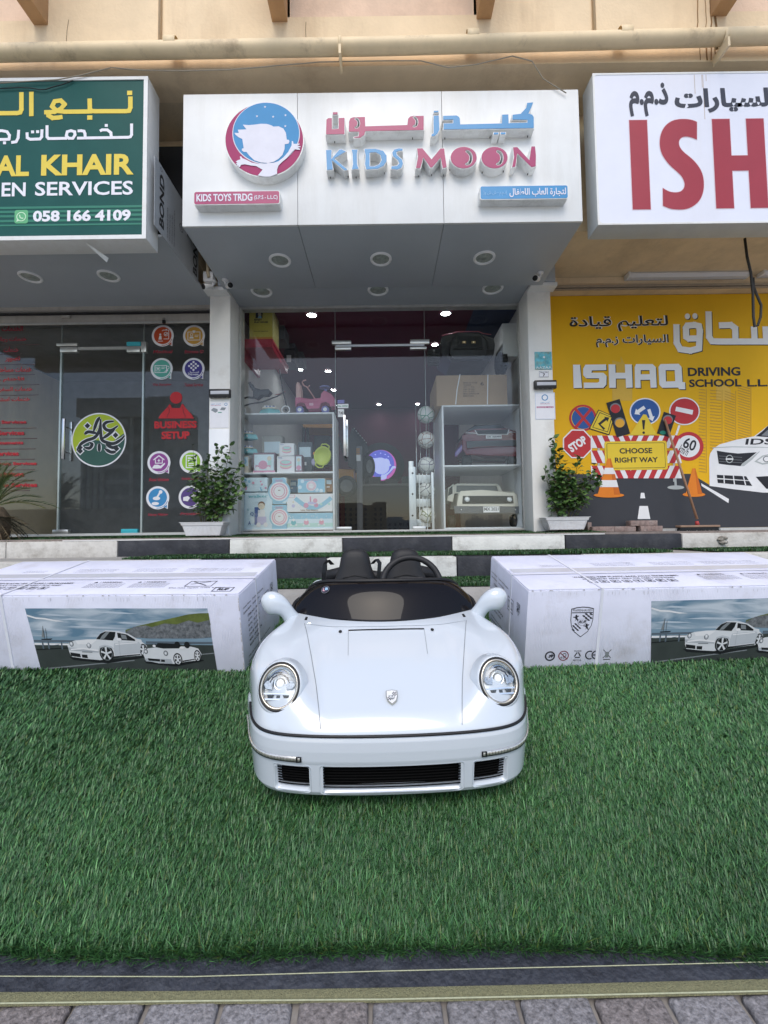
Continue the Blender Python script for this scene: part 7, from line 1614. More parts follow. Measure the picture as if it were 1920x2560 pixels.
# headlights
hl_lens = glass_mat('headlight_glass', (.96,.97,.97), 1.45); refl = M('headlight_reflector', (.75,.77,.78), .12, metal=1, var=.1, scale=40); gold = M('headlight_ring', (.55,.50,.42), .2, metal=.9, var=.05)
for sg in (-1,1):
    yy, xx = .095, sg*.297
    p, n = on_n(xx, yy); ax = Vector((sg*.07,-.85,.52)).normalized()
    c_ = p+ax*.011-Vector((0,0,.010))
    up = Vector((0,0,1)); rt = up.cross(ax).normalized(); up = ax.cross(rt).normalized()
    Mx = Matrix((( rt.x,ax.x,up.x,c_.x),(rt.y,ax.y,up.y,c_.y),(rt.z,ax.z,up.z,c_.z),(0,0,0,1)))
    # local: X right, Y out along the axis, Z up
    def L_(prof, mat, name, par, n=40, sx=1, sy=1.13):
        m2 = MB(mat); m2.M = Mx; m2.lathe([(r, h) for r, h in prof], (0,0,0), 'Y', n, mat, True, sx, sy); return m2.build(name, par, True)
    r0 = .0545
    hl = L_([(r0+.016,-.034),(r0+.011,-.016),(r0+.007,-.003),(r0+.004,.002),(r0+.001,.0035),(r0-.001,.001)], paint, 'headlight_collar', car)
    h2 = L_([(r0+.0005,-.004),(r0+.0015,.0045),(r0-.001,.0068),(r0-.004,.0048),(r0-.005,-.006)], cblk, 'headlight', car)
    L_([(r0-.0030,.0050),(r0-.0050,.0072),(r0-.0085,.0062),(r0-.0095,-.003)], gold, 'ring', h2)
    L_([(r0-.0095,.0045),(r0*.72,.0085),(r0*.45,.0115),(r0*.2,.013),(.0005,.0135)], hl_lens, 'lens', h2)
    L_([(r0-.008,.002),(r0*.80,-.008),(r0*.62,-.016),(r0*.45,-.020),(.0005,-.022)], refl, 'reflector', h2)
    m2 = MB(refl); m2.M = Mx
    m2.lathe([(.0175,-.012),(.019,-.004),(.016,-.001),(.0145,-.004),(.0005,-.006)], (0,0,.008), 'Y', 24, refl, True); m2.build('projector', h2, True)
    L2 = M('headlight_bulb', (.85,.88,.9), .15, var=0, emit=.25, coat=.5); m2 = MB(L2); m2.M = Mx; m2.ell((0,-.002,.008),(.0105,.005,.0105),L2,16,8); m2.build('bulb', h2, True)
    dkc = M('headlight_dark', (.05,.055,.06), .2, metal=.6, var=.2)
    m2 = MB(dkc); m2.M = Mx
    for s2 in (-1,1): m2.line([(s2*.012,.026),(s2*.020,.022),(s2*.026,.010)], .003, .001, dkc, .004); 
    m2.line([(-.012,.027),(0,.0305),(.012,.027)], .003, .001, dkc, .004)
    m2.build('brow', h2, True)
    for s2 in (-1,1):
        m2 = MB(refl); m2.M = Mx
        m2.flat([(s2*.018,.016),(s2*.036,.013),(s2*.042,.004),(s2*.036,-.006),(s2*.020,-.008)][::s2], -.002, refl, .006); m2.ms[0] = M('dim_reflector', (.42,.45,.47), .2, metal=.8, var=.4, scale=150); m2.build('side_reflector', h2, True)
        m2 = MB(dkc); m2.M = Mx
        for k2 in range(4): m2.box(min(s2*.020,s2*.038),max(s2*.020,s2*.038),.0005-.004,.0015-.004,-.005+k2*.005,-.0038+k2*.005)
        m2.build('reflector_rib', h2, True, kind='stuff')
    m2 = MB(refl); m2.M = Mx; m2.box(-.040,.040,.001,.003,-.020,-.0165).box(-.036,.036,.001,.003,-.034,-.030); m2.build('trim_bar', h2, True)
    m2 = MB(dkc); m2.M = Mx; m2.flat([(-.030,-.0215),(-.012,-.0215),(-.016,-.029),(-.028,-.029)], .0005, dkc, .004).flat([(.012,-.0215),(.030,-.0215),(.028,-.029),(.016,-.029)], .0005, dkc, .004).box(-.005,.005,.0005,.003,-.029,-.022); m2.build('dark_inset', h2, True, kind='stuff')
# ribbons on the body: seams, creases
def ribbon(pts, wd, mat, name, off=.0014, par=car):
    P2 = []
    for i in range(len(pts)-1):
        for k2 in range(8): t = k2/8; P2.append((pts[i][0]+(pts[i+1][0]-pts[i][0])*t, pts[i][1]+(pts[i+1][1]-pts[i][1])*t))
    P2.append(pts[-1]); A = []; 
    for i, (x, y) in enumerate(P2):
        p, n = on_n(x,y); a = on_body(*P2[max(i-1,0)]); b = on_body(*P2[min(i+1,len(P2)-1)]); d = (b-a).normalized(); s_ = d.cross(n).normalized()
        A.append((tuple(p+n*off+s_*wd/2), tuple(p+n*off-s_*wd/2)))
    m2 = MB(mat); m2.add([q for a in A for q in a], [(i*2,i*2+1,i*2+3,i*2+2) for i in range(len(A)-1)], mat, True)
    return m2.build(name, par, True)
seam = M('seam_grey', (.16,.18,.20), .6, var=0)
for sg in (-1,1):
    ribbon([(sg*.182,.016),(sg*.205,.12),(sg*.240,.25),(sg*.272,.372)], .0016, seam, 'hood_seam')
    ribbon([(sg*.124,.335),(sg*.120,.22)], .0010, seam, 'hood_crease')
ribbon([(-.268,.366),(-.12,.350),(0,.346),(.12,.350),(.268,.366)], .0012, seam, 'hood_seam')
ribbon([(-.124,.333),(0,.331),(.124,.333)], .0065, cblk, 'vent_slot', .0009)
for x in (-.150,.150): p, n = on_n(x,.328); MB(cblk).ell(tuple(p+n*.002),(.0055,.008,.004),n=12,m=8).build('washer_nozzle', car, True)
# badge
p, n = on_n(.004,.075); rt = Vector((1,0,0)); upv = n.cross(rt).normalized(); upv = upv if upv.y > 0 else -upv
Mb = Matrix(((rt.x,-n.x,upv.x,p.x),(rt.y,-n.y,upv.y,p.y),(rt.z,-n.z,upv.z,p.z+.0035),(0,0,0,1)))
m2 = MB(M('badge_gold',(.62,.58,.45),.2,metal=.8,var=.05)); m2.M = Mb; so_ = [(-.0155,.020),(0,.023),(.0155,.020),(.0155,.002),(.012,-.011),(0,-.0225),(-.012,-.011),(-.0155,.002)]
m2.flat(so_, -.0035, None, .004); bd = m2.build('badge', car, True)
m2 = MB(pwh); m2.M = Mb; m2.flat(offs(so_,.0018), -.0040, pwh)
for i in range(4):
    for j in range(4):
        if (i+j) % 2 == 0: m2.rect(.001+i*.003,.001+(i+1)*.003,.003+j*.0032,.003+(j+1)*.0032,-.0043,cink); m2.rect(-.0115+i*.0028,-.0115+(i+1)*.0028,-.010+j*.0030,-.010+(j+1)*.0030,-.0043,cink)
m2.flat([(-.009,.004),(.009,.004),(.006,-.006),(0,-.009),(-.006,-.006)], -.0047, pgry); m2.text('RUF',-.006,.007,-.004,.003,-.005,pwh,bold=.04); m2.build('badge_print', bd, True)
# windscreen
def ws_pt(a, b):
    aa = abs(a); xb, xt = .326, .300
    x = a*(xb*(1-b)+xt*b)*(1+.05*math.sin(math.pi*b)*aa)
    yb_ = cowl_y(a*xb)-.004; y = yb_+b*(.115-.02*aa*aa)
    zb3 = on_body(max(-.33,min(.33,a*xb)), yb_).z-.004
    zt = .504-.016*aa**2-.060*aa**10
    return Vector((x, y, zb3+(zt-zb3)*math.sin(b*math.pi/2*.94)/math.sin(math.pi/2*.94)))
smoke = M('smoked_screen', (.008,.007,.008), .03, var=0, spec=.24, coat=0)
G_ = [[tuple(ws_pt(-1+2*i/48, j/16)) for i in range(49)] for j in range(17)]
o = MB(smoke).grid(G_, flip=True).build('windscreen', car, True); mod = o.modifiers.new('t','SOLIDIFY'); mod.thickness = .004; mod.offset = 1
rim = [ws_pt(-1, j/16) for j in range(17)]+[ws_pt(-1+2*i/48, 1) for i in range(1,48)]+[ws_pt(1, j/16) for j in range(16,-1,-1)]
MB(cblk).tube(rim, .0075, 8).build('screen_rim', o, True)
MB(M('screen_band',(.02,.022,.026),.3)).grid([[tuple(ws_pt(-1+2*i/48, b)+Vector((0,-.0022,.0022))) for i in range(1,48)] for b in (.93,.965,1)], flip=True).build('tint_band', o, True)
q = ws_pt(-.66,.62); e1 = (ws_pt(-.60,.62)-ws_pt(-.72,.62)).normalized(); e3 = (ws_pt(-.66,.68)-ws_pt(-.66,.56)).normalized(); nn = e1.cross(e3).normalized(); nn = nn if nn.y < 0 else -nn
Ms = Matrix(((e1.x,-nn.x,e3.x,q.x+nn.x*.003),(e1.y,-nn.y,e3.y,q.y+nn.y*.003),(e1.z,-nn.z,e3.z,q.z+nn.z*.003),(0,0,0,1)))
m2 = MB(pwh); m2.M = Ms; m2.flat(circ(0,0,.0155,28), 0, pgry); m2.flat(circ(0,0,.0142,28), -.0004, ink('sticker_navy',(.03,.025,.05))); m2.text('L',-.009,.0,-.007,.006,-.0008,ink('sticker_rose',(.62,.35,.40)),bold=.05); m2.text('B',-.001,.010,-.003,.008,-.0010,ink('sticker_sky',(.35,.55,.72)),bold=.05); m2.build('round_sticker', o, True)
# mirrors
for sg in (-1,1):
    m2 = MB(paint)
    P3 = [(.318,.462,.360),(.330,.452,.385),(.341,.446,.406),(.354,.441,.424),(.371,.438,.437),(.390,.436,.444),(.407,.438,.446),(.421,.441,.444),(.429,.443,.441)]
    rr2 = [.038,.028,.025,.030,.038,.043,.040,.028,.004]
    vsx = []; nseg = 18
    for i, (P_, r) in enumerate(zip(P3, rr2)):
        P_ = Vector(P_); d = (Vector(P3[min(i+1,8)])-Vector(P3[max(i-1,0)])).normalized(); f = Vector((0,1,0)); f = (f-d*f.dot(d)).normalized(); g = d.cross(f)
        for k2 in range(nseg): t = 2*math.pi*k2/nseg; v = P_+f*math.cos(t)*r*.72+g*math.sin(t)*r; vsx.append((v.x*sg, v.y, v.z))
    fsx = [(i*nseg+k2, i*nseg+(k2+1)%nseg, (i+1)*nseg+(k2+1)%nseg, (i+1)*nseg+k2) for i in range(8) for k2 in range(nseg)]+[tuple(range(8*nseg,9*nseg))]
    if sg < 0: fsx = [tuple(reversed(f)) for f in fsx]
    m2.add(vsx, fsx, paint, True); o = m2.build('wing_mirror', car, True); mod = o.modifiers.new('s','SUBSURF'); mod.levels = 1; mod.render_levels = 2
# seats
def seat(xc):
    oc_ = [(-.105,0),(-.118,.10),(-.112,.20),(-.092,.275),(-.074,.315),(-.064,.365),(-.052,.395),(-.025,.408),(.025,.408),(.052,.395),(.064,.365),(.074,.315),(.092,.275),(.112,.20),(.118,.10),(.105,0)]
    m2 = MB(cmat); m2.M = Matrix.Translation((xc,.79,.150)) @ Matrix.Rotation(R_(-12),4,'X')
    rws = [(0,.108,.045),(.10,.118,.05),(.20,.112,.048),(.26,.100,.045),(.30,.085,.04),(.335,.072,.038),(.37,.066,.036),(.392,.058,.033),(.405,.044,.026),(.412,.022,.014),(.413,.001,.001)]
    gp = [[(math.copysign(abs(math.cos(2*math.pi*k/32))**.7,math.cos(2*math.pi*k/32))*w2, math.copysign(abs(math.sin(2*math.pi*k/32))**.8,math.sin(2*math.pi*k/32))*d2+.03, h2_) for k in range(33)] for h2_, w2, d2 in rws]
    m2.grid(gp, cmat); o = m2.build('seat', car, True)
    m2 = MB(M('seat_panel',(.022,.022,.024),.4,var=.1)); m2.M = Matrix.Translation((xc,.79,.150)) @ Matrix.Rotation(R_(-12),4,'X')
    m2.flat([(-.066,.02),(-.074,.14),(-.072,.20),(-.056,.245),(-.03,.262),(0,.267),(.03,.262),(.056,.245),(.072,.20),(.074,.14),(.066,.02)], -.024, None, .03); m2.build('seat_pad', o, True, bevel=.008, seg=3)
    m2 = MB(cblk); m2.M = Matrix.Translation((xc,.79,.150)) @ Matrix.Rotation(R_(-12),4,'X')
    m2.tube([(-.080,-.006,.262),(-.05,-.011,.286),(0,-.013,.296),(.05,-.011,.286),(.080,-.006,.262)], .0022, 6); m2.build('piping', o, True)
    m2 = MB(cmat); m2.box(xc-.10,xc+.10,.60,.80,.16,.23); m2.build('seat_cushion', o, True, bevel=.02, seg=3)
seat(-.118); seat(.108)
for x0, x1 in ((-.232,-.245),(-.022,-.01)):
    m2 = MB(cblk); pp2 = [Vector((x0+(.018 if x0<-.1 else -.02),.82,.495)),Vector((x0,.80,.52)),Vector((x1,.79,.505)),Vector((x1-.004,.775,.47)),Vector((x1-.004,.765,.40))]
    vsx = []
    for p in pp2: vsx += [tuple(p+Vector((-.008,-.006,0))), tuple(p+Vector((.008,.006,0)))]
    m2.add(vsx, [(i*2,i*2+1,i*2+3,i*2+2) for i in range(4)], cblk); o = m2.build('seat_belt', car, True); mod = o.modifiers.new('t','SOLIDIFY'); mod.thickness = .002
MB(cmat).tube([(-.262,.98,.39),(-.25,.93,.42),(-.18,.90,.44),(0,.90,.42),(.18,.90,.44),(.25,.93,.42),(.262,.98,.39)], [.02,.026,.03,.024,.03,.026,.02], 12).build('cockpit_surround', car, True)
# steering wheel
Mw = Matrix.Translation((.112,.635,.445)) @ Matrix.Rotation(R_(-28),4,'X')
m2 = MB(cmat); m2.M = Mw; NT = 40; R2, r2 = .116, .013; vsx = []; 
for i in range(NT):
    a = 2*math.pi*i/NT
    for k2 in range(10): b = 2*math.pi*k2/10; rr3 = R2+r2*math.cos(b); vsx.append((rr3*math.cos(a), r2*math.sin(b), rr3*math.sin(a)))
m2.add(vsx, [(i*10+k2,i*10+(k2+1)%10,((i+1)%NT)*10+(k2+1)%10,((i+1)%NT)*10+k2) for i in range(NT) for k2 in range(10)], cmat, True); sw = m2.build('steering_wheel', car, True)
m2 = MB(cmat); m2.M = Mw; m2.flat([(-.105,.015),(-.04,.03),(.04,.03),(.105,.015),(.10,-.01),(.045,-.03),(-.045,-.03),(-.10,-.01)], -.008, None, .018); m2.build('wheel_boss', sw, True, bevel=.005)
m2 = MB(steel); m2.M = Mw; m2.tube([(-.085,-.011,.012),(-.03,-.012,-.004),(.02,-.012,.0),(.085,-.011,.018)], .0028, 6); m2.build('silver_trim', sw, True)
# wheels
for sg in (-1,1):
    for yc, _, r in arches:
        w0 = sg*.285; o = MB(rub).lathe([(.055,-.05),(.088,-.048),(.096,-.035),(.096,.035),(.088,.048),(.055,.05)], (w0,yc,.094),'X',32).build('wheel', car, True)
        m2 = MB(M('wheel_silver',(.55,.56,.58),.3,metal=.7)); m2.lathe([(.001,sg*.030),(.018,sg*.032),(.02,sg*.02),(.06,sg*.03),(.068,sg*.049)], (w0,yc,.094),'X',30)
        for k2 in range(5): a = 2*math.pi*k2/5; m2.tube([(w0+sg*.035,yc,.094),(w0+sg*.045,yc+.062*math.cos(a),.094+.062*math.sin(a))], [.012,.009], 8)
        m2.build('rim', o, True)
MB(cblk).box(-.30,.30,.10,1.22,.068,.12).build('chassis', car, True, bevel=.01)
# ---------------------------------------------------------------- planters with leafy shrubs
potm = M('planter_white', (.74,.75,.76), .45, var=.05, dirt=(.45,.42,.38), dscale=8, dirt_amt=.35)
leafm = [M('leaf_dark', (.045,.10,.026), .42, var=.35, scale=25, spec=.5), M('leaf_mid', (.085,.165,.04), .42, var=.35, scale=25, spec=.5), M('leaf_light', (.12,.20,.06), .45, var=.3, scale=25)]
stemm = M('stem_green', (.10,.09,.035), .7); soilm = M('soil', (.05,.035,.022), .95, var=.4, scale=60)
def planter(px0, px1, pyt, pyb, Y, label, spires, seed):
    a_, b_ = V(px0,pyt,Y), V(px1,pyt,Y); z0 = V(px0,pyb,Y)[1]+.008; zt = a_[1]+.0
    t_ = T('planter', label, 'planter', ((a_[0]+b_[0])/2,Y,z0), 'white planters beside the glass front')
    cx, hw = (a_[0]+b_[0])/2, (b_[0]-a_[0])/2; D_ = .20
    def fr2(k, z, g=0): return [(cx-hw*k-g,Y+D_*(1-k)*.5-g,z),(cx+hw*k+g,Y+D_*(1-k)*.5-g,z),(cx+hw*k+g,Y+D_-D_*(1-k)*.5+g,z),(cx-hw*k-g,Y+D_-D_*(1-k)*.5+g,z)]
    m_ = MB(potm); lv = [fr2(.74,z0),fr2(.88,zt-.035),fr2(.90,zt-.034,.004),fr2(.92,zt-.006,.006),fr2(.99,zt-.004,.004),fr2(.99,zt,.002),fr2(.91,zt,0),fr2(.88,zt-.03)]
    vs2 = [p for l in lv for p in l]; m_.add(vs2, [(i*4+k,i*4+(k+1)%4,(i+1)*4+(k+1)%4,(i+1)*4+k) for i in range(len(lv)-1) for k in range(4)]+[(3,2,1,0)]); m_.build('pot', t_, bevel=.0025)
    m_ = MB(potm); n = 26
    for i in range(n):
        u = -.70+1.4*i/(n-1); z1, z2 = z0+.006, zt-.045
        x1, x2 = cx+hw*u*.76/.8, cx+hw*u*.88/.8
        y1, y2 = fr2(.75,0)[0][1]-.003, fr2(.875,0)[0][1]-.003
        m_.add([(x1-.002,y1,z1),(x1+.002,y1,z1),(x2+.002,y2,z2),(x2-.002,y2,z2),(x1-.004,y1+.006,z1),(x1+.004,y1+.006,z1),(x2+.004,y2+.006,z2),(x2-.004,y2+.006,z2)],[(0,1,2,3),(0,3,7,4),(1,5,6,2)])
    m_.build('pot_rib', t_, kind='stuff')
    B(cx-hw*.86,cx+hw*.86,Y+.015,Y+D_-.015,zt-.05,zt-.025,mat=soilm).build('soil', t_)
    pl_ = T('potted_shrub', label.replace('white ribbed planter', 'leafy green shrub growing in the planter'), 'shrub', (cx,Y+.1,zt-.03), 'potted shrubs beside the glass front')
    rnd = random.Random(seed); st = MB(stemm); lf = MB(leafm[0])
    def leaf(p, d, s, up):
        d = d.normalized(); side = d.cross(up); side = side.normalized() if side.length > 1e-3 else Vector((1,0,0)); nn = side.cross(d)
        mt = rnd.choices(leafm, (5,4,1.2))[0]; w_ = s*rnd.uniform(.36,.5); dr = -nn*s*.12
        o = p; pts2 = [o, o+d*s*.28+side*w_+nn*s*.10, o+d*s*.68+side*w_*.85+nn*s*.06+dr, o+d*s+dr*2.2, o+d*s*.68-side*w_*.85+nn*s*.06+dr, o+d*s*.28-side*w_+nn*s*.10, o+d*s*.5+dr*.3]
        lf.add([tuple(q) for q in pts2], [(0,1,6),(1,2,6),(2,3,6),(3,4,6),(4,5,6),(5,0,6)], mt, False)
    for (px, py, dy, n_, sp) in spires:
        q = V(px,py,Y+.1+dy); tip = Vector((q[0],Y+.1+dy,q[1])); base = Vector((cx+(q[0]-cx)*.25,Y+.1,zt-.03)); mid = (base+tip)/2+Vector(((q[0]-cx)*.12,0,.05))
        path = [base*(1-t)**2+mid*2*t*(1-t)+tip*t*t for t in [i/8 for i in range(9)]]
        st.tube([tuple(p) for p in path], [.004,.004,.0035,.003,.003,.0025,.002,.0018,.001], 5)
        for i in range(int(n_*1.7)):
            t = rnd.random()**.8*.88+.12; k = int(t*8*.999); p = path[k].lerp(path[k+1], t*8-k)
            a = rnd.uniform(0,6.283); rr3 = rnd.uniform(.02,sp)*(1.15-.75*t)
            e = p+Vector((math.cos(a)*rr3, math.sin(a)*rr3*.8, rnd.uniform(-.01,.045)))
            st.tube([tuple(p), tuple(p.lerp(e,.5)+Vector((0,0,.008))), tuple(e)], .0011, 3)
            d = (e-p)+Vector((rnd.uniform(-.02,.02),rnd.uniform(-.03,.01),rnd.uniform(-.03,.01))); leaf(e, d, rnd.uniform(.040,.066), Vector((rnd.uniform(-.5,.5),rnd.uniform(-.7,.2),1)))
    st.build('stem', pl_, kind='stuff'); lf.build('foliage', pl_, kind='stuff')
planter(447,561,1306,1342,4.50,'white ribbed planter in front of the left pillar',[(548,1122,0,30,.08),(575,1122,.02,24,.06),(520,1140,-.03,34,.10),(600,1160,.02,26,.07),(570,1180,-.04,40,.12),(482,1118,0,14,.035),(500,1170,0,34,.10),(480,1200,.03,30,.08),(540,1200,-.05,50,.13),(612,1190,.03,20,.05),(605,1225,0,26,.07),(510,1225,-.05,46,.11),(560,1240,-.05,44,.12)],1)
planter(1362,1477,1293,1327,4.50,'white ribbed planter in front of the right pillar',[(1383,1092,0,26,.045),(1376,1110,0,22,.05),(1398,1125,.02,28,.07),(1360,1170,0,22,.05),(1405,1160,-.03,36,.10),(1445,1150,.02,30,.09),(1490,1165,.02,22,.06),(1420,1190,-.05,50,.13),(1390,1205,-.05,44,.11),(1465,1200,.0,40,.10),(1500,1195,.03,16,.05),(1440,1220,-.06,50,.13),(1375,1230,.0,30,.08)],2)
# ---------------------------------------------------------------- small palm at the left edge
q = V(-30,1300,4.55); base = Vector((q[0],4.6,-.04))
t_ = T('small_palm', 'small spiky palm with dry lower fronds at the left edge', 'palm', tuple(base)); rnd = random.Random(8)
frm = [M('frond_olive', (.16,.17,.05), .6, var=.3, scale=20), M('frond_green', (.07,.11,.03), .6, var=.3, scale=20), M('frond_dry', (.22,.17,.10), .8, var=.4, scale=20), M('frond_dark', (.045,.04,.025), .8, var=.4, scale=20)]
MB(M('palm_trunk', (.12,.09,.06), .95, var=.5, scale=30, bump=3, bscale=30)).lathe([(.001,0),(.13,.0),(.16,.12),(.15,.26),(.09,.36),(.001,.38)], tuple(base), 'Z', 16).build('trunk', t_)
for i in range(46):
    old = i >= 20
    a = rnd.uniform(-.5,3.6) if not old else rnd.uniform(-3.2,3.2); el = rnd.uniform(.35,1.45) if not old else rnd.uniform(-.55,.5); Lf = rnd.uniform(.5,.8) if not old else rnd.uniform(.32,.5)
    a = rnd.uniform(-1.9,1.2) if not old else a
    d = Vector((math.cos(a)*math.cos(el), math.sin(a)*math.cos(el)*.7, math.sin(el))); c0 = base+Vector((0,0,.36 if not old else .24))
    mt = frm[rnd.choice((0,0,1))] if not old else frm[rnd.choice((2,3,3))]
    m_ = MB(mt); path = [c0+d*Lf*t+Vector((0,0,-.38*Lf*t*t*(1 if not old else 1.3))) for t in [k/14 for k in range(15)]]
    m_.tube([tuple(p) for p in path], [.006]*5+[.004]*5+[.002]*5, 4)
    for k in range(2,15):
        p = path[k]; dd = (path[k]-path[k-1]).normalized(); sd = dd.cross(Vector((0,0,1))).normalized()
        for s_ in (-1,1):
            for jj in range(2):
                ll = (.13 if not old else .09)*(1-.5*abs(k/14-.5)*1.2)*rnd.uniform(.7,1.1); e = p+(dd*.75+sd*s_*.6+Vector((0,0,rnd.uniform(-.1,.35)))).normalized()*ll; w_ = sd.cross(dd)*.003; pp2 = p+dd*jj*.012
                m_.add([tuple(pp2-w_-dd*.002),tuple(pp2+w_+dd*.004),tuple(e)], [(0,1,2)])
    m_.build('frond', t_)
# ---------------------------------------------------------------- broom and loose bricks
h0 = V(1743,1298,4.72); h1 = V(1662,1050,4.935)
t_ = T('broom', 'long handled broom with dark bristles leaning on the yellow banner', 'broom', (h0[0],4.72,-.03))
wood = M('wood_handle', (.36,.20,.12), .6, var=.15, scale=20, stretch=(1,1,.1)); MB(wood).tube([(h0[0],4.72,h0[1]),(h1[0],4.935,h1[1])], .0125, 10).build('handle', t_)
a_, b_ = V(1694,1314,4.72), V(1792,1305,4.72); B(a_[0],b_[0],4.67,4.76,.008,.030,mat=M('broom_wood',(.30,.20,.14),.7,var=.2)).build('head', t_, bevel=.004)
MB(M('socket_red',(.42,.05,.05),.5)).tube([(h0[0],4.72,.03),(h0[0]-.004,4.722,.075)], [.022,.016], 10).build('socket', t_)
m_ = MB(blackm)
for i in range(42):
    for j in range(5):
        x = a_[0]+.008+(b_[0]-a_[0]-.016)*i/41; y = 4.68+.017*j; dx = (i/41-.5)*.035+rnd.uniform(-.006,.006); m_.add([(x-.003,y,.009),(x+.003,y,.009),(x+dx+.002,y-.006,-.033),(x+dx-.002,y-.006,-.033)],[(0,1,2,3)])
m_.box(a_[0]+.01,b_[0]-.01,4.685,4.745,-.026,.0075); m_.build('bristles', t_, kind='stuff')
brm = M('loose_brick', (.27,.20,.18), .9, var=.3, scale=30, bump=1.5, dirt=(.36,.33,.31), dscale=10, dirt_amt=.7)
for i, (x0,x1,yb2,yt,dy,lb_) in enumerate(((1481,1536,1330,1316,0,'leftmost brick of the bottom row by the banner'),(1537,1590,1329,1315,.01,'second brick from the left in the bottom row'),(1602,1657,1328,1314,-.01,'rightmost brick of the bottom row by the banner'),(1577,1644,1313,1300,0,'brick lying on top of the two others by the banner'),(1470,1479,1330,1303,.06,'upright brick half hidden behind the right planter'))):
    a_, b_ = V(x0,yb2,4.78+dy), V(x1,yt,4.78+dy); z0 = -.031 if i in (0,1,2,4) else .030; h_ = .060 if i < 4 else .11
    B(a_[0],b_[0],4.78+dy,4.88+dy,z0,z0+h_,mat=brm).build('brick', bevel=.004, label=lb_, cat='brick', group='loose bricks by the banner')
a_ = V(1655,1322,4.9); B(a_[0],4.7,4.90,4.945,-.031,-.002,mat=M('sill_aluminium',(.62,.62,.60),.4,metal=.4)).build('sill', label='aluminium sill along the foot of the yellow banner', cat='sill')
q = V(1805,1350,4.295); m_ = MB(M('rubble', (.25,.23,.20), .95, var=.4, scale=40)); rnd = random.Random(4)
for i in range(7): m_.ell((q[0]+rnd.uniform(-.03,.03),4.29,q[1]+rnd.uniform(-.03,.03)), (rnd.uniform(.015,.035),rnd.uniform(.012,.02),rnd.uniform(.012,.03)), n=8, m=5)
m_.tube([(q[0]+.01,4.30,q[1]-.02),(q[0]+.02,4.26,q[1]-.022)], .016, 10, M('pipe_stub',(.4,.38,.34),.6)); m_.build('rubble_patch', label='broken patch with a pipe stub in the upper kerb at the right', cat='rubble', kind='stuff')
# ---------------------------------------------------------------- the street behind the camera (seen in the glass)
def mir(px, py, D): return ((px-960)/FPX*D, 2*YG-D, (1330-py)/FPX*D)
twr_w = M('tower_white', (.85,.82,.76), .8, var=.06); twr_g = M('tower_grey', (.30,.30,.31), .5, var=.1); twr_d = M('tower_dark', (.06,.065,.075), .2, var=.1)
D = 60; x0, y, z1 = mir(203,985,D); x1 = mir(400,985,D)[0]; xm = mir(360,985,D)[0]
t_ = T('tower_block', 'tall tower across the street, mirrored in the left glass front', 'building', ((x0+x1)/2,y,-1))
B(x0,xm,y-12,y,-1.2,z1-2.6,mat=twr_g).build('wall', t_); B(x0-.6,xm+.3,y-12.5,y+.6,z1-2.6,z1,mat=twr_w).build('crown', t_); B(xm+.01,x1,y-12,y-1,-1.2,z1+.5,mat=twr_w).build('stair_tower', t_); B(xm-2,xm+1.5,y-9,y-4,z1+.01,z1+1.6,mat=twr_w).build('penthouse', t_)
for i in range(5): xx = x0+(.1+i*.9 if i < 4 else 6.8); B(xx,xx+.35,y+.01,y+.5,-1.2,z1-2.61,mat=twr_w).build('pilaster', t_)
for f_ in range(8):
    z = .8+f_*2.1; B(x0+3.9,xm-2.2,y+.02,y+.9,z,z+.55,mat=twr_w).build('balcony', t_); B(x0+.6,x0+3.6,y+.02,y+.06,z+.7,z+1.6,mat=twr_d).build('window', t_); B(xm-1.8,xm-.4,y+.02,y+.06,z+.7,z+1.5,mat=twr_d).build('window', t_)
D = 26; a = mir(60,1262,D); b = mir(420,1290,D); cwm = M('compound_wall', (.62,.50,.38), .9, var=.1)
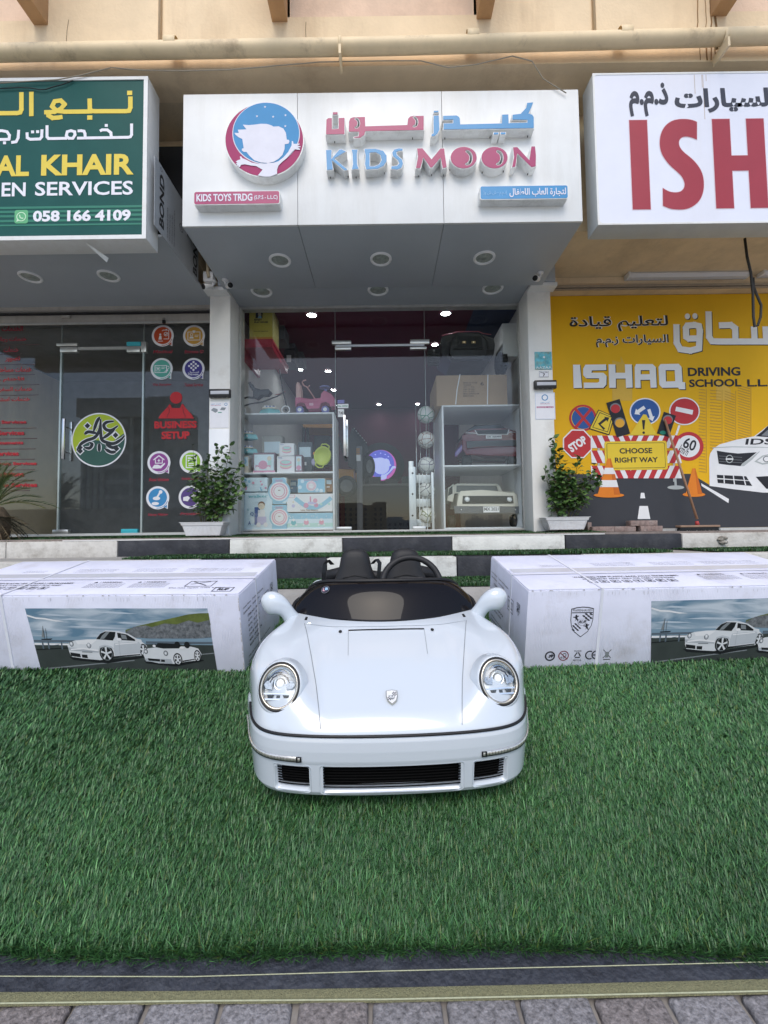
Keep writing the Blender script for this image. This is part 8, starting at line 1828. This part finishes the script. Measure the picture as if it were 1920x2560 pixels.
B(a[0]-6,b[0]+3,a[1]-.3,a[1],-1.2,a[2],mat=cwm).build('compound_wall', label='tan boundary wall across the street, mirrored in the left glass', cat='wall')
D = 95; x0, y, z1 = mir(842,1252,D); x1, _, z2 = mir(905,1250,D); ap = M('apartment_tan', (.85,.62,.36), .85, var=.08)
t_ = T('tan_apartments', 'tan apartment block across the street, mirrored in the door glass', 'building', (x0,y,-1))
for i, (pa, pb, py, m2) in enumerate(((842,905,1256,ap),(906,930,1262,ap),(931,966,1254,ap),(967,1008,1292,twr_w),(1000,1055,1300,twr_w))):
    xa, _, zt = mir(pa,py,D); xb = mir(pb,py,D)[0]; B(xa,xb-.02,y-8-i,y-i*.6,-1.2,zt,mat=m2).build('wing', t_)
    nf = int(zt/1.15)
    for f_ in range(nf):
        for k in range(int((xb-xa)/1.2)):
            B(xa+.4+k*1.2,xa+.9+k*1.2,y-i*.6+.01,y-i*.6+.05,.2+f_*1.15,.8+f_*1.15,mat=twr_d).build('window', t_)
crownm = M('tree_leaf', (.035,.05,.02), .7, var=.4, scale=2); trm = M('tree_trunk', (.12,.09,.07), .9)
for i, (px, py, D, lb_) in enumerate(((1190,1302,34,'low bushy tree across the street, left one in the right glass'),(1235,1300,36,'low bushy tree across the street, middle one in the right glass'),(1285,1305,33,'low bushy tree across the street, right one in the right glass'))):
    x, y, z = mir(px,py,D); t_ = T('street_tree', lb_, 'tree', (x,y,-.95), 'trees across the street'); rnd = random.Random(30+i)
    MB(trm).tube([(x,y,-.95),(x+.05,y,z*.5)], [.10,.05], 8).build('trunk', t_)
    m_ = MB(crownm); R3 = .9 if D > 20 else .45
    for k in range(700):
        v = Vector((rnd.gauss(0,1),rnd.gauss(0,1),rnd.gauss(0,.6))).normalized()*rnd.uniform(.4,1)*R3; p = Vector((x,y,z-R3*.5))+v; s_ = .09
        d1 = Vector((rnd.uniform(-1,1),rnd.uniform(-1,1),rnd.uniform(-1,1))).normalized()*s_; d2 = d1.orthogonal().normalized()*s_*.6; m_.add([tuple(p-d1),tuple(p+d2),tuple(p+d1),tuple(p-d2)],[(0,1,2,3)])
    m_.build('crown', t_)
